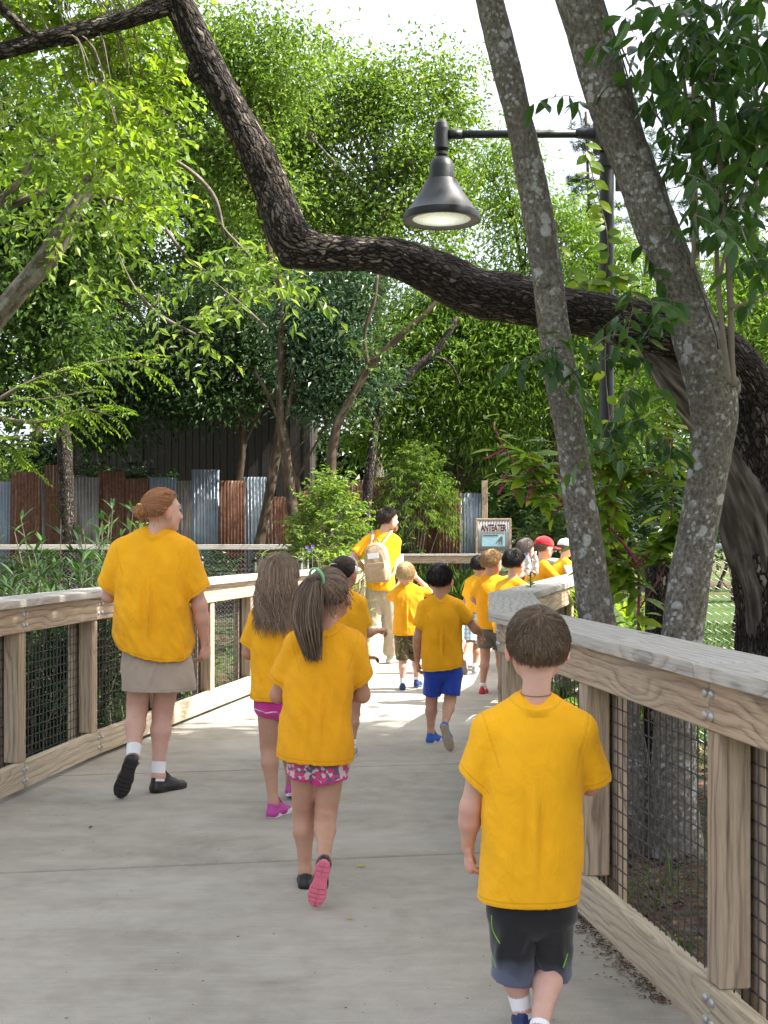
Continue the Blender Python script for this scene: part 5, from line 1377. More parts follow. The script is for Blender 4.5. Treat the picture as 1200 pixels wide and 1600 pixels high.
# -- what they carry: backpack, leaflet, water bottles
def backpack():
    Yb = 14.0 - .25; c = at(589, 879, Yb); root_loc = at(589, 910, Yb)
    root = empty('backpack', root_loc, 'tan canvas backpack with front pocket, worn by the bearded man', 'backpack')
    rz = np.array([[math.cos(.25), math.sin(.25) * -1, 0], [math.sin(.25), math.cos(.25), 0], [0, 0, 1]]); ti = -.10
    rt = np.array([[math.cos(ti), 0, -math.sin(ti)], [0, 1, 0], [math.sin(ti), 0, math.cos(ti)]])
    tf = lambda V: (np.asarray(V, float) @ rt) @ rz + (c - root_loc)
    tan = plain('tan_canvas', (.36, .27, .17), .85, .12, 40); dk = plain('tan_webbing', (.22, .16, .10), .8, .1, 60); pap = plain('paper_card', (.75, .78, .82), .6, .04)
    G = Field((-.2, -.16, -.28), (.2, .16, .28), .01)
    G.loft([(-.215, 0, 0, .118, .07), (-.18, 0, 0, .132, .085), (0, 0, 0, .135, .09), (.10, 0, .01, .125, .08), (.17, 0, .02, .105, .06), (.215, 0, .03, .055, .035)], .02, 3.2)
    V, Q = surface_nets(G); V = relax(V, Q, 3); N, _ = vnormals(V, Q); V = V + N * (.004 * fbm(V * 16, 4))[:, None]
    mb = MB(); mb.add(tf(V), Q); body = mb.build('pack_body', tan, root, smooth=True)
    G = Field((-.2, -.22, -.28), (.2, .1, .28), .009); G.loft([(-.20, 0, -.075, .108, .045), (-.15, 0, -.08, .12, .055), (-.03, 0, -.08, .118, .05), (-.005, 0, -.075, .11, .035)], .01, 3.5); V, Q = surface_nets(G); V = relax(V, Q, 3)
    mb = MB(); mb.add(tf(V), Q); pk = mb.build('front_pocket', tan, root, smooth=True)
    mb = MB(); mb.add(*box_vf((0, -.136, -.035), .225, .008, .055)); mb.V[0] = tf(mb.V[0]); mb.build('pocket_flap', tan, pk)
    mb = MB(); mb.add(*box_vf((-.01, -.100, .075), .12, .006, .06)); mb.V[0] = tf(mb.V[0]); mb.build('label_window', pap, root)
    mb = MB(); t = np.linspace(0, math.pi, 19); add_tube(mb, tf(np.stack([np.cos(t) * .115, -.082 + .02*np.sin(t), .02 + np.sin(t) * .165], 1)), .004, 5); mb.build('zipper', dk, root)
    mb = MB(); add_tube(mb, tf(resample([(-.03, .03, .20), (-.025, .03, .245), (.025, .03, .245), (.03, .03, .20)], 12)), .008, 6); mb.build('grab_handle', dk, root)
    for sx in (-1, 1):
        sh = J_man['shl' if sx < 0 else 'shr']; p0 = tf([(sx * .06, .05, .19)])[0] + root_loc; top = seg(sh, J_man['neck'], .35) + D(0, -.02, .085); fr = top + D(0.02, .14, -.06); lowp = tf([(sx * .11, .07, -.17)])[0] + root_loc
        mb = MB(); P = resample([p0, top + D(0, -.05, .0), top + D(0, .04, .005), fr, fr + D(0, .04, -.16), seg(fr, lowp, .75) + D(sx * .05, .02, -.03), lowp], 30) - root_loc
        T, N, B = frames(P); w = .020
        V = np.concatenate([P - D(1, 0, 0) * w, P + D(1, 0, 0) * w, P + D(1, 0, 0) * w + D(0, 0, .006), P - D(1, 0, 0) * w + D(0, 0, .006)]); n = 30; k = np.arange(n - 1)
        mb.add(V, np.vstack([np.stack([a * n + k, a * n + k + 1, b_ * n + k + 1, b_ * n + k], 1) for a, b_ in ((0, 1), (1, 2), (2, 3), (3, 0))])); o = mb.build('shoulder_strap', tan, root, smooth=True); bm_flip(o)
J_man = joints(14.0, neck=(599, 834), shl=(574, 848), shr=(617, 848))
backpack()
pc = at(624, 876, 14.22); mb = MB(); xs = np.linspace(-.045, .045, 7)
V = np.concatenate([np.c_[xs, .012 * np.sin(xs * 40), np.full(7, z)] for z in (-.07, .07)]); k = np.arange(6); mb.add(V, np.stack([k, k + 1, k + 8, k + 7], 1))
o = mb.build('leaflet', plain('leaflet_paper', (.72, .74, .76), .6, .04), smooth=True); o.location = pc; tag(o, 'folded white leaflet held by the bearded man', 'leaflet')
md = o.modifiers.new('thick', 'SOLIDIFY'); md.thickness = .002

def bottle(px, Yb, col, capcol, label, hgt=.20, tilt=0.0):
    base = at(px, 890, Yb); base[2] = 1.056
    root = empty('water_bottle', base, label, 'bottle'); root.rotation_euler = (0, tilt, 0)
    t = NT('bottle_plastic'); t.b.inputs["Transmission Weight"].default_value = 0.75; m_ = t.done(col, .12, None, IOR=1.35)
    prof = [(0, 0), (.030, 0), (.033, .006), (.033, .05), (.031, .055), (.033, .06), (.033, .10), (.031, .105), (.033, .112), (.030, .145), (.016, .172), (.0125, .178), (.0125, .188)]
    n = 20; th = np.linspace(0, 2 * math.pi, n, endpoint=False); V = np.concatenate([np.c_[r * np.cos(th), r * np.sin(th), np.full(n, z * hgt / .2)] for r, z in prof])
    k = np.arange(n); k2 = (k + 1) % n; Q = np.vstack([np.stack([i * n + k, i * n + k2, (i + 1) * n + k2, (i + 1) * n + k], 1) for i in range(len(prof) - 1)])
    mb = MB(); mb.add(V, Q); mb.build('bottle_body', m_, root, smooth=True)
    mb = MB(); add_tube(mb, D((0, 0, .185), (0, 0, .205)) * D(1, 1, hgt / .2), .0145, 14); mb.build('bottle_cap', plain('bottle_cap', capcol, .4), root)
    mb = MB(); add_tube(mb, D((0, 0, .065), (0, 0, .098)) * D(1, 1, hgt / .2), .0336, 20, False); mb.build('bottle_label', plain('bottle_label', (.5, .62, .8), .5), root, smooth=True)
bottle(824, 11.62, (.72, .84, .95), (.05, .25, .7), 'clear water bottle with a blue cap standing on the railing cap', .20)
bottle(836, 11.90, (.88, .90, .92), (.8, .8, .82), 'clear water bottle with a white cap standing on the railing cap', .21)
# ================================================================== bark and leaves
def bark_mat(name, dark, mid, light, stretch=6.0, scale=26, flake=None, lichen=0.0, bumps=1.0):
    t = NT(name); c = t.coord("bk", (1, 1, 1 / stretch)); c0 = t.coord("bk")
    n = t.noise(c, scale, 6, 0.65, 0.3); v = t.voronoi(c, scale * 0.9); big = t.noise(c0, 3.2, 4)
    f = t.math('ADD', t.math('MULTIPLY', n, 0.7), t.math('MULTIPLY', v, 0.35))
    col = t.ramp(f, [(0.30, dark), (0.52, mid), (0.74, light)])
    col = t.mix(t.ramp(big, [(0.4, 0.0), (0.65, 0.55)]), col, tuple(x * 0.62 for x in mid))
    if flake is not None:
        fl = t.ramp(t.noise(t.coord("bk", (1, 1, 1 / (stretch * 0.6))), scale * 1.7, 3, 0.5), [(0.64, 0.0), (0.70, 1.0)])
        col = t.mix(t.math('MULTIPLY', fl, 0.85), col, flake)
        pt = t.ramp(t.noise(t.coord("bk", (1, 1, .5)), 2.1, 3), [(0.66, 0.0), (0.72, 1.0)]); col = t.mix(t.math('MULTIPLY', pt, 0.55), col, (0.30, 0.19, 0.11))
    if lichen:
        # round pale crusts of two sizes
        l1 = t.node("ShaderNodeVectorMath", _operation='ADD'); t.l.new(c0, l1.inputs[0])
        wn_ = t.node("ShaderNodeTexNoise", Scale=30.0, Detail=3.0); t.l.new(c0, wn_.inputs["Vector"])
        sc_ = t.node("ShaderNodeVectorMath", _operation='SCALE'); t.l.new(wn_.outputs["Color"], sc_.inputs[0]); sc_.inputs["Scale"].default_value = 0.03
        t.l.new(sc_.outputs[0], l1.inputs[1]); lw = l1.outputs[0]
        a = t.ramp(t.voronoi(lw, 11), [(0.34, 1.0), (0.40, 0.0)]); ga = t.ramp(t.noise(c0, 4.0, 4), [(0.52, 0.0), (0.57, 1.0)])
        b = t.ramp(t.voronoi(lw, 30), [(0.26, 1.0), (0.40, 0.0)]); gb = t.ramp(t.noise(c0, 6, 5, 0.7), [(0.45, 0.0), (0.56, 1.0)])
        m = t.math('MAXIMUM', t.math('MULTIPLY', a, ga), t.math('MULTIPLY', b, gb)); m = t.math('MAXIMUM', m, t.math('MULTIPLY', t.ramp(t.noise(lw, 70, 4, .7), [(.56, 0.0), (.64, 1.0)]), .42))
        lc = t.ramp(t.noise(c0, 90, 3), [(0.3, (0.27, 0.28, 0.28)), (0.7, (0.47, 0.48, 0.47))])
        col = t.mix(t.math('MULTIPLY', m, lichen), col, lc)
    return t.done(col, 0.92, t.bump(f, 0.7 * bumps, 0.012), Specular__IOR__Level=0.2)
M['bark_dark'] = bark_mat('dark_furrowed_bark', (0.006, 0.005, 0.004), (0.035, 0.027, 0.021), (0.10, 0.078, 0.06), 4.0, 30, flake=(0.32, 0.27, 0.225), bumps=1.8)
def plated_bark():
    t = NT('dark_furrowed_bark'); c0 = t.coord("bk")
    wn_ = t.node("ShaderNodeTexNoise", Scale=14.0, Detail=4.0); t.l.new(c0, wn_.inputs["Vector"])
    sc_ = t.node("ShaderNodeVectorMath", _operation='SCALE'); t.l.new(wn_.outputs["Color"], sc_.inputs[0]); sc_.inputs["Scale"].default_value = 0.05
    ad = t.node("ShaderNodeVectorMath", _operation='ADD'); t.l.new(c0, ad.inputs[0]); t.l.new(sc_.outputs[0], ad.inputs[1])
    mp = t.node("ShaderNodeMapping"); t.l.new(ad.outputs[0], mp.inputs[0]); mp.inputs["Scale"].default_value = (1, 1, 0.24); v = mp.outputs[0]
    e = t.voronoi(v, 52, 'DISTANCE_TO_EDGE'); cell = t.node("ShaderNodeSeparateColor", Color=t.voronoi(v, 52, out="Color")).outputs[0]
    fine = t.noise(t.coord("bk", (1, 1, .3)), 150, 5, .7); big = t.noise(c0, 2.6, 4)
    plate = t.ramp(t.math('MULTIPLY_ADD', fine, .55, t.math('MULTIPLY', cell, .5)), [(.25, (.030, .024, .020)), (.55, (.085, .068, .056)), (.80, (.20, .168, .142))])
    pale = t.ramp(cell, [(.90, 0.0), (.93, 1.0)]); plate = t.mix(t.math('MULTIPLY', pale, .75), plate, (.36, .30, .25))
    warm = t.ramp(t.noise(t.coord("bk", (1, 1, .6)), 3.0, 4), [(.60, 0.0), (.70, 1.0)]); plate = t.mix(t.math('MULTIPLY', warm, .35), plate, (.26, .17, .105))
    col = t.mix(t.ramp(e, [(.03, 1.0), (.15, 0.0)]), plate, (.007, .006, .005))
    col = t.mix(t.ramp(big, [(.42, 0.0), (.62, .45)]), col, (.012, .010, .009))
    hh = t.math('ADD', t.ramp(e, [(0.0, 0.0), (.22, 1.0)]), t.math('MULTIPLY', fine, .5))
    return t.done(col, .9, t.bump(hh, 1.0, .022), Specular__IOR__Level=.25)
M['bark_dark'] = plated_bark()
M['bark_lichen'] = bark_mat('lichened_bark', (0.045, 0.040, 0.031), (0.125, 0.112, 0.092), (0.225, 0.208, 0.178), 1.5, 55, lichen=0.78)
M['bark_grey'] = bark_mat('grey_bark', (0.05, 0.042, 0.034), (0.14, 0.12, 0.095), (0.30, 0.27, 0.23), 3.0, 20, lichen=0.35)
M['bark_brown'] = bark_mat('brown_bark', (0.02, 0.014, 0.010), (0.07, 0.05, 0.035), (0.15, 0.115, 0.085), 4, 16)
M['dead_wood'] = bark_mat('bleached_dead_wood', (0.012, 0.010, 0.009), (0.075, 0.062, 0.052), (0.22, 0.19, 0.165), 9, 34, bumps=1.4)
M['twig'] = plain('grey_twig', (0.16, 0.13, 0.10), 0.85)
M['leaf_mid'] = leaf_mat('mid_green_leaf', (0.030, 0.068, 0.014), (0.068, 0.132, 0.026), (0.15, 0.235, 0.055), 0.40)
M['leaf_bright'] = leaf_mat('bright_green_leaf', (0.055, 0.115, 0.018), (0.135, 0.225, 0.036), (0.29, 0.38, 0.085), 0.48)
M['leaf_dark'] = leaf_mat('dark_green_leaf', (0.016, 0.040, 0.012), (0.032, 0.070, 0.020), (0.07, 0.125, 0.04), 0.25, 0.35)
M['leaf_glossy'] = leaf_mat('glossy_dark_leaf', (0.020, 0.058, 0.014), (0.042, 0.105, 0.024), (0.10, 0.19, 0.04), 0.40, 0.28)
M['leaf_blue'] = leaf_mat('bluish_green_leaf', (0.028, 0.062, 0.034), (0.055, 0.11, 0.055), (0.12, 0.18, 0.095), 0.22, 0.32)
M['leaf_bamboo'] = leaf_mat('bamboo_leaf', (0.075, 0.15, 0.02), (0.14, 0.245, 0.035), (0.27, 0.37, 0.07), 0.45)
M['leaf_lime'] = leaf_mat('lime_green_leaf', (0.085, 0.165, 0.016), (0.17, 0.28, 0.026), (0.33, 0.43, 0.05), 0.5)
M['leaf_pine'] = leaf_mat('pine_needles', (0.035, 0.070, 0.035), (0.065, 0.115, 0.06), (0.12, 0.18, 0.10), 0.15)
M['leaf_olean'] = leaf_mat('oleander_leaf', (0.020, 0.055, 0.016), (0.040, 0.095, 0.026), (0.09, 0.17, 0.045), 0.28, 0.32)
M['litter'] = leaf_mat('fallen_leaf', (0.035, 0.020, 0.012), (0.10, 0.06, 0.035), (0.26, 0.18, 0.11), 0.05, 0.8, (1, 1, 1))
M['stem_red'] = plain('magenta_stem', (0.30, 0.03, 0.09), 0.5)
M['berry'] = plain('pink_raceme', (0.52, 0.04, 0.22), 0.45)

def furrow(amp, fr=26, stretch=5.0, lump=0.03, seed=3, ridged=True):
    def f(bk):
        sh = bk.shape[:2]; P = bk.reshape(-1, 3)
        a = vnoise(P * [fr, fr, fr / stretch], seed); b = vnoise(P * [fr * 2.1, fr * 2.1, fr * 2.1 / stretch], seed + 1)
        r = (1 - np.abs(a)) * 1.0 + (1 - np.abs(b)) * 0.5 - 0.9 if ridged else a + .5 * b
        l = fbm(P * [5, 5, 2.2], seed + 5, 2)
        return (amp * r + lump * l).reshape(sh)
    return f

def limb(name, pts, k, n, mat, parent, disp=None, cap=True):
    """pts rows: px, py, Y, radius in px (turned into metres at that distance)"""
    P = np.array([[*at(p[0], p[1], p[2]), p[3] * p[2] / FPX] for p in pts]); Q = resample(P, n)
    mb = MB(); add_tube(mb, Q[:, :3], Q[:, 3], k, cap, disp=disp); return mb.build(name, mat, parent, smooth=True), Q

def rootize(root, objs):
    """parts are built in world space; hang them from an empty at the thing's base"""
    bpy.context.view_layer.update()
    for o in objs:
        o.parent = root; o.matrix_parent_inverse = Matrix.Translation(-root.location)

# leaves on sprays: twig from p0 along d, hanging, leaves alternating
def sprays(mbT, mbL, P0, Dv, L, rng, nl=10, leaf=(.07, .03), droop=.35, tw=.002, fine=False, up=(0, 0, 1), hang=.3, fold=.2, jit=.35, rbase=0.0, rspan=1.0):
    S = len(P0); Dv = unit(Dv); L = np.broadcast_to(L, (S,)); m = 6; t = np.linspace(0, 1, m)
    P = P0[:, None] + Dv[:, None] * (t[None, :, None] * L[:, None, None]) + np.array([0, 0, -1.0]) * (droop * L[:, None] * t[None] ** 2)[..., None]
    if mbT is not None: add_strands(mbT, P, (tw * (1.25 - t))[None], rng.uniform(0, 1, S))
    tt = (np.arange(nl) + .6) / nl; x = tt * (m - 1); i0 = np.minimum(x.astype(int), m - 2); f = x - i0
    C = P[:, i0] * (1 - f)[None, :, None] + P[:, i0 + 1] * f[None, :, None]
    T = unit(P[:, i0 + 1] - P[:, i0]); sgn = np.where(np.arange(nl) % 2, 1.0, -1.0)[None, :, None]
    side = unit(np.cross(T, np.asarray(up, float) + 1e-3))
    Dl = unit(T * .55 + side * sgn * .8 + np.array([0, 0, -1.0]) * hang + rng.normal(size=T.shape) * jit)
    U = unit(np.cross(side * sgn, Dl) * sgn * -1 + np.array([0, 0, .6]) + rng.normal(size=T.shape) * .35)
    U = np.asarray(up, float) + rng.normal(size=T.shape) * .45
    N = S * nl; sc = rng.uniform(.65, 1.2, N)
    rb = np.repeat(rng.uniform(0, 1, S), nl)
    add_leaves(mbL, C.reshape(-1, 3), Dl.reshape(-1, 3), U.reshape(-1, 3), leaf[0] * sc, leaf[1] * sc, np.clip(rbase + rspan * (.55 * rb + .45 * rng.uniform(0, 1, N)), 0, 1), fine, fold)

def lobes_points(lobes, n, rng, shell=.55):
    """lobes: (centre, radii) -> points biased to the outside, with lobe volume weights"""
    w = np.array([l[1][0] * l[1][2] for l in lobes]); w = w / w.sum(); k = rng.choice(len(lobes), n, p=w)
    d = unit(rng.normal(size=(n, 3))); r = shell + (1 - shell) * rng.uniform(0, 1, n) ** .6
    C = np.array([l[0] for l in lobes])[k]; R = np.array([l[1] for l in lobes])[k]
    return C + d * R * r[:, None], d

def crown_mesh(lobes, ncl, per, spread, leaf, rng, hang=.4, flat=.6, shell=.45, mb=None, fine=False, upb=.7):
    """leaf clumps through the lobes; each clump is a loose flattened puff of leaves"""
    mb = mb or MB(); C, d = lobes_points(lobes, ncl, rng, shell)
    cs = rng.uniform(.6, 1.35, ncl) * spread
    off = rng.normal(size=(ncl, per, 3)) * np.array([1, 1, flat]) * cs[:, None, None]
    P = C[:, None] + off
    D_ = unit(off / cs[:, None, None] * .6 + rng.normal(size=off.shape) * .7 + np.array([0, 0, -hang]))
    U = np.array([0, 0, upb]) + d[:, None] * .3 + rng.normal(size=off.shape) * .55
    N = ncl * per; s = rng.uniform(.6, 1.25, N); rc = np.repeat(rng.uniform(0, 1, ncl), per)
    add_leaves(mb, P.reshape(-1, 3), D_.reshape(-1, 3), U.reshape(-1, 3), leaf[0] * s, leaf[1] * s, np.clip(.5 * rc + .5 * rng.uniform(0, 1, N), 0, 1), fine)
    return mb, C

def px_lobes(Y, L):
    """(px, py, half width px, half height px[, dY, depth m]) -> lobes in metres"""
    out = []
    for l in L:
        dY = l[4] if len(l) > 4 else 0.0; y = Y + dY; rx = l[2] * y / FPX; rz = l[3] * y / FPX; ry = l[5] if len(l) > 5 else max(rx, rz) * .8
        out.append((at(l[0], l[1], y), np.array([rx, ry, rz])))
    return out

def tree(name, label, base, lobes, trunk, mats, rng, ncl, per, spread, leaf, nlimb=14, trunk_r=.16, group=None, hang=.4, shell=.45, cat='tree', flat=.6):
    """trunk: world points from base up; limbs run from the trunk into the crown"""
    root = empty(name, base, label, cat, group)
    mb, C = crown_mesh(lobes, ncl, per, spread, leaf, rng, hang, flat, shell)
    mb.V = [v - np.asarray(base) for v in mb.V]
    cr = mb.build('crown', M[mats[1]], root)
    T = resample(np.asarray(trunk, float), 26); R = np.interp(np.linspace(0, 1, 26), [0, .06, 1], [1.35, 1.0, .35]) * trunk_r
    mt = MB(); add_tube(mt, T - base, R, 12, disp=furrow(trunk_r * .06, 9, 4, trunk_r * .1))
    tips = C[rng.choice(len(C), min(nlimb, len(C)), replace=False)]
    for q in tips:
        i = int(np.clip(np.argmin(np.linalg.norm(T[8:] - q, axis=1) + rng.uniform(0, .5)) + 8 - 4, 5, 24)); a = T[i]
        mid = (a + q) / 2 + rng.normal(size=3) * .12 * np.linalg.norm(q - a) + [0, 0, .08 * np.linalg.norm(q - a)]
        P = resample([a, mid, q], 10); add_tube(mt, P - base, np.linspace(R[i] * .55, .012, 10), 6)
        near = C[np.argsort(np.linalg.norm(C - q, axis=1))[1:6]]
        for c in near: add_tube(mt, resample([P[7], (P[7] + c) / 2 + rng.normal(size=3) * .05, c], 5) - base, np.linspace(.018, .005, 5), 4, False)
    mt.build('trunk', M[mats[0]], root, smooth=True)
    return root

def copy_thing(root, loc, rz=0.0, sc=1.0, label=None, group=None):
    c = root.copy(); COL.objects.link(c); c.location = loc; c.rotation_euler = (0, 0, rz); c.scale = (sc, sc, sc)
    if label: c["label"] = label
    if group: c["group"] = group
    for ch in root.children:
        d = ch.copy(); COL.objects.link(d); d.parent = c
        for g in ch.children:
            e = g.copy(); COL.objects.link(e); e.parent = d
    return c

rng = np.random.default_rng(77)
# ================================================================== the old leaning tree with the low sweeping branch
def old_tree():
    Yt = 7.85
    base = at(1205, 1290, Yt); base[2] = GZ - .05
    root = empty('leaning_tree', base, 'old tree with dark furrowed bark and one huge low branch sweeping over the walkway', 'tree')
    objs = []
    f1 = furrow(.010, 30, 4.0, .022, 3); ft_ = furrow(.022, 15, 6, .05, 9)
    o, _ = limb('trunk', [(1238, 1315, Yt, 92), (1232, 1180, Yt, 82), (1222, 1040, Yt, 70), (1214, 930, Yt, 64), (1204, 820, Yt, 56), (1192, 720, Yt, 48), (1176, 645, Yt, 42)], 90, 150, M['bark_dark'], None, ft_); objs.append(o)
    br = [(1218, 860, Yt + .05, 40), (1212, 730, Yt + .05, 42), (1188, 630, Yt + .03, 43), (1135, 562, Yt, 43), (1055, 522, Yt, 44), (965, 500, Yt - .02, 43), (885, 484, Yt - .05, 41), (805, 470, Yt - .05, 42), (738, 457, Yt - .08, 41),
          (668, 424, Yt - .1, 35), (605, 400, Yt - .1, 32), (545, 396, Yt - .1, 30), (495, 393, Yt - .1, 33), (456, 376, Yt - .1, 38), (432, 318, Yt - .1, 31), (403, 248, Yt - .12, 28), (362, 168, Yt - .15, 26), (322, 92, Yt - .18, 24), (290, 30, Yt - .2, 25), (264, -25, Yt - .22, 24), (225, -120, Yt - .25, 20), (170, -230, Yt - .1, 15)]
    br = [(*q[:3], q[3] * .90) for q in br]
    o, Q = limb('branch', br, 110, 900, M['bark_dark'], None, f1); objs.append(o)
    o, _ = limb('dead_limb', [(1222, 1060, Yt + .02, 50), (1204, 920, Yt - .02, 48), (1176, 810, Yt - .02, 42), (1134, 715, Yt, 34), (1090, 640, Yt + .02, 28), (1046, 588, Yt + .02, 24), (1014, 556, Yt + .02, 20), (1003, 546, Yt + .02, 8)], 80, 200, M['dead_wood'], None, furrow(.012, 24, 5, .05, 12)); objs.append(o)
    # knots and stubs
    for pts in ([(318, 100, Yt - .18, 14), (306, 116, Yt - .2, 14), (303, 126, Yt - .21, 7)], [(462, 396, Yt - .12, 22), (450, 404, Yt - .16, 18), (444, 410, Yt - .18, 10)], [(735, 470, Yt - .06, 18), (756, 484, Yt - .08, 16), (785, 488, Yt - .08, 7)]):
        o, _ = limb('stub', pts, 24, 16, M['bark_dark'], None, furrow(.006, 30, 4, .008, 21)); objs.append(o)
    o, _ = limb('limb', [(275, 2, Yt - .2, 18), (245, 12, Yt - .25, 18), (200, 30, Yt - .3, 14), (130, 47, Yt - .35, 14), (60, 64, Yt - .4, 12), (0, 80, Yt - .45, 11), (-90, 104, Yt - .5, 10), (-260, 120, Yt - .5, 8)], 30, 130, M['bark_dark'], None, furrow(.005, 30, 5, .006, 31)); objs.append(o)
    o, _ = limb('stub', [(140, 48, Yt - .35, 10), (120, 56, Yt - .36, 11), (98, 64, Yt - .37, 9), (92, 66, Yt - .37, 6)], 20, 14, M['bark_dark'], None, furrow(.004, 30, 4, .005, 33)); objs.append(o)
    o, _ = limb('limb', [(60, 64, Yt - .4, 8), (20, 30, Yt - .5, 7), (-40, -30, Yt - .6, 6)], 16, 30, M['bark_dark'], None, furrow(.003, 30, 5, .004, 34)); objs.append(o)
    # hanging leafy sprays from the upper limbs
    mt, ml = MB(), MB()
    P0 = []
    for (cx, cy, rx, ry, n) in [(60, 10, 130, 50, 84), (170, 50, 110, 60, 84), (110, 120, 120, 60, 62), (215, 120, 75, 60, 48), (215, 215, 65, 60, 42), (235, 300, 40, 45, 26), (120, 200, 90, 60, 30), (60, -40, 200, 40, 40), (330, -30, 60, 30, 10), (30, 190, 60, 60, 16), (160, 300, 50, 40, 10)]:
        for k in range(n):
            qx, qy = cx + rng.normal() * rx * .55, cy + rng.normal() * ry * .55
            if qx > 262: qx = 262 - abs(rng.normal()) * 60
            bh = qx > 190 or qy < 120; P0.append(at(qx, qy, Yt + (.35 if bh else -.2) + (abs(rng.normal()) * .3 if bh else rng.normal() * .45)))
    P0 = np.array(P0); Dv = rng.normal(size=P0.shape) * [1.0, .7, .3] + [0.05, 0, -.22]
    sprays(mt, ml, P0, Dv, rng.uniform(.22, .45, len(P0)), rng, nl=14, leaf=(.062, .032), droop=.28, fine=True, hang=.28, fold=.14, jit=.55)
    # the twigs back to the limb
    Lm = resample(np.array([at(p[0], p[1], p[2]) for p in [(285, 20, Yt - .2), (245, 12, Yt - .25), (130, 47, Yt - .35), (0, 80, Yt - .45), (-200, 110, Yt - .5)]]), 40)
    for p in P0[::8]:
        a = Lm[np.argmin(np.linalg.norm(Lm - p, axis=1) + rng.uniform(0, .3))]; add_tube(mt, resample([a, (a + p) / 2 + [0, 0, .12 + rng.normal() * .04], p], 8), np.linspace(.0055, .002, 8), 4, False)
    objs.append(ml.build('foliage', M['leaf_lime'])); objs.append(mt.build('twigs', M['twig'], smooth=True))
    # the crown above the frame
    mc, _ = crown_mesh([(D(-3.2, 7.4, 5.6), D(2.0, 1.6, .8)), (D(-1.6, 7.8, 6.4), D(1.8, 1.6, .9))], 130, 60, .28, (.085, .04), rng); objs.append(mc.build('crown', M['leaf_bright']))
    rootize(root, objs)
old_tree()

# ================================================================== two lichen-spotted stems beside the railing
def lichen_tree(label, pts, seed, extra=(), crown=None):
    Yb = pts[0][2]; base = at(pts[0][0], pts[0][1], Yb)
    root = empty('lichened_tree', base, label, 'tree', None); objs = []
    o, Q = limb('trunk', pts, 56, 300, M['bark_lichen'], None, furrow(.0022, 40, 1.5, .010, seed, False)); objs.append(o)
    for e in extra:
        o, _ = limb('knot', e, 24, 16, M['bark_lichen'], None, furrow(.003, 30, 2, .008, seed + 4, False)); objs.append(o)
    if crown:
        mc, C = crown_mesh(crown, 190, 55, .33, (.10, .045), rng); objs.append(mc.build('crown', M['leaf_mid']))
        mt = MB(); tip = Q[-1, :3]
        for c in C[::9]: add_tube(mt, resample([tip, (tip + c) / 2 + rng.normal(size=3) * .15, c], 8), np.linspace(.045, .01, 8), 6, False)
        objs.append(mt.build('limbs', M['bark_lichen'], smooth=True))
    rootize(root, objs)
lichen_tree('slim lichen-spotted trunk leaning in front of the lamp arm, behind the railing',
    [(1012, 1352, 7.0, 42), (1000, 1300, 7.0, 36), (982, 1200, 7.0, 33), (962, 1100, 7.0, 31), (936, 980, 7.0, 29), (924, 900, 7.0, 27.5), (907, 790, 7.0, 26), (891, 680, 7.0, 25), (876, 590, 7.0, 25), (864, 500, 7.0, 25), (853, 420, 7.0, 24), (843, 350, 7.0, 25), (826, 260, 7.0, 24), (812, 190, 7.0, 22), (790, 100, 7.0, 22), (765, 0, 7.0, 21.5), (735, -120, 7.0, 20), (690, -260, 6.95, 17)], 41,
    extra=[[(852, 436, 7.0, 12), (849, 440, 6.93, 11), (848, 441, 6.9, 6)]], crown=[(D(.2, 4.6, 7.0), D(1.7, 1.5, 1.0)), (D(-1.0, 4.2, 7.8), D(1.5, 1.4, .8))])
lichen_tree('stout lichen-spotted trunk with a bulging elbow, between the slim trunk and the old tree',
    [(1060, 1356, 6.85, 52), (1054, 1290, 6.85, 40), (1052, 1200, 6.85, 33), (1056, 1100, 6.85, 31), (1064, 1000, 6.85, 31), (1076, 910, 6.85, 32), (1090, 830, 6.85, 32), (1104, 750, 6.85, 33), (1114, 690, 6.85, 34), (1116, 640, 6.85, 38), (1108, 590, 6.85, 38), (1086, 520, 6.85, 35), (1056, 430, 6.85, 33), (1022, 345, 6.85, 32), (992, 265, 6.85, 32), (964, 195, 6.85, 33), (935, 100, 6.85, 35), (906, 0, 6.85, 35), (872, -120, 6.85, 31), (820, -280, 6.8, 26)], 51,
    extra=[[(1128, 612, 6.85, 24), (1142, 596, 6.84, 20), (1148, 590, 6.84, 11)]], crown=[(D(1.6, 4.4, 7.0), D(1.6, 1.5, 1.0)), (D(2.6, 4.6, 7.8), D(1.4, 1.4, .9))])
mb = MB(); add_tube(mb, resample([at(*p) for p in [(930, -40, 6.72), (952, 30, 6.70), (975, 100, 6.70), (1000, 190, 6.70), (1028, 280, 6.70), (1062, 370, 6.70), (1090, 440, 6.69), (1118, 520, 6.70), (1122, 545, 6.72)]], 60), .0045, 6)
o = mb.build('cable', M['black'], smooth=True); tag(o, 'thin black cable clipped along the edge of the stout lichen-spotted trunk', 'cable')

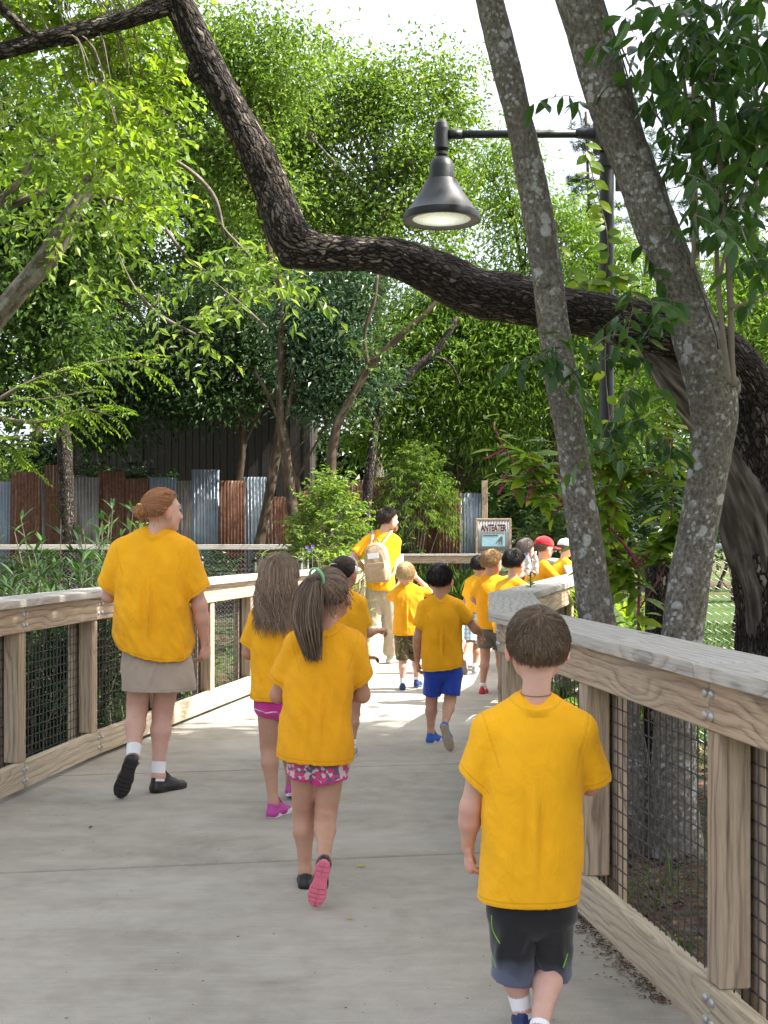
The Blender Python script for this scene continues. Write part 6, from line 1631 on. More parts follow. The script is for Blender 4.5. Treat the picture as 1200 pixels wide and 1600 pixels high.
# ================================================================== trees over the walkway beyond the railing, outside the picture: they give the shade
def shade_tree(label, base, lobes, tr, ncl, per):
    tree('shade_tree', label, base, lobes, tr, ('bark_grey', 'leaf_mid'), rng, ncl, per, .42, (.20, .11), nlimb=14, trunk_r=.17, group='shade trees beside the walkway')
shade_tree('tall leafy tree shading the near walkway, past the railing', D(6.4, 1.2, -.4), [(D(5.6, 1.6, 7.6), D(2.7, 2.9, 1.5)), (D(7.6, 2.0, 8.6), D(2.6, 2.8, 1.6)), (D(5.2, -.8, 8.3), D(2.6, 2.2, 1.5))], [D(6.4, 1.2, -.4), D(6.3, 1.3, 3), D(6.0, 1.5, 6), D(6.2, 1.6, 9)], 430, 62)
shade_tree('tall leafy tree standing past the old leaning tree', D(6.9, 6.2, -.4), [(D(5.4, 5.4, 7.6), D(2.4, 2.7, 1.5)), (D(7.2, 6.3, 8.4), D(2.6, 2.4, 1.6)), (D(6.4, 7.0, 6.3), D(2.0, 1.5, 1.1))], [D(6.9, 6.2, -.4), D(6.8, 6.1, 3), D(6.5, 6.0, 6), D(6.6, 6.0, 9)], 400, 62)

# ================================================================== woodland behind
def gz(x, y): return float(ground_z(np.array([x]), np.array([y]))[0])
def bgt(label, px, Y, lobes, mats, ncl, per, spread, leaf, trunk_px=None, trunk_r=.16, nlimb=16, hang=.4, shell=.45, flat=.6, name='tree', cat='tree', group='woodland trees behind the fence'):
    L = px_lobes(Y, lobes); b = at(px, 840, Y); b[2] = gz(b[0], Y) - .05
    if trunk_px is None: top = max(L, key=lambda l: l[0][2])[0]; tr = [b, b * .7 + top * .3 + [.1, 0, 0], top]
    else: tr = [b] + [at(p[0], p[1], Y + (p[2] if len(p) > 2 else 0)) for p in trunk_px]
    return tree(name, label, b, L, tr, mats, rng, ncl, per, spread, leaf, nlimb, trunk_r, group, hang, shell, cat, flat)
T1 = bgt('big leafy tree behind the corrugated fence, crown rising past the lamp', 585, 30, [(560, 250, 130, 130), (660, 180, 85, 110), (480, 175, 100, 110), (620, 350, 120, 90), (700, 300, 60, 70, 1), (440, 280, 90, 110), (575, 145, 65, 55), (700, 160, 40, 55)], ('bark_grey', 'leaf_bright'), 500, 62, .36, (.135, .07), [(590, 560), (600, 380), (585, 180)], .2, 26)
T2 = bgt('broad tree with dense mid-green crown above the dark shed', 250, 34, [(250, 330, 190, 130), (120, 250, 150, 140), (330, 200, 150, 130), (400, 400, 120, 90), (180, 470, 140, 80)], ('bark_brown', 'leaf_mid'), 560, 62, .40, (.155, .08), None, .22, 20)
T3 = bgt('light green tree arching over the fence, with bare lower twigs', 380, 24, [(330, 170, 120, 110), (250, 80, 120, 90), (420, 100, 90, 90), (390, 290, 80, 60), (420, 420, 40, 30)], ('bark_brown', 'leaf_bright'), 360, 56, .30, (.12, .055), [(440, 640), (425, 420), (380, 200)], .11, 22)
T4 = bgt('evergreen tree with small bluish leaves in front of the shed gable', 520, 23, [(520, 520, 65, 70), (560, 600, 45, 50), (490, 600, 50, 60), (540, 450, 60, 50), (470, 500, 40, 60)], ('bark_brown', 'leaf_blue'), 260, 62, .24, (.12, .05), [(440, 640), (470, 560), (520, 470)], .08, 12)
T5 = bgt('shady tree overhanging the shed roof', 330, 26, [(300, 540, 110, 60), (400, 560, 70, 60), (200, 560, 90, 60), (150, 620, 70, 50), (340, 480, 90, 50), (300, 625, 110, 30), (160, 660, 60, 40)], ('bark_brown', 'leaf_dark'), 380, 60, .30, (.14, .06), [(380, 700), (350, 600), (300, 500)], .09, 14)
T6 = bgt('tall tree with pale trunk at the edge of the woodland', -20, 21, [(30, 420, 110, 120), (60, 300, 120, 120), (-60, 200, 160, 160), (110, 520, 70, 70), (20, 600, 80, 70), (140, 330, 70, 70)], ('bark_grey', 'leaf_mid'), 420, 60, .32, (.15, .07), None, .17, 16)
T7 = bgt('bright thicket tree behind the lamp post', 900, 27, [(850, 560, 100, 100), (950, 620, 90, 90), (900, 450, 80, 70), (1010, 520, 70, 100), (820, 370, 60, 80), (790, 270, 40, 60), (890, 350, 45, 45), (960, 400, 50, 50)], ('bark_brown', 'leaf_bamboo'), 460, 60, .32, (.15, .045), None, .09, 14, hang=.6)
T8 = bgt('feathery yellow-green bamboo-like tree near the chain link', 1150, 22, [(1150, 520, 110, 110), (1080, 600, 90, 80), (1200, 640, 90, 80), (1180, 420, 60, 50)], ('bark_brown', 'leaf_bamboo'), 300, 60, .3, (.15, .035), None, .08, 12, hang=.8)
T9 = bgt('arching bamboo clump behind the far railing', 700, 27, [(700, 560, 110, 110), (620, 640, 80, 80), (780, 640, 80, 80), (720, 470, 80, 60), (800, 540, 70, 80), (640, 530, 60, 60)], ('bark_brown', 'leaf_bamboo'), 520, 62, .36, (.18, .038), None, .07, 26, hang=.9)
# a deep back row, copies of the big crowns turned about
for i, (src, px, Y, rz, sc, lab) in enumerate([(T2, 40, 46, 1.2, 1.15, 'far woodland tree closing the view past the pale trunk'), (T2, 420, 48, 2.6, 1.05, 'far woodland tree closing the view past the shed roof'), (T1, 130, 44, 2.2, 1.1, 'far woodland tree with light crown over the broad tree'),
        (T2, 760, 50, 4.1, .78, 'far woodland tree low behind the lamp'), (T2, 1000, 52, 5.2, .72, 'far woodland tree low behind the pines'), (T2, 1180, 44, .4, .70, 'far woodland tree low beyond the lawn'), (T1, 420, 40, 3.6, .92, 'far woodland tree between the shed and the lamp')]):
    b = at(px, 840, Y); copy_thing(src, (b[0], b[1], gz(b[0], Y) - .05), rz, sc, lab, 'woodland trees behind the fence')

def pine(label, px, Y, H, n, seed, r0=.14):
    r = np.random.default_rng(seed); b = at(px, 840, Y); b[2] = gz(b[0], Y) - .05
    root = empty('pine_tree', b, label, 'tree', 'pines beyond the lawn'); mt, ml = MB(), MB()
    T = resample([D(0, 0, 0), D(r.normal() * .2, 0, H * .5), D(r.normal() * .3, 0, H)], 30); add_tube(mt, T, np.linspace(r0, .03, 30), 10, disp=furrow(.01, 8, 4, .01))
    for k in range(n):
        z = H * (.32 + .68 * (k / n)); i = int(z / H * 29); a = T[i]; an = r.uniform(0, 6.28); L = (1 - (z / H - .32) / .8) * 2.4 * r.uniform(.6, 1.1)
        e = a + D(math.cos(an) * L, math.sin(an) * L, .25 * L * r.uniform(-.3, 1)); P = resample([a, (a + e) / 2 + [0, 0, -.06 * L], e], 8); add_tube(mt, P, np.linspace(.03, .006, 8), 5, False)
        for q in range(int(4 + L * 4)):
            c = P[int(r.uniform(2, 8))] + r.normal(size=3) * .16 * [1, 1, .7]; m = 38; d = unit(r.normal(size=(m, 3)) + [0, 0, .3])
            add_leaves(ml, np.tile(c, (m, 1)), d, r.normal(size=(m, 3)), r.uniform(.14, .26, m), .018, r.uniform(0, 1, m), fold=.05, curl=.1)
    ml.build('needles', M['leaf_pine'], root); mt.build('trunk', M['bark_brown'], root, smooth=True)
for i, (px, Y, H, n, lab) in enumerate([(930, 38, 14.2, 46, 'pine seen behind the lamp bracket'), (1010, 42, 16.5, 46, 'pine behind the stout lichen-spotted trunk'), (1090, 36, 17, 50, 'tall pine behind the glossy-leaved sapling'), (1190, 40, 18, 50, 'tall pine past the sapling by the old tree')]):
    pine(lab, px, Y, H, n, 300 + i)
for i, (px, Y, w, h, lab) in enumerate([(560, 33, 90, 60, 'dark thicket behind the slanting trunks'), (680, 34, 90, 60, 'dark thicket behind the bamboo clump'), (820, 33, 90, 60, 'dark thicket behind the animal sign'), (960, 36, 110, 60, 'dark thicket at the far side of the lawn'), (1120, 38, 130, 60, 'dark thicket under the tall pines'), (60, 33, 110, 60, 'dark thicket past the shed end'), (470, 36, 80, 90, 'dark thicket beside the shed gable')]):
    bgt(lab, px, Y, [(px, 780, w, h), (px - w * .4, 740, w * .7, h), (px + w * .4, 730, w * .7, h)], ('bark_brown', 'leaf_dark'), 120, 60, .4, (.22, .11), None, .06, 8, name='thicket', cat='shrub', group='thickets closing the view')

# bare and half-bare stems in the middle distance
def stem(label, pts, mat, k=12, n=40, twigs=(), name='slender_tree', cat='tree', leaves=None, lm='leaf_mid'):
    base = at(pts[0][0], pts[0][1], pts[0][2]); root = empty(name, base, label, cat); objs = []
    o, _ = limb('trunk', pts, k, n, M[mat], None, furrow(.006, 14, 3, .012, 61)); objs.append(o)
    for t in twigs:
        o, _ = limb('branch', t, 8, 24, M[mat], None, furrow(.001, 14, 3, .006, 62)); objs.append(o)
    if leaves:
        mt, ml = MB(), MB(); P0 = np.array([at(l[0] + rng.normal() * l[3], l[1] + rng.normal() * l[4], l[2] + rng.normal() * .3) for l in leaves for _ in range(l[5])])
        sprays(mt, ml, P0, rng.normal(size=P0.shape) * [1, .8, .5] + [0, 0, -.1], rng.uniform(.3, .6, len(P0)), rng, nl=10, leaf=(.11, .045), droop=.3, hang=.3)
        objs += [ml.build('foliage', M[lm]), mt.build('twigs', M['twig'])]
    rootize(root, objs)
stem('smooth grey trunk slanting up beside the hanging lime-green leaves', [(-60, 1200, 9.6, 26), (-60, 860, 9.6, 24), (-50, 640, 9.6, 20), (-25, 530, 9.6, 17), (20, 465, 9.6, 17), (75, 400, 9.6, 16), (112, 335, 9.6, 15), (140, 285, 9.6, 14), (162, 245, 9.6, 12)], 'bark_grey', 20, 90,
     twigs=[[(148, 275, 9.6, 6), (175, 262, 9.6, 6), (200, 248, 9.6, 5), (225, 240, 9.65, 4), (260, 242, 9.7, 3), (330, 300, 9.8, 2), (352, 372, 9.8, 1.5)], [(-10, 330, 9.6, 8), (40, 312, 9.6, 6), (75, 298, 9.6, 5), (140, 262, 9.6, 3)], [(-20, 330, 9.5, 7), (25, 290, 9.5, 6), (60, 240, 9.5, 5), (95, 205, 9.5, 4)], [(150, 300, 9.6, 3), (200, 318, 9.7, 2.5), (222, 345, 9.7, 2)], [(160, 310, 9.7, 2.2), (195, 420, 9.8, 2), (240, 485, 9.8, 1.8), (310, 525, 9.9, 1.2)], [(260, 360, 9.8, 2.2), (300, 410, 9.8, 2), (370, 470, 9.9, 1.5), (418, 514, 9.9, 1)], [(260, 242, 9.7, 2.6), (320, 285, 9.8, 2), (345, 350, 9.8, 1.6), (390, 400, 9.8, 1.2)]],
     leaves=[(60, 250, 9.7, 90, 60, 40), (20, 330, 9.7, 60, 60, 24), (160, 240, 9.7, 60, 30, 20), (280, 520, 9.9, 30, 14, 7), (400, 420, 9.8, 45, 28, 16), (430, 445, 9.8, 40, 14, 12), (250, 420, 9.8, 40, 40, 8)], lm='leaf_bright')
stem('pale trunk leaning up behind the round green shrub', [(515, 920, 22, 7), (520, 700, 22, 7), (545, 630, 22, 6.5), (580, 570, 22, 6), (625, 525, 22, 5), (660, 495, 22, 4.5), (690, 462, 22, 3)], 'bark_brown', twigs=[[(575, 575, 22, 3.5), (570, 520, 22, 3), (585, 470, 22, 2.5), (590, 430, 22, 2)]], leaves=[(600, 560, 21.9, 40, 40, 16), (660, 500, 21.9, 30, 25, 14), (560, 640, 21.9, 30, 40, 12)])
stem('dark crooked trunk arching among the bamboo', [(560, 930, 23, 7), (590, 640, 23, 7), (625, 605, 23, 7), (650, 575, 23, 6.5), (685, 545, 23, 6), (705, 515, 23, 5), (715, 495, 23, 4)], 'bark_dark', twigs=[[(665, 562, 23, 4), (690, 560, 23, 3), (708, 575, 23, 2.5), (718, 600, 23, 1.5)]])
stem('straight slim trunk in front of the shed wall', [(474, 930, 22.5, 9), (445, 700, 22.5, 7.5), (437, 620, 22.5, 6), (439, 520, 22.5, 6), (437, 430, 22.5, 4)], 'bark_brown', twigs=[[(445, 680, 22.5, 3), (420, 620, 22.5, 3), (398, 580, 22.5, 2)], [(448, 650, 22.5, 3.5), (458, 590, 22.5, 3), (452, 560, 22.5, 2)]])
stem('thick dark trunk at the shed end', [(112, 930, 23, 13), (105, 800, 23, 12), (100, 690, 23, 11), (85, 600, 23, 9), (70, 500, 23, 7)], 'bark_dark')

# feathery compound-leaved boughs reaching in low over the fence
def feathery():
    base = at(-120, 860, 10.4); base[2] = GZ; root = empty('feathery_sapling', base, 'feathery sapling with light compound leaves reaching over the corrugated fence', 'tree'); objs = []; mt, ml = MB(), MB()
    main = [[(-120, 900, 10.4), (-90, 720, 10.4), (-20, 640, 10.3), (80, 622, 10.2), (150, 610, 10.2)], [(-60, 660, 10.4), (40, 600, 10.4), (120, 575, 10.3), (190, 560, 10.3), (235, 575, 10.3)], [(-20, 650, 10.4), (60, 660, 10.3), (130, 640, 10.2), (180, 652, 10.2)], [(-80, 700, 10.4), (-10, 690, 10.3), (30, 720, 10.3)]]
    for br in main:
        P = resample([at(*p) for p in br], 30); add_tube(mt, P, np.linspace(.02, .004, 30), 6, False)
        idx = np.arange(8, 30); side = rng.choice([-1, 1], len(idx))
        P0 = P[idx]; Dv = np.stack([np.full(len(idx), .7), rng.normal(size=len(idx)) * .5, side * .35 + .05], 1)
        sprays(mt, ml, P0, Dv, rng.uniform(.22, .38, len(idx)), rng, nl=20, leaf=(.055, .018), droop=.35, hang=.2, jit=.12)
    objs += [ml.build('foliage', M['leaf_lime']), mt.build('stems', M['twig'], smooth=True)]; rootize(root, objs)
feathery()
# ================================================================== lamp
def lamp():
    Yl = 9.0; s = Yl / FPX; base = at(948, 840, Yl); base[2] = GZ; zt = at(948, 205, Yl)[2]
    root = empty('street_lamp', base, 'black lamp post with a bell-shaped hanging shade on a long arm', 'street lamp')
    mat = M['lampblack'] = plain('lamp_black_paint', (0.010, 0.013, 0.017), 0.5, 0.2, 30)
    W = lambda px, py, dy=0: at(px, py, Yl + dy) - base
    mb = MB(); add_tube(mb, D((0, 0, 0), (0, 0, zt - base[2] - .12)), .050, 24); add_tube(mb, D((0, 0, 0), (0, 0, .35)), .085, 24); add_tube(mb, D((0, 0, .35), (0, 0, .40)), D(.085, .052), 24); mb.build('pole', mat, root, smooth=False)
    mb = MB()
    pass
    for py, r, hh in ((262, .062, .05), (236, .066, .03)): mb = MB(); add_tube(mb, [W(948, py), W(948, py) + D(0, 0, hh)], r, 24); mb.build('collar', mat, root)
    mb = MB(); V, F4, F3 = bev_box_vf(.16, .16, .24, .02); mb.add(V + W(946, 212), F4); mb.add(V + W(946, 212), F3); add_tube(mb, resample([W(946, 190), W(946, 178), W(946, 172)], 6), D(.07, .066, .055, .04, .02, .005), 20); mb.build('post_head', mat, root)
    mb = MB(); add_tube(mb, [W(936, 209), W(690, 210)], .028, 20); add_tube(mb, resample([W(938, 212), W(920, 209), W(900, 209)], 6), np.linspace(.055, .031, 6), 18); add_tube(mb, [W(722, 210), W(700, 210)], .034, 18); mb.build('arm', mat, root, smooth=True)
    mb = MB(); c = W(690, 210); P = [(-.115, .036), (-.10, .052), (.04, .052), (.075, .046), (.098, .028), (.105, .002)]
    add_tube(mb, D(*[(c[0], c[1], c[2] + z) for z, r in P]), D(*[r for z, r in P]), 24); mb.build('arm_end', mat, root)
    mb = MB(); add_tube(mb, D((c[0], c[1], c[2] - .16), (c[0], c[1], c[2] - .105)), .026, 16); add_tube(mb, D((c[0], c[1], c[2] - .145), (c[0], c[1], c[2] - .125)), .042, 16); mb.build('swivel', mat, root)
    prof = [(245, .02), (247, .055), (252, .075), (262, .088), (281, .090), (282, .110), (286, .118), (300, .150), (318, .205), (332, .252), (334, .268), (344, .274), (346, .270)]
    zz = [at(690, py, Yl)[2] - base[2] for py, r in prof]; mb = MB(); n = 48; th = np.linspace(0, 2 * math.pi, n, endpoint=False)
    ring = [np.c_[c[0] + r * np.cos(th), c[1] + r * np.sin(th), np.full(n, z)] for (py, r), z in zip(prof, zz)] + [np.c_[c[0] + r * np.cos(th), c[1] + r * np.sin(th), np.full(n, zz[-1] + dz)] for r, dz in ((.262, .004), (.205, .012), (.203, .03))]
    k = np.arange(n); k2 = (k + 1) % n; Q = np.vstack([np.stack([i * n + k, i * n + k2, (i + 1) * n + k2, (i + 1) * n + k], 1) for i in range(len(ring) - 1)]); mb.add(np.vstack(ring), Q); sh = mb.build('lamp_shade', mat, root, smooth=True); bm_flip(sh)
    sm = sh.modifiers.new('edge', 'EDGE_SPLIT'); sm.split_angle = math.radians(40)
    mb = MB()
    for a in np.arange(0, 6.28, 1.047): add_tube(mb, D((c[0] + .092 * math.cos(a), c[1] + .092 * math.sin(a), zz[4] - .01), (c[0] + .103 * math.cos(a), c[1] + .103 * math.sin(a), zz[4] - .01)), .006, 8)
    mb.build('screws', M['galv'], sh)
    t = NT('lit_lens'); vo = t.voronoi(t.coord("Object"), 60); col = t.ramp(vo, [(0, (.40, .44, .37)), (.6, (.66, .70, .62))]); t.done(col, .25)
    t.b.inputs["Emission Color"].default_value = (.86, .95, .80, 1)
    g = t.node("ShaderNodeVectorMath", _operation='DISTANCE'); t.l.new(t.coord("bk"), g.inputs[0]); g.inputs[1].default_value = (0, 0, 0)
    t.l.new(t.ramp(g.outputs["Value"], [(0.0, .55), (.07, .24), (.20, .05)]), t.b.inputs["Emission Strength"])
    R = np.linspace(0, .204, 9)[1:]; V = [(0, 0, -.018)] + [(r * math.cos(a), r * math.sin(a), -.018 * (1 - (r / .204) ** 2)) for r in R for a in th]; V = np.array(V)
    F3 = np.stack([np.zeros(n, int), 1 + k2, 1 + k], 1); Q = np.vstack([np.stack([1 + i * n + k, 1 + i * n + k2, 1 + (i + 1) * n + k2, 1 + (i + 1) * n + k], 1) for i in range(7)])
    mb = MB(); mb.add(V + [c[0], c[1], zz[-1] + .014], F3, 0, V); mb.F.append(Q); mb.M.append(np.zeros(len(Q), int)); ln = mb.build('lens', t.m, sh, smooth=True); bm_flip(ln)
    mb = MB(); mb.add(*box_vf(W(968, 282), .05, .06, .14)); mb.build('control_box', mat, root)
lamp()

# ================================================================== shed with board walls and shingle roof
def shed():
    Yw = 29.0; x0, x1 = (95 - 600) / FPX * Yw, (485 - 600) / FPX * Yw; base = D((x0 + x1) / 2, Yw, .0)
    root = empty('shed', base, 'dark weathered board shed with shingle roof behind the corrugated fence', 'shed')
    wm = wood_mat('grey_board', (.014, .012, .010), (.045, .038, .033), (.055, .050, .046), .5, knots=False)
    n = 36; w = (x1 - x0) / n; r = np.random.default_rng(5); z1 = 5.2
    MATS['shedboard'] = wm
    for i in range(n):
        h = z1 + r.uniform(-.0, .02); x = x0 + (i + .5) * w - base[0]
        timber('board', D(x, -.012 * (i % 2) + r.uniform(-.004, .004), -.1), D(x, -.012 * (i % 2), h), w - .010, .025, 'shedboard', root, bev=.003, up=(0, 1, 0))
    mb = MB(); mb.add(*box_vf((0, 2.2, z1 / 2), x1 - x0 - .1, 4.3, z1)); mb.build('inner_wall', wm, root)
    mb = MB()
    xs = -((x1 - x0) / 2 + .3)
    for sy, y0, y1 in ((1, -.55, 2.2), (-1, 4.95, 2.2)):
        V = D((xs, y0, 4.85), (-xs, y0, 4.85), (-xs, y1, 6.55), (xs, y1, 6.55)); V = np.vstack([V, V - [0, 0, .08]]); mb.add(V, BOXF)
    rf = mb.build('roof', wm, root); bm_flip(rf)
    rows_ = 15; mb = MB(); sl = unit(D(0, 2.75, 1.7))
    for q in range(rows_):
        x = xs
        while x < -xs:
            ww = r.uniform(.09, .17); a = D(x + ww / 2, -.58, 4.84) + sl * (q * .21 + .13 + r.uniform(-.012, .012)) + D(0, -.53, .85) * .03
            ax = np.stack([D(1, 0, 0), unit(sl + D(0, .04, -.05)), unit(np.cross(D(1, 0, 0), sl + D(0, .04, -.05)))]); mb.add(*box_vf(a, ww - .008, .27, .016 + r.uniform(0, .008), ax)); x += ww
    sg = mb.build('shingles', wood_mat('old_shingle', (.05, .045, .042), (.17, .16, .15), (.22, .215, .21), .6, knots=False), rf); tag(sg, kind='stuff')
    mb = MB(); mb.add(*box_vf((-1.15, -.05, 3.35), .36, .04, .5)); mb.build('hatch', wm, root)
shed()

# ================================================================== corrugated sheet fence
def corrugated():
    def sheet(name, rust, zinc, amt, streak):
        t = NT(name); c = t.coord("Object", rnd_offset=True); z = t.coord("Object", (5, 5, .55), True)
        n = t.noise(z, 2.2, 6, .65); f = t.noise(c, 16, 5, .65)
        rc = t.ramp(f, [(.3, tuple(x * .45 for x in rust)), (.6, rust), (.8, tuple(min(1, x * 1.7) for x in rust))])
        zc = t.ramp(t.noise(c, 7, 4), [(.3, tuple(x * .72 for x in zinc)), (.7, zinc)])
        m = t.math('ADD', t.math('MULTIPLY', n, streak), amt - streak * .5)
        col = t.mix(t.ramp(m, [(.42, 0.0), (.58, 1.0)]), zc, rc)
        return t.done(col, t.mix(t.ramp(m, [(.42, 0.0), (.58, 1.0)]), (.42, .42, .42), (.9, .9, .9)), t.bump(f, .2, .004), Metallic=.25)
    ms = {'r': sheet('rusted_sheet', (.135, .060, .034), (.20, .18, .16), .66, 1.2), 'b': sheet('bluish_zinc_sheet', (.16, .12, .095), (.155, .19, .225), .25, .8), 'g': sheet('dull_zinc_sheet', (.14, .095, .07), (.19, .18, .168), .42, 1.0)}
    Yf = 26.0; root = empty('corrugated_fence', D(-4.5, Yf, 0.0), 'fence of mismatched rusty and zinc corrugated metal sheets before the shed', 'fence')
    L = [(-40, -2, 745, 'r'), (-4, 33, 753, 'b'), (17, 64, 738, 'r'), (62, 76, 741, 'g'), (73, 117, 727, 'r'), (116, 155, 746, 'g'), (154, 197, 737, 'r'), (195, 236, 749, 'r'), (233, 275, 747, 'b'), (274, 313, 752, 'g'), (301, 344, 734, 'b'), (342, 383, 751, 'r'), (380, 421, 746, 'b'), (417, 461, 776, 'r'), (455, 500, 766, 'r'), (496, 540, 758, 'g'), (536, 575, 750, 'r'), (570, 612, 746, 'r'), (608, 650, 752, 'g'), (646, 686, 757, 'r'), (682, 719, 768, 'r'), (716, 753, 771, 'b')]
    r = np.random.default_rng(9)
    for i, (a, b, yt, m) in enumerate(L):
        w = (b - a) / FPX * Yf; z1 = at(0, yt, Yf)[2]; z0 = -.2; nx = int(w / .0095); x = np.linspace(0, w, nx)
        y = .011 * np.sin(x / .067 * 2 * math.pi); lean = r.uniform(-.012, .012)
        V = np.concatenate([np.c_[x + lean * (z - z0), y + 0 * z, np.full(nx, z - z0) + (r.uniform(-.01, .01) if z > 1 else 0)] for z in (z0, z1)]); k = np.arange(nx - 1)
        mb = MB(); mb.add(V, np.stack([k, k + 1, nx + k + 1, nx + k], 1)); o = mb.build('metal_sheet', ms[m], root, smooth=True)
        o.location = D((a - 600) / FPX * Yf + 4.5, -.045 * (i % 3) + r.uniform(-.01, .01), z0)
        sm = o.modifiers.new('thick', 'SOLIDIFY'); sm.thickness = .003
    for px, yt in ((757, 751),): timber('post', D((px - 600) / FPX * Yf + 4.5, 0, -.2), D((px - 600) / FPX * Yf + 4.5, 0, at(0, yt, Yf)[2]), .12, .12, 'post', root, up=(0, 1, 0))
    for z in (.6, 1.9): timber('stringer', D(-3.9, .10, z), D(6.4, .10, z), .05, .09, 'post', root)
corrugated()

# ================================================================== chain link
def chain(p0, p1, z0, z1, pitch, r, mat, root, base):
    p0 = np.asarray(p0, float); p1 = np.asarray(p1, float); L = np.linalg.norm(p1 - p0); d = (p1 - p0) / L; nrm = D(d[1], -d[0])
    n = int(L / pitch); m = int((z1 - z0) / (pitch * .55)); z = z0 + np.arange(m) * pitch * .55
    zig = np.where(np.arange(m) % 2, .5, -.5) * 1.06; P = np.zeros((n, m, 3))
    s = (np.arange(n)[:, None] + .5 + zig[None]) * pitch; wv = np.where(np.arange(m) % 2, .5, -.5) * r * 2.2
    P[..., 0] = p0[0] + d[0] * s + nrm[0] * wv; P[..., 1] = p0[1] + d[1] * s + nrm[1] * wv; P[..., 2] = z[None]
    mb = MB(); add_strands(mb, P - base, r, np.zeros(n), 4); return mb.build('chain_link', mat, root)
def chain_fence(label, pts, z0, z1, pitch, r, mat, postmat, rail=True, post_r=.03, step=2.4, wood_rail=False, ball=True):
    base = D(pts[0][0], pts[0][1], gz(pts[0][0], pts[0][1])); root = empty('chain_link_fence', base, label, 'fence')
    for (a, b) in zip(pts[:-1], pts[1:]):
        a = D(*a); b = D(*b); L = np.linalg.norm(b - a); chain(a, b, z0, z1, pitch, r, mat, root, base); n = max(1, int(round(L / step)))
        for k in range(n + 1):
            q = a + (b - a) * k / n; mb = MB(); zt = z1 + .06
            add_tube(mb, D((q[0], q[1], gz(q[0], q[1]) - .2), (q[0], q[1], zt)) - base, post_r, 14)
            if ball: add_tube(mb, D((q[0], q[1], zt - .01), (q[0], q[1], zt + .015), (q[0], q[1], zt + .04), (q[0], q[1], zt + .05)) - base, D(post_r * 1.15, post_r * 1.15, post_r * .8, .004), 14)
            mb.build('post', postmat, root, smooth=True)
        if rail:
            if wood_rail: timber('top_rail', D(a[0], a[1], z1 + .04) - base, D(b[0], b[1], z1 + .04) - base, .14, .085, 'cap', root)
            else: mb = MB(); add_tube(mb, D((a[0], a[1], z1), (b[0], b[1], z1)) - base, .021, 12); mb.build('top_rail', postmat, root, smooth=True)
pxp = lambda px, Y: ((px - 600) / FPX * Y, Y)
chain_fence('galvanised chain link fence in front of the lawn, behind the old leaning tree', [pxp(1068, 10.3), (5.6, 8.6)], -.35, 1.33, .062, .0032, M['silverwire'], M['galv'])
chain_fence('timber-railed chain link fence before the corrugated sheets', [pxp(-60, 21.5), pxp(480, 21.8)], -.2, 1.20, .07, .003, M['silverwire'], M['post'] if False else M['black'], wood_rail=True, post_r=.035)
chain_fence('low black chain link fence with capped posts among the oleanders', [pxp(-100, 11.4), pxp(22, 11.6), pxp(180, 13.4)], -.35, 1.06, .06, .0022, M['wire'], M['black'], rail=False, step=1.5)
chain_fence('sagging black chain link fence behind the long-haired girl', [pxp(315, 16.2), pxp(398, 15.6), pxp(470, 15.2)], -.35, 1.06, .05, .0028, M['wire'], M['black'], rail=False, step=.8)
chain_fence('black chain link fence beyond the animal sign', [pxp(722, 26.2), pxp(1010, 24.0)], -.1, 1.42, .06, .004, M['black'], M['black'], step=2.0)

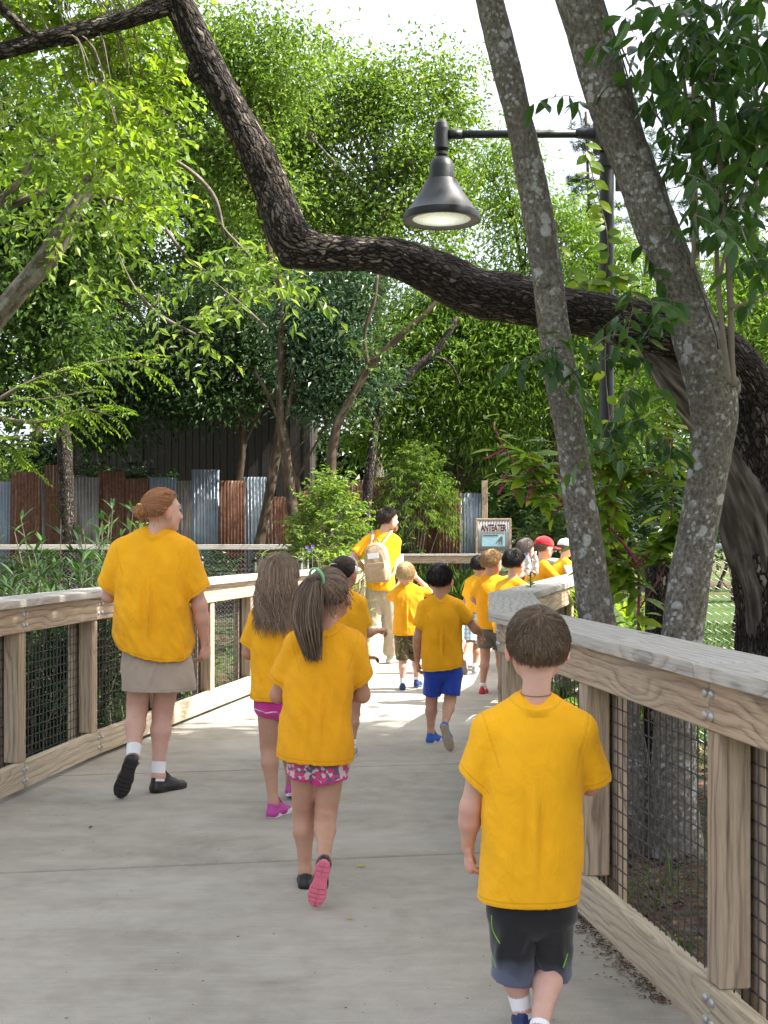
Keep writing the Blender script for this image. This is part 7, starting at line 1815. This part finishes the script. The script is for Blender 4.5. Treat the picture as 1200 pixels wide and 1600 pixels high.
# ================================================================== animal sign
def sign():
    Ys = 25.55; c = at(771, 838, Ys); base = D(c[0], Ys, 0.0); root = empty('animal_sign', base, 'grey board sign with ANTEATER lettering and a picture panel', 'sign')
    w, h = 52 / FPX * Ys, 49 / FPX * Ys; z0 = at(0, 862, Ys)[2]
    grey = plain('pale_grey_sheet', (.36, .37, .38), .6, .12, 20); wd = M['post']
    nx = 49; x = np.linspace(-w / 2, w / 2, nx); y = .008 * np.sin(x / .055 * 6.283); V = np.concatenate([np.c_[x, y, np.full(nx, z)] for z in (z0, z0 + h)]); k = np.arange(nx - 1)
    mb = MB(); mb.add(V, np.stack([k, k + 1, nx + k + 1, nx + k], 1)); p = mb.build('panel', grey, root, smooth=True); p.modifiers.new('thick', 'SOLIDIFY').thickness = .004
    for sx in (-1, 1): timber('post', D(sx * w / 2, .01, -.2), D(sx * w / 2, .01, z0 + h + .02), .05, .05, 'post', root, up=(0, 1, 0))
    timber('frame_rail', D(-w / 2 - .02, .01, z0 + h + .02), D(w / 2 + .02, .01, z0 + h + .02), .05, .04, 'post', root)
    timber('frame_rail', D(-w / 2 + .03, .012, z0 - .01), D(w / 2 - .03, .012, z0 - .01), .04, .035, 'post', root)
    pic = plain('sky_blue_print', (.30, .52, .60), .5, .15, 5); mb = MB(); px_w, px_h = w * .70, h * .38; mb.add(*box_vf((0, -.022, z0 + h * .36), px_w, .008, px_h)); pp = mb.build('picture_panel', pic, root)
    brown = plain('dark_brown_print', (.10, .045, .03), .6, .2); mb = MB()
    r = np.random.default_rng(2); x = -px_w * .46
    while x < px_w * .18:
        ww = r.uniform(.012, .03); mb.add(*box_vf((x + ww / 2, -.0275, z0 + h * .515), ww, .003, .028)); x += ww + .007
    mb.build('heading_strip', brown, pp)
    cols = plain('animal_print', (.13, .10, .085), .6, .5, 40)
    out = [(-.10, -.06), (-.085, -.065), (-.05, -.02), (-.035, .0), (-.032, -.085), (-.012, -.085), (-.01, -.02), (.02, -.015), (.03, -.09), (.052, -.09), (.055, 0), (.062, .05), (.055, .085), (.02, .088), (-.01, .06), (-.035, .03), (-.06, .0)]
    V = np.array([(a * .9 + px_w * .28, -.0285, z0 + h * .35 + b * .98) for a, b in out]); n = len(V); mb = MB(); mb.add(np.vstack([V, V + [0, .003, 0]]), np.arange(n)[None]); k = np.arange(n); mb.F.append(np.stack([k, (k + 1) % n, n + (k + 1) % n, n + k], 1)); mb.M.append(np.zeros(n, int)); o = mb.build('animal_figure', cols, pp); bm_flip(o)
    for dx, dz, dy, mt in ((0, 0, -.024, plain('letter_dark_red', (.09, .018, .02), .5)), (.008, -.010, -.018, plain('letter_white', (.75, .75, .75), .5))):
        cu = bpy.data.curves.new('lettering', 'FONT'); cu.body = 'ANTEATER'; cu.size = .17; cu.align_x = 'CENTER'; cu.extrude = .003; cu.offset = .006; cu.space_character = .93; cu.materials.append(mt)
        o = bpy.data.objects.new('lettering', cu); COL.objects.link(o); dg = bpy.context.evaluated_depsgraph_get(); me = bpy.data.meshes.new_from_object(o.evaluated_get(dg)); bpy.data.objects.remove(o); o = link('lettering', me, root); o.location = (dx, dy, z0 + h * .655 + dz); o.rotation_euler = (math.pi / 2, 0, 0); o.scale = (w * .80 / .83 * .99, 1.1, 1)
sign()

# ================================================================== shrubs and undergrowth
def shrub(name, label, c, R, mat, n, leaf, group=None, hang=.2, fine=False, nl=11, droop=.2, cat='shrub', stems=10, L=(.25, .5)):
    """stems from the ground, leafy sprays all through a rounded volume"""
    base = D(c[0], c[1], gz(c[0], c[1])); root = empty(name, base, label, cat, group); mt, ml = MB(), MB()
    d = unit(rng.normal(size=(n, 3))); d[:, 2] = np.abs(d[:, 2]) * 1.0 - .25; rr = rng.uniform(.35, 1, n) ** .6
    P0 = D(0, 0, c[2] - base[2]) + d * np.asarray(R) * rr[:, None]; P0[:, 2] = np.maximum(P0[:, 2], .1)
    sprays(mt, ml, P0, d + [0, 0, .35] + rng.normal(size=d.shape) * .4, rng.uniform(*L, n), rng, nl=nl, leaf=leaf, droop=droop, hang=hang, fine=fine)
    for k in range(stems):
        e = P0[rng.integers(n)]; add_tube(mt, resample([D(rng.normal() * .1, rng.normal() * .1, -.05), e * [.4, .4, .5], e], 8), np.linspace(.02, .006, 8), 5, False)
    ml.build('foliage', M[mat], root); mt.build('stems', M['twig'], root); return root
p = at(515, 800, 19.5); shrub('round_shrub', 'round bright green shrub with small leaves against the corrugated fence', (p[0], p[1], 1.3), (.46, .45, 1.35), 'leaf_bright', 420, (.085, .042))
p = at(650, 780, 25.62); shrub('feathery_shrub', 'feathery pale green shrub beside the round shrub, behind the bearded man', (p[0], p[1], 1.9), (.72, .16, 1.8), 'leaf_bamboo', 520, (.12, .02), hang=.55, droop=.5)
p = at(590, 830, 25.6); shrub('feathery_shrub', 'low feathery shrub under the corrugated sheets', (p[0], p[1], .8), (.9, .16, .9), 'leaf_mid', 260, (.12, .025), hang=.5)
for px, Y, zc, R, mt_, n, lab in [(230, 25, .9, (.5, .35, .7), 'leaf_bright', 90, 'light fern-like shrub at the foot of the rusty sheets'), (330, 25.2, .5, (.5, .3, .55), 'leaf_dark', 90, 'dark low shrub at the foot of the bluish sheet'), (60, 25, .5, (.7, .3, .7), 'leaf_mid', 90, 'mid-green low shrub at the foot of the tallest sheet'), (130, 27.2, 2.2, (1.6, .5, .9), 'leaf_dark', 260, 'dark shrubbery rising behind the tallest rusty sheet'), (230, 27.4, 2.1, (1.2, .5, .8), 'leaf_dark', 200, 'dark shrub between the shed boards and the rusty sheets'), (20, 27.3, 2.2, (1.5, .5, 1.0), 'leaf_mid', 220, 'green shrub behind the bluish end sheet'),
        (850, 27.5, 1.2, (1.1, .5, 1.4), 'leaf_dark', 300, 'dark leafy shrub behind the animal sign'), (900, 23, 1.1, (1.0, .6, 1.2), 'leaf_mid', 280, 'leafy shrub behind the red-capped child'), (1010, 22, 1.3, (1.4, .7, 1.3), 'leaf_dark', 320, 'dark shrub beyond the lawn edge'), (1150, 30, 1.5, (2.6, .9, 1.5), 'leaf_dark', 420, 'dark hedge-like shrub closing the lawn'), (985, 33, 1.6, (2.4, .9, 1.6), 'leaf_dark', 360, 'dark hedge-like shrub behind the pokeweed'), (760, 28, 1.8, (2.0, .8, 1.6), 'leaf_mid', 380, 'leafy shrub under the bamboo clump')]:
    x, y = pxp(px, Y); shrub('undergrowth_shrub', lab, (x, y, zc), R, mt_, n, (.13, .06), 'undergrowth shrubs')

def tufts(ml, mt, c, n, L, W, rng, spread=.5, up=1.0):
    """arching strap leaves from one crown"""
    an = rng.uniform(0, 6.28, n); el = rng.uniform(.5, 1.4, n); m = 7; t = np.linspace(0, 1, m); Ls = L * rng.uniform(.6, 1.15, n)
    h = np.c_[np.cos(an), np.sin(an), 0 * an]; P = c + h[:, None] * (np.cos(el)[:, None] * t * Ls[:, None] + spread * .25 * Ls[:, None] * t ** 2)[..., None] + D(0, 0, 1) * ((np.sin(el)[:, None] * t - .42 * t ** 2 * spread) * Ls[:, None] * up)[..., None]
    S = np.cross(h, D(0, 0, 1)); w = W * np.sin(np.clip(t * .93 + .07, 0, 1) * math.pi) ** .6
    A = P + S[:, None] * w[None, :, None] / 2; B = P - S[:, None] * w[None, :, None] / 2; V = np.stack([A, B], 2).reshape(-1, 3)
    base = (np.arange(n) * m * 2)[:, None]; i = np.arange(m - 1)[None] * 2; Q = np.stack([base + i, base + i + 1, base + i + 3, base + i + 2], -1).reshape(-1, 4); ml.add(V, Q, np.repeat(rng.uniform(0, 1, n), m * 2))

def oleander(label, x, y, h, ns, rng, group, mat='leaf_olean'):
    base = D(x, y, gz(x, y)); root = empty('oleander_shrub', base, label, 'shrub', group); mt, ml = MB(), MB()
    for k in range(ns):
        a = rng.uniform(0, 6.28); lean = rng.uniform(.1, .5); H = h * rng.uniform(.6, 1.05); P = resample([D(0, 0, 0) + rng.normal(size=3) * [.12, .12, 0], D(math.cos(a) * lean * .4, math.sin(a) * lean * .4, H * .5), D(math.cos(a) * lean, math.sin(a) * lean, H)], 16)
        add_tube(mt, P, np.linspace(.008, .003, 16), 5, False)
        nw = 18; idx = np.linspace(3, 15, nw).astype(int); C = np.repeat(P[idx], 3, 0); N = len(C); an = rng.uniform(0, 6.28, N)
        Dl = np.c_[np.cos(an), np.sin(an), rng.uniform(.1, .9, N)]; Dl[-6:, 2] += .8
        add_leaves(ml, C, Dl, np.c_[-np.cos(an) * .5, -np.sin(an) * .5, np.ones(N)], rng.uniform(.10, .17, N), rng.uniform(.019, .030, N), rng.uniform(0, 1, N), True, .12, .30)
    ml.build('foliage', M[mat], root); mt.build('stems', M['twig'], root)
G_ = 'oleander shrubs behind the timber railing'
for k, (px, Y, h) in enumerate([(95, 9.3, 1.78), (150, 9.6, 1.85), (60, 9.0, 1.55), (15, 9.6, 1.62), (115, 8.9, 1.6), (-40, 8.8, 1.5), (175, 10.1, 1.72), (205, 10.6, 1.5), (40, 8.4, 1.4), (140, 9.05, 1.5), (-10, 8.3, 1.3), (90, 8.6, 1.45), (240, 11.4, 1.25), (270, 11.9, 1.1), (225, 10.9, 1.2)]):
    x, y = pxp(px, Y); oleander('oleander with narrow dark leaves crowding behind the timber railing', x, y, h, 15, rng, G_)

def flag_leaf(label, px, Y, h, n):
    x, y = pxp(px, Y); base = D(x, y, gz(x, y)); root = empty('violet_flowered_plant', base, label, 'plant'); mt, ml, mf = MB(), MB(), MB()
    for k in range(n):
        q = rng.normal(size=2) * [.22, .25]; H = h * rng.uniform(.7, 1.05); top = D(q[0] * 1.3, q[1] * 1.2, H); P = resample([D(q[0] * .6, q[1] * .6, 0), D(q[0], q[1], H * .6), top], 12); add_tube(mt, P, .004, 4, False)
        C = np.repeat(P[3:], 4, 0); N = len(C); an = rng.uniform(0, 6.28, N); add_leaves(ml, C, np.c_[np.cos(an), np.sin(an), rng.uniform(.0, .8, N)], np.tile(D(0, 0, 1), (N, 1)), rng.uniform(.12, .2, N), rng.uniform(.014, .02, N), rng.uniform(.2, 1, N), True, .1, .25)
    ml.build('foliage', M['leaf_bamboo'], root); mt.build('stems', M['twig'], root)
    vm = plain('violet_petal', (.25, .17, .55), .6)
    for fx, fy in ((480, 855), (489, 854), (484, 860)):
        c = at(fx, fy, Y - .1) - base; an = np.arange(5) * 1.2566; mb = MB(); add_leaves(mb, np.tile(c, (5, 1)), np.c_[np.cos(an), np.full(5, -.5), np.sin(an)], np.tile(D(0, -1, .1), (5, 1)), .024, .021, np.full(5, .5), True, .05, .1); mb.build('flower', vm, root)
flag_leaf('plant with narrow light green leaves and violet flowers behind the railing', 500, 13.9, 1.62, 34)
flag_leaf('clump of narrow light green leaves beside the violet-flowered plant', 545, 14.8, 1.55, 26) if False else None
for px, Y in ((535, 14.7),):
    x, y = pxp(px, Y); oleander('young light green oleander beside the violet-flowered plant', x, y, 1.62, 22, rng, None, 'leaf_bamboo')

def rosettes():
    for k, (px, Y, L, mt_, lab) in enumerate([(905, 10.3, .75, 'leaf_lime', 'sunlit strap-leaved clump beside the slim trunk base'), (985, 9.6, .7, 'leaf_lime', 'sunlit strap-leaved clump under the pokeweed'), (1010, 10.6, .7, 'leaf_bamboo', 'strap-leaved clump by the dark stump'), (890, 11.3, .8, 'leaf_bamboo', 'strap-leaved clump below the red-capped child'), (955, 11.2, .85, 'leaf_lime', 'tall strap-leaved clump behind the pokeweed'), (925, 9.4, .6, 'leaf_mid', 'short strap-leaved clump near the railing')]):
        x, y = pxp(px, Y); base = D(x, y, gz(x, y)); mb = MB()
        for q in range(7):
            tp = D(rng.normal() * .14, rng.normal() * .14, 1.15 * rng.uniform(0, 1)); tufts(mb, None, tp, 26, L * .6, .035, rng, .9); add_tube(mb, D((0, 0, 0), tp * .5 + [.01, 0, 0], tp), .008, 5, False)
        o = mb.build('strap_leaved_plant', M[mt_]); o.location = base; tag(o, lab, 'plant', 'strap-leaved plants beyond the railing')
rosettes()

def pokeweed(label, stems, leaves, Y, base_px):
    base = at(base_px, 840, Y); base[2] = gz(base[0], Y); root = empty('pokeweed', base, label, 'plant'); objs = []; ml = MB(); mbb = MB()
    for s in stems:
        P = np.array([[*at(p[0], p[1], Y + (p[3] if len(p) > 3 else 0)), p[2] * .45 * Y / FPX] for p in s]); Q = resample(P, 24); mb = MB(); add_tube(mb, Q[:, :3], Q[:, 3], 8); objs.append(mb.build('stem', M['stem_red'], smooth=True))
        C = Q[6:, :3]; C = np.repeat(C, leaves, 0); N = len(C); an = rng.uniform(0, 6.28, N); s_ = rng.uniform(.6, 1.2, N)
        add_leaves(ml, C + rng.normal(size=C.shape) * .03, np.c_[np.cos(an), np.sin(an) * .8, rng.uniform(-.5, .35, N)], np.c_[rng.normal(size=N) * .3, rng.normal(size=N) * .3 - .2, np.ones(N)], .17 * s_, .062 * s_, rng.uniform(0, 1, N), True, .16, .28)
        for k in range(3):
            mbb = MB(); a = Q[rng.integers(14, 24), :3]; d = unit(D(rng.normal(), rng.normal() * .4, -.9)); t = np.linspace(0, 1, 26); c = a + d * t[:, None] * .14
            add_tube(mbb, c[[0, -1]], .002, 4); th = np.arange(26) * 2.4
            for q in range(26): Fq = unit(rng.normal(size=3)); add_tube(mbb, [c[q] + D(math.cos(th[q]), math.sin(th[q]), 0) * .007 - D(0, 0, .004), c[q] + D(math.cos(th[q]), math.sin(th[q]), 0) * .007, c[q] + D(math.cos(th[q]), math.sin(th[q]), 0) * .007 + D(0, 0, .004)], D(.003, .0055, .003), 6)
            objs.append(mbb.build('berry_raceme', M['berry'], smooth=True))
    objs += [ml.build('foliage', M['leaf_lime'])]; rootize(root, objs)
pokeweed('pokeweed with branching magenta stems and pink racemes between the two lichen-spotted trunks', [[(996, 1150, 6), (998, 960, 5.5), (994, 880, 5), (948, 812, 4), (968, 765, 4), (1000, 742, 3), (1020, 730, 2)], [(962, 770, 3.5), (975, 745, 3), (960, 710, 3), (950, 690, 2)], [(994, 885, 4), (1020, 860, 3), (1055, 835, 3), (1075, 800, 2)], [(994, 890, 4), (960, 855, 3), (950, 815, 3), (945, 770, 2), (930, 700, 2)], [(1000, 950, 3), (1040, 880, 2.5), (1050, 780, 2), (1046, 700, 2), (1040, 640, 1.5)], [(998, 930, 3), (970, 900, 2.5), (930, 850, 2)]], 5, 8.1, 996)
pokeweed('pokeweed bough with magenta stems arching past the slim lichen-spotted trunk', [[(960, 1130, 5), (930, 900, 5), (890, 800, 4.5), (850, 760, 4), (820, 735, 3), (790, 705, 2.5), (770, 660, 2)], [(855, 762, 3), (840, 730, 2.5), (825, 705, 2)], [(880, 790, 3), (862, 800, 2.5), (830, 760, 2), (790, 742, 1.5)]], 3, 8.3, 950)

# sapling with big glossy leaves in front of the old tree
def sapling():
    Y0 = 6.55; base = at(1146, 604, Y0); root = empty('glossy_sapling', base, 'shoots with large glossy dark leaves rising from the elbow of the stout trunk', 'tree'); objs = []
    st = [[(1146, 604, 5.5), (1143, 560, 5), (1141, 470, 5), (1133, 330, 4.6), (1118, 200, 4), (1108, 100, 3.6), (1098, 0, 3), (1090, -120, 2.4)], [(1140, 600, 4.5), (1128, 510, 4), (1122, 440, 4), (1122, 370, 3.5), (1150, 260, 3), (1180, 170, 2.5), (1230, 60, 2)], [(1082, 420, 3.5), (1086, 330, 3.5), (1080, 215, 3.2), (1068, 120, 3), (1062, 30, 2.5), (1055, -90, 2)], [(1122, 440, 3), (1150, 340, 2.5), (1190, 270, 2.3), (1240, 200, 2)], [(1116, 190, 2.5), (1060, 160, 2), (1000, 130, 1.6), (965, 60, 1.4)], [(1132, 320, 2.4), (1090, 250, 2), (1040, 200, 1.8), (1010, 150, 1.5)], [(1141, 480, 2.6), (1175, 470, 2), (1230, 440, 1.6)]]
    for s in st:
        P = np.array([[*at(p[0], p[1], Y0 + i * .03), p[2] * Y0 / FPX] for i, p in enumerate(s)]); Q = resample(P, 40); mb = MB(); add_tube(mb, Q[:, :3], Q[:, 3], 10); objs.append(mb.build('stem', M['twig'], smooth=True))
    mt, ml = MB(), MB(); P0 = []
    for cx, cy, rx, ry, n in [(1040, 60, 50, 50, 26), (1110, 40, 70, 60, 42), (1170, 60, 50, 70, 30), (1000, 40, 20, 30, 6), (1060, 150, 50, 50, 22), (1130, 160, 60, 50, 30), (1185, 180, 40, 60, 26), (1080, 240, 50, 45, 18), (1150, 270, 50, 50, 24), (1190, 320, 30, 60, 14), (1080, 340, 45, 40, 9), (1150, 370, 40, 40, 10), (905, 160, 16, 14, 3), (1190, 480, 20, 20, 3), (1010, 460, 18, 16, 5), (1180, 420, 30, 40, 7)]:
        for k in range(int(n * .75 + .5)): P0.append(at(cx + rng.normal() * rx * .7, cy + rng.normal() * ry * .7, Y0 + .1 + rng.normal() * .35))
    P0 = np.array(P0); sprays(mt, ml, P0, rng.normal(size=P0.shape) * [1, .8, .5] + [0, 0, .1], rng.uniform(.14, .3, len(P0)), rng, nl=6, leaf=(.125, .052), droop=.3, fine=True, hang=.75, fold=.14, tw=.0022)
    objs += [ml.build('foliage', M['leaf_glossy']), mt.build('twigs', M['twig'])]
    mt2, ml2 = MB(), MB()    # low sprigs across the trunks
    P0 = np.array([at(px + rng.normal() * 10, py + rng.normal() * 10, 6.55 + rng.normal() * .08) for px, py, n in [(870, 545, 6), (900, 590, 5), (850, 560, 4), (985, 490, 5), (1000, 520, 3), (955, 560, 4), (980, 600, 4), (930, 700, 3), (1010, 650, 4), (960, 660, 4), (1030, 700, 4)] for _ in range(n)])
    sprays(mt2, ml2, P0, rng.normal(size=P0.shape) * [1, .4, .4] + [0, -.2, 0], rng.uniform(.12, .25, len(P0)), rng, nl=5, leaf=(.10, .042), droop=.35, fine=True, hang=.8, fold=.14)
    P = resample([at(*q) for q in [(1085, 672, 6.75), (1040, 620, 6.6), (1005, 560, 6.5), (985, 530, 6.5), (950, 525, 6.5), (900, 560, 6.5), (860, 545, 6.5)]], 30); add_tube(mt2, P, np.linspace(.009, .003, 30), 6, False)
    P = resample([at(*q) for q in [(1005, 560, 6.5), (985, 600, 6.5), (960, 640, 6.5), (930, 700, 6.5)]], 20); add_tube(mt2, P, np.linspace(.005, .002, 20), 5, False)
    objs += [ml2.build('low_foliage', M['leaf_glossy']), mt2.build('low_twigs', M['twig'])]
    rootize(root, objs)
sapling()

# vine on the lamp post
def vine():
    Yv = 8.85; base = at(948, 840, Yv); base[2] = GZ; root = empty('vine', base, 'climbing vine with light green leaves hanging on the lamp post', 'vine'); mt, ml = MB(), MB(); objs = []
    paths = [[(915, 225), (925, 270), (938, 320), (948, 360), (950, 400), (946, 440), (955, 470)], [(905, 440), (930, 440), (955, 435), (975, 430)], [(940, 470), (900, 440), (878, 400), (870, 350), (800, 280)], [(955, 470), (945, 560), (955, 700), (948, 820), (948, 940)]]
    for pth in paths:
        Q = resample([at(*p, Yv - .06 + rng.normal() * .03) for p in pth], 26); add_tube(mt, Q, .004, 5, False); C = np.repeat(Q[:: (2 if pth is paths[2] or pth is paths[3] else 1)], 1, 0); N = len(C); an = rng.uniform(0, 6.28, N)
        add_leaves(ml, C, np.c_[np.cos(an), -.4 + 0 * an, rng.uniform(-.8, .1, N)], np.c_[rng.normal(size=N) * .3, np.full(N, -1.0), np.full(N, .5)], rng.uniform(.08, .14, N), rng.uniform(.055, .085, N), rng.uniform(0, 1, N), True, .1, .2)
    objs = [ml.build('foliage', M['leaf_lime']), mt.build('stems', M['twig'])]; rootize(root, objs)
vine()

# small conifer-like sprig by the railing corner
def sprig():
    x, y = pxp(829, 8.9); base = D(x, y, GZ); root = empty('upright_sprig', base, 'small upright plant with needle leaves behind the railing corner', 'plant'); ml = MB(); mt = MB(); zt = at(0, 893, 8.9)[2] - GZ
    add_tube(mt, D((0, 0, 0), (0, 0, zt)), .006, 6); z = np.linspace(zt - .4, zt, 60); an = np.arange(60) * 2.4
    C = np.c_[0 * z, 0 * z, z]; add_leaves(ml, C, np.c_[np.cos(an), np.sin(an), np.full(60, .5)], np.tile(D(0, 0, 1), (60, 1)), .085 * np.interp(z, [zt - .4, zt - .1, zt], [1, 1, .4]), .02, rng.uniform(0, 1, 60), True, .1, .1)
    ml.build('foliage', M['leaf_bright'], root); mt.build('stem', M['twig'], root)
sprig()

# dark stump
def stump():
    x, y = pxp(1030, 9.3); base = D(x, y, GZ); zt = at(0, 872, 9.3)[2] - GZ; mb = MB(); add_tube(mb, resample([D(0, 0, -.1), D(0, 0, .4), D(.01, 0, zt)], 40), np.interp(np.linspace(0, 1, 40), [0, .2, 1], [.16, .12, .10]), 40, disp=furrow(.012, 18, 6, .02, 71)); o = mb.build('stump', M['bark_dark'], smooth=True); o.location = base; tag(o, 'dark cut stump standing beside the stout lichen-spotted trunk', 'stump')
stump()

# ================================================================== litter, weeds, grass (nobody could count it)
def scatter():
    n = 5200; x = rng.uniform(.9, 4.5, n); y = rng.uniform(1.5, 9.5, n); ok = x > np.array([interp_line(RAIL_R, q) for q in y]) + .35; x, y = x[ok], y[ok]; n = len(x)
    mb = MB(); an = rng.uniform(0, 6.28, n); add_leaves(mb, np.c_[x, y, ground_z(x, y) + rng.uniform(.005, .05, n)], np.c_[np.cos(an), np.sin(an), rng.normal(size=n) * .2], np.c_[rng.normal(size=(n, 2)) * .4, np.ones(n)], rng.uniform(.03, .09, n), rng.uniform(.015, .035, n), rng.uniform(0, 1, n), False, .2, .1)
    o = mb.build('leaf_litter', M['litter']); tag(o, 'brown fallen leaves under the trees past the railing', kind='stuff')
    mb = MB()
    for k in range(150):
        x = rng.uniform(1.0, 3.2); y = rng.uniform(2.5, 8.5)
        if x < interp_line(RAIL_R, y) + .4: continue
        tufts(mb, None, D(x, y, gz(x, y)), 9, rng.uniform(.12, .4), .010, rng, .6)
    o = mb.build('weeds', M['leaf_mid']); tag(o, 'thin weeds and grass blades under the trees', kind='stuff')
    mb = MB(); n = 26000; x = rng.uniform(2.3, 9, n); y = rng.uniform(9.2, 24, n); keep = x < .33 * y + .5; x, y = x[keep], y[keep]; n = len(x); add_leaves(mb, np.c_[x, y, ground_z(x, y) + .02], np.c_[rng.normal(size=(n, 2)) * .5, np.ones(n)], rng.normal(size=(n, 3)), rng.uniform(.05, .12, n), .009, rng.uniform(0, 1, n), False, .1, .3)
    o = mb.build('lawn_grass', M['leaf_mid']); tag(o, 'short sunlit grass on the lawn', kind='stuff')
    mb = MB()
    for k in range(330):
        x, y = pxp(rng.uniform(585, 760), rng.uniform(25.4, 26.0) if k % 2 else rng.uniform(25.4, 25.8)); tufts(mb, None, D(x, y, .0), 12, rng.uniform(.7, 1.3), .022, rng, .5)
    o = mb.build('tall_grass', M['leaf_mid']); tag(o, 'tall grass behind the far railing', kind='stuff')
    mb = MB(); n = 9000; x = rng.uniform(-7, 0, n); y = rng.uniform(7, 24, n); ok = x < np.array([interp_line(RAIL_L, q) for q in y]) - .4; x, y = x[ok], y[ok]; n = len(x); an = rng.uniform(0, 6.28, n)
    add_leaves(mb, np.c_[x, y, ground_z(x, y) + rng.uniform(.0, .25, n)], np.c_[np.cos(an), np.sin(an), rng.normal(size=n) * .4], np.c_[rng.normal(size=(n, 2)) * .5, np.ones(n)], rng.uniform(.06, .14, n), rng.uniform(.02, .05, n), rng.uniform(0, 1, n))
    o = mb.build('ground_cover', M['leaf_mid']); tag(o, 'low ground cover behind the timber railing', kind='stuff')
    # debris along the foot of the railing
    mb = MB(); n = 2600; t = rng.uniform(0, 1, n); y = 2.3 + 3.5 * t; x = np.array([interp_line(RAIL_R, q) for q in y]) - np.abs(rng.normal(size=n)) * .030 * (.3 + rng.uniform(0, 1.8, n)) + .02; an = rng.uniform(0, 6.28, n)
    keep = vnoise(np.c_[y * 3, 0 * y, 0 * y], 8) > -.25; x, y, an = x[keep], y[keep], an[keep]; n = len(x)
    add_leaves(mb, np.c_[x, y, rng.uniform(.003, .008, n)], np.c_[np.cos(an), np.sin(an), 0 * an], np.c_[rng.normal(size=(n, 2)) * .2, np.ones(n)], rng.uniform(.006, .020, n), rng.uniform(.004, .012, n), rng.uniform(.15, .9, n), False, .2, .05)
    o = mb.build('debris', M['litter']); tag(o, 'brown leaf debris along the foot of the grey railing', kind='stuff')
    mb = MB(); n = 260; x = rng.uniform(-2, .9, n); y = rng.uniform(2.5, 10, n); an = rng.uniform(0, 6.28, n); add_leaves(mb, np.c_[x, y, np.full(n, .002)], np.c_[np.cos(an), np.sin(an), 0 * an], np.tile(D(0, 0, 1), (n, 1)), rng.uniform(.004, .014, n), rng.uniform(.003, .008, n), rng.uniform(0, .4, n), False, .2, .0)
    o = mb.build('crumbs', M['litter']); tag(o, 'dark crumbs of leaf on the concrete', kind='stuff')
scatter()
M['yellowleaf'] = leaf_mat('yellow_fallen_leaf', (.42, .34, .07), (.52, .42, .10), (.55, .46, .16), .15, .6)
for k, (px, py, L, lab) in enumerate([(565, 1355, .042, 'yellow fallen leaf on the concrete beside the pink-soled shoe'), (546, 1437, .034, 'small yellowish leaf on the concrete in front of the joint'), (142, 1295, .03, 'tiny brownish leaf on the concrete near the timber kick board')]):
    d_ = EYE * FPX / (py - HY); c = at(px, py, d_); mb = MB(); a = .4 + k * 1.9; add_leaves(mb, [(-.5 * L * math.cos(a), -.5 * L * math.sin(a), .006)], [(math.cos(a), math.sin(a), .1)], [(0.1, -.2, 1)], L, L * .55, .3, True, .35, .2)
    o = mb.build('fallen_leaf', M['yellowleaf'] if k < 2 else M['litter'], smooth=True); o.location = (c[0], c[1], .002); tag(o, lab, 'leaf', 'fallen leaves on the walkway')

# ================================================================== piping on the near boy's shorts, laid on the cloth
def piping():
    from mathutils.bvhtree import BVHTree
    boy = [o for o in bpy.data.objects if o.name == 'person'][0]; sh = [c for c in boy.children if c.name.startswith('shorts')][0]
    org = np.array(boy.location); V = np.array([v.co for v in sh.data.vertices]) + org
    bvh = BVHTree.FromPolygons([Vector(v) for v in V], [tuple(p.vertices) for p in sh.data.polygons])
    mat = plain('lime_piping', (.22, .50, .06), .6)
    for pth in ([(768, 1430), (769, 1448), (774, 1462), (781, 1474)], [(768, 1488), (771, 1500), (775, 1512)], [(887, 1490), (884, 1500), (880, 1512)]):
        pts = []
        for px, py in resample(np.c_[np.array(pth, float), np.zeros(len(pth))], 16)[:, :2]:
            for dx in range(0, 14, 1):
                d = Vector(at(px + (dx if px < 830 else -dx), py, 1.0)) - Vector((0, 0, EYE)); hit = bvh.ray_cast(Vector((0, 0, EYE)), d.normalized())
                if hit[0] is not None: pts.append(np.array(hit[0] - d.normalized() * .0015)); break
        if len(pts) > 3:
            mb = MB(); add_tube(mb, np.array(pts) - org, .0018, 5); mb.build('piping', mat, sh, smooth=True)
piping()

# fine growth that nobody could count
for o in bpy.data.objects:
    if o.parent is not None and o.name.split('.')[0] in ('twigs', 'foliage', 'needles', 'low_twigs', 'low_foliage', 'crown', 'limbs', 'stems'): o["kind"] = 'stuff'
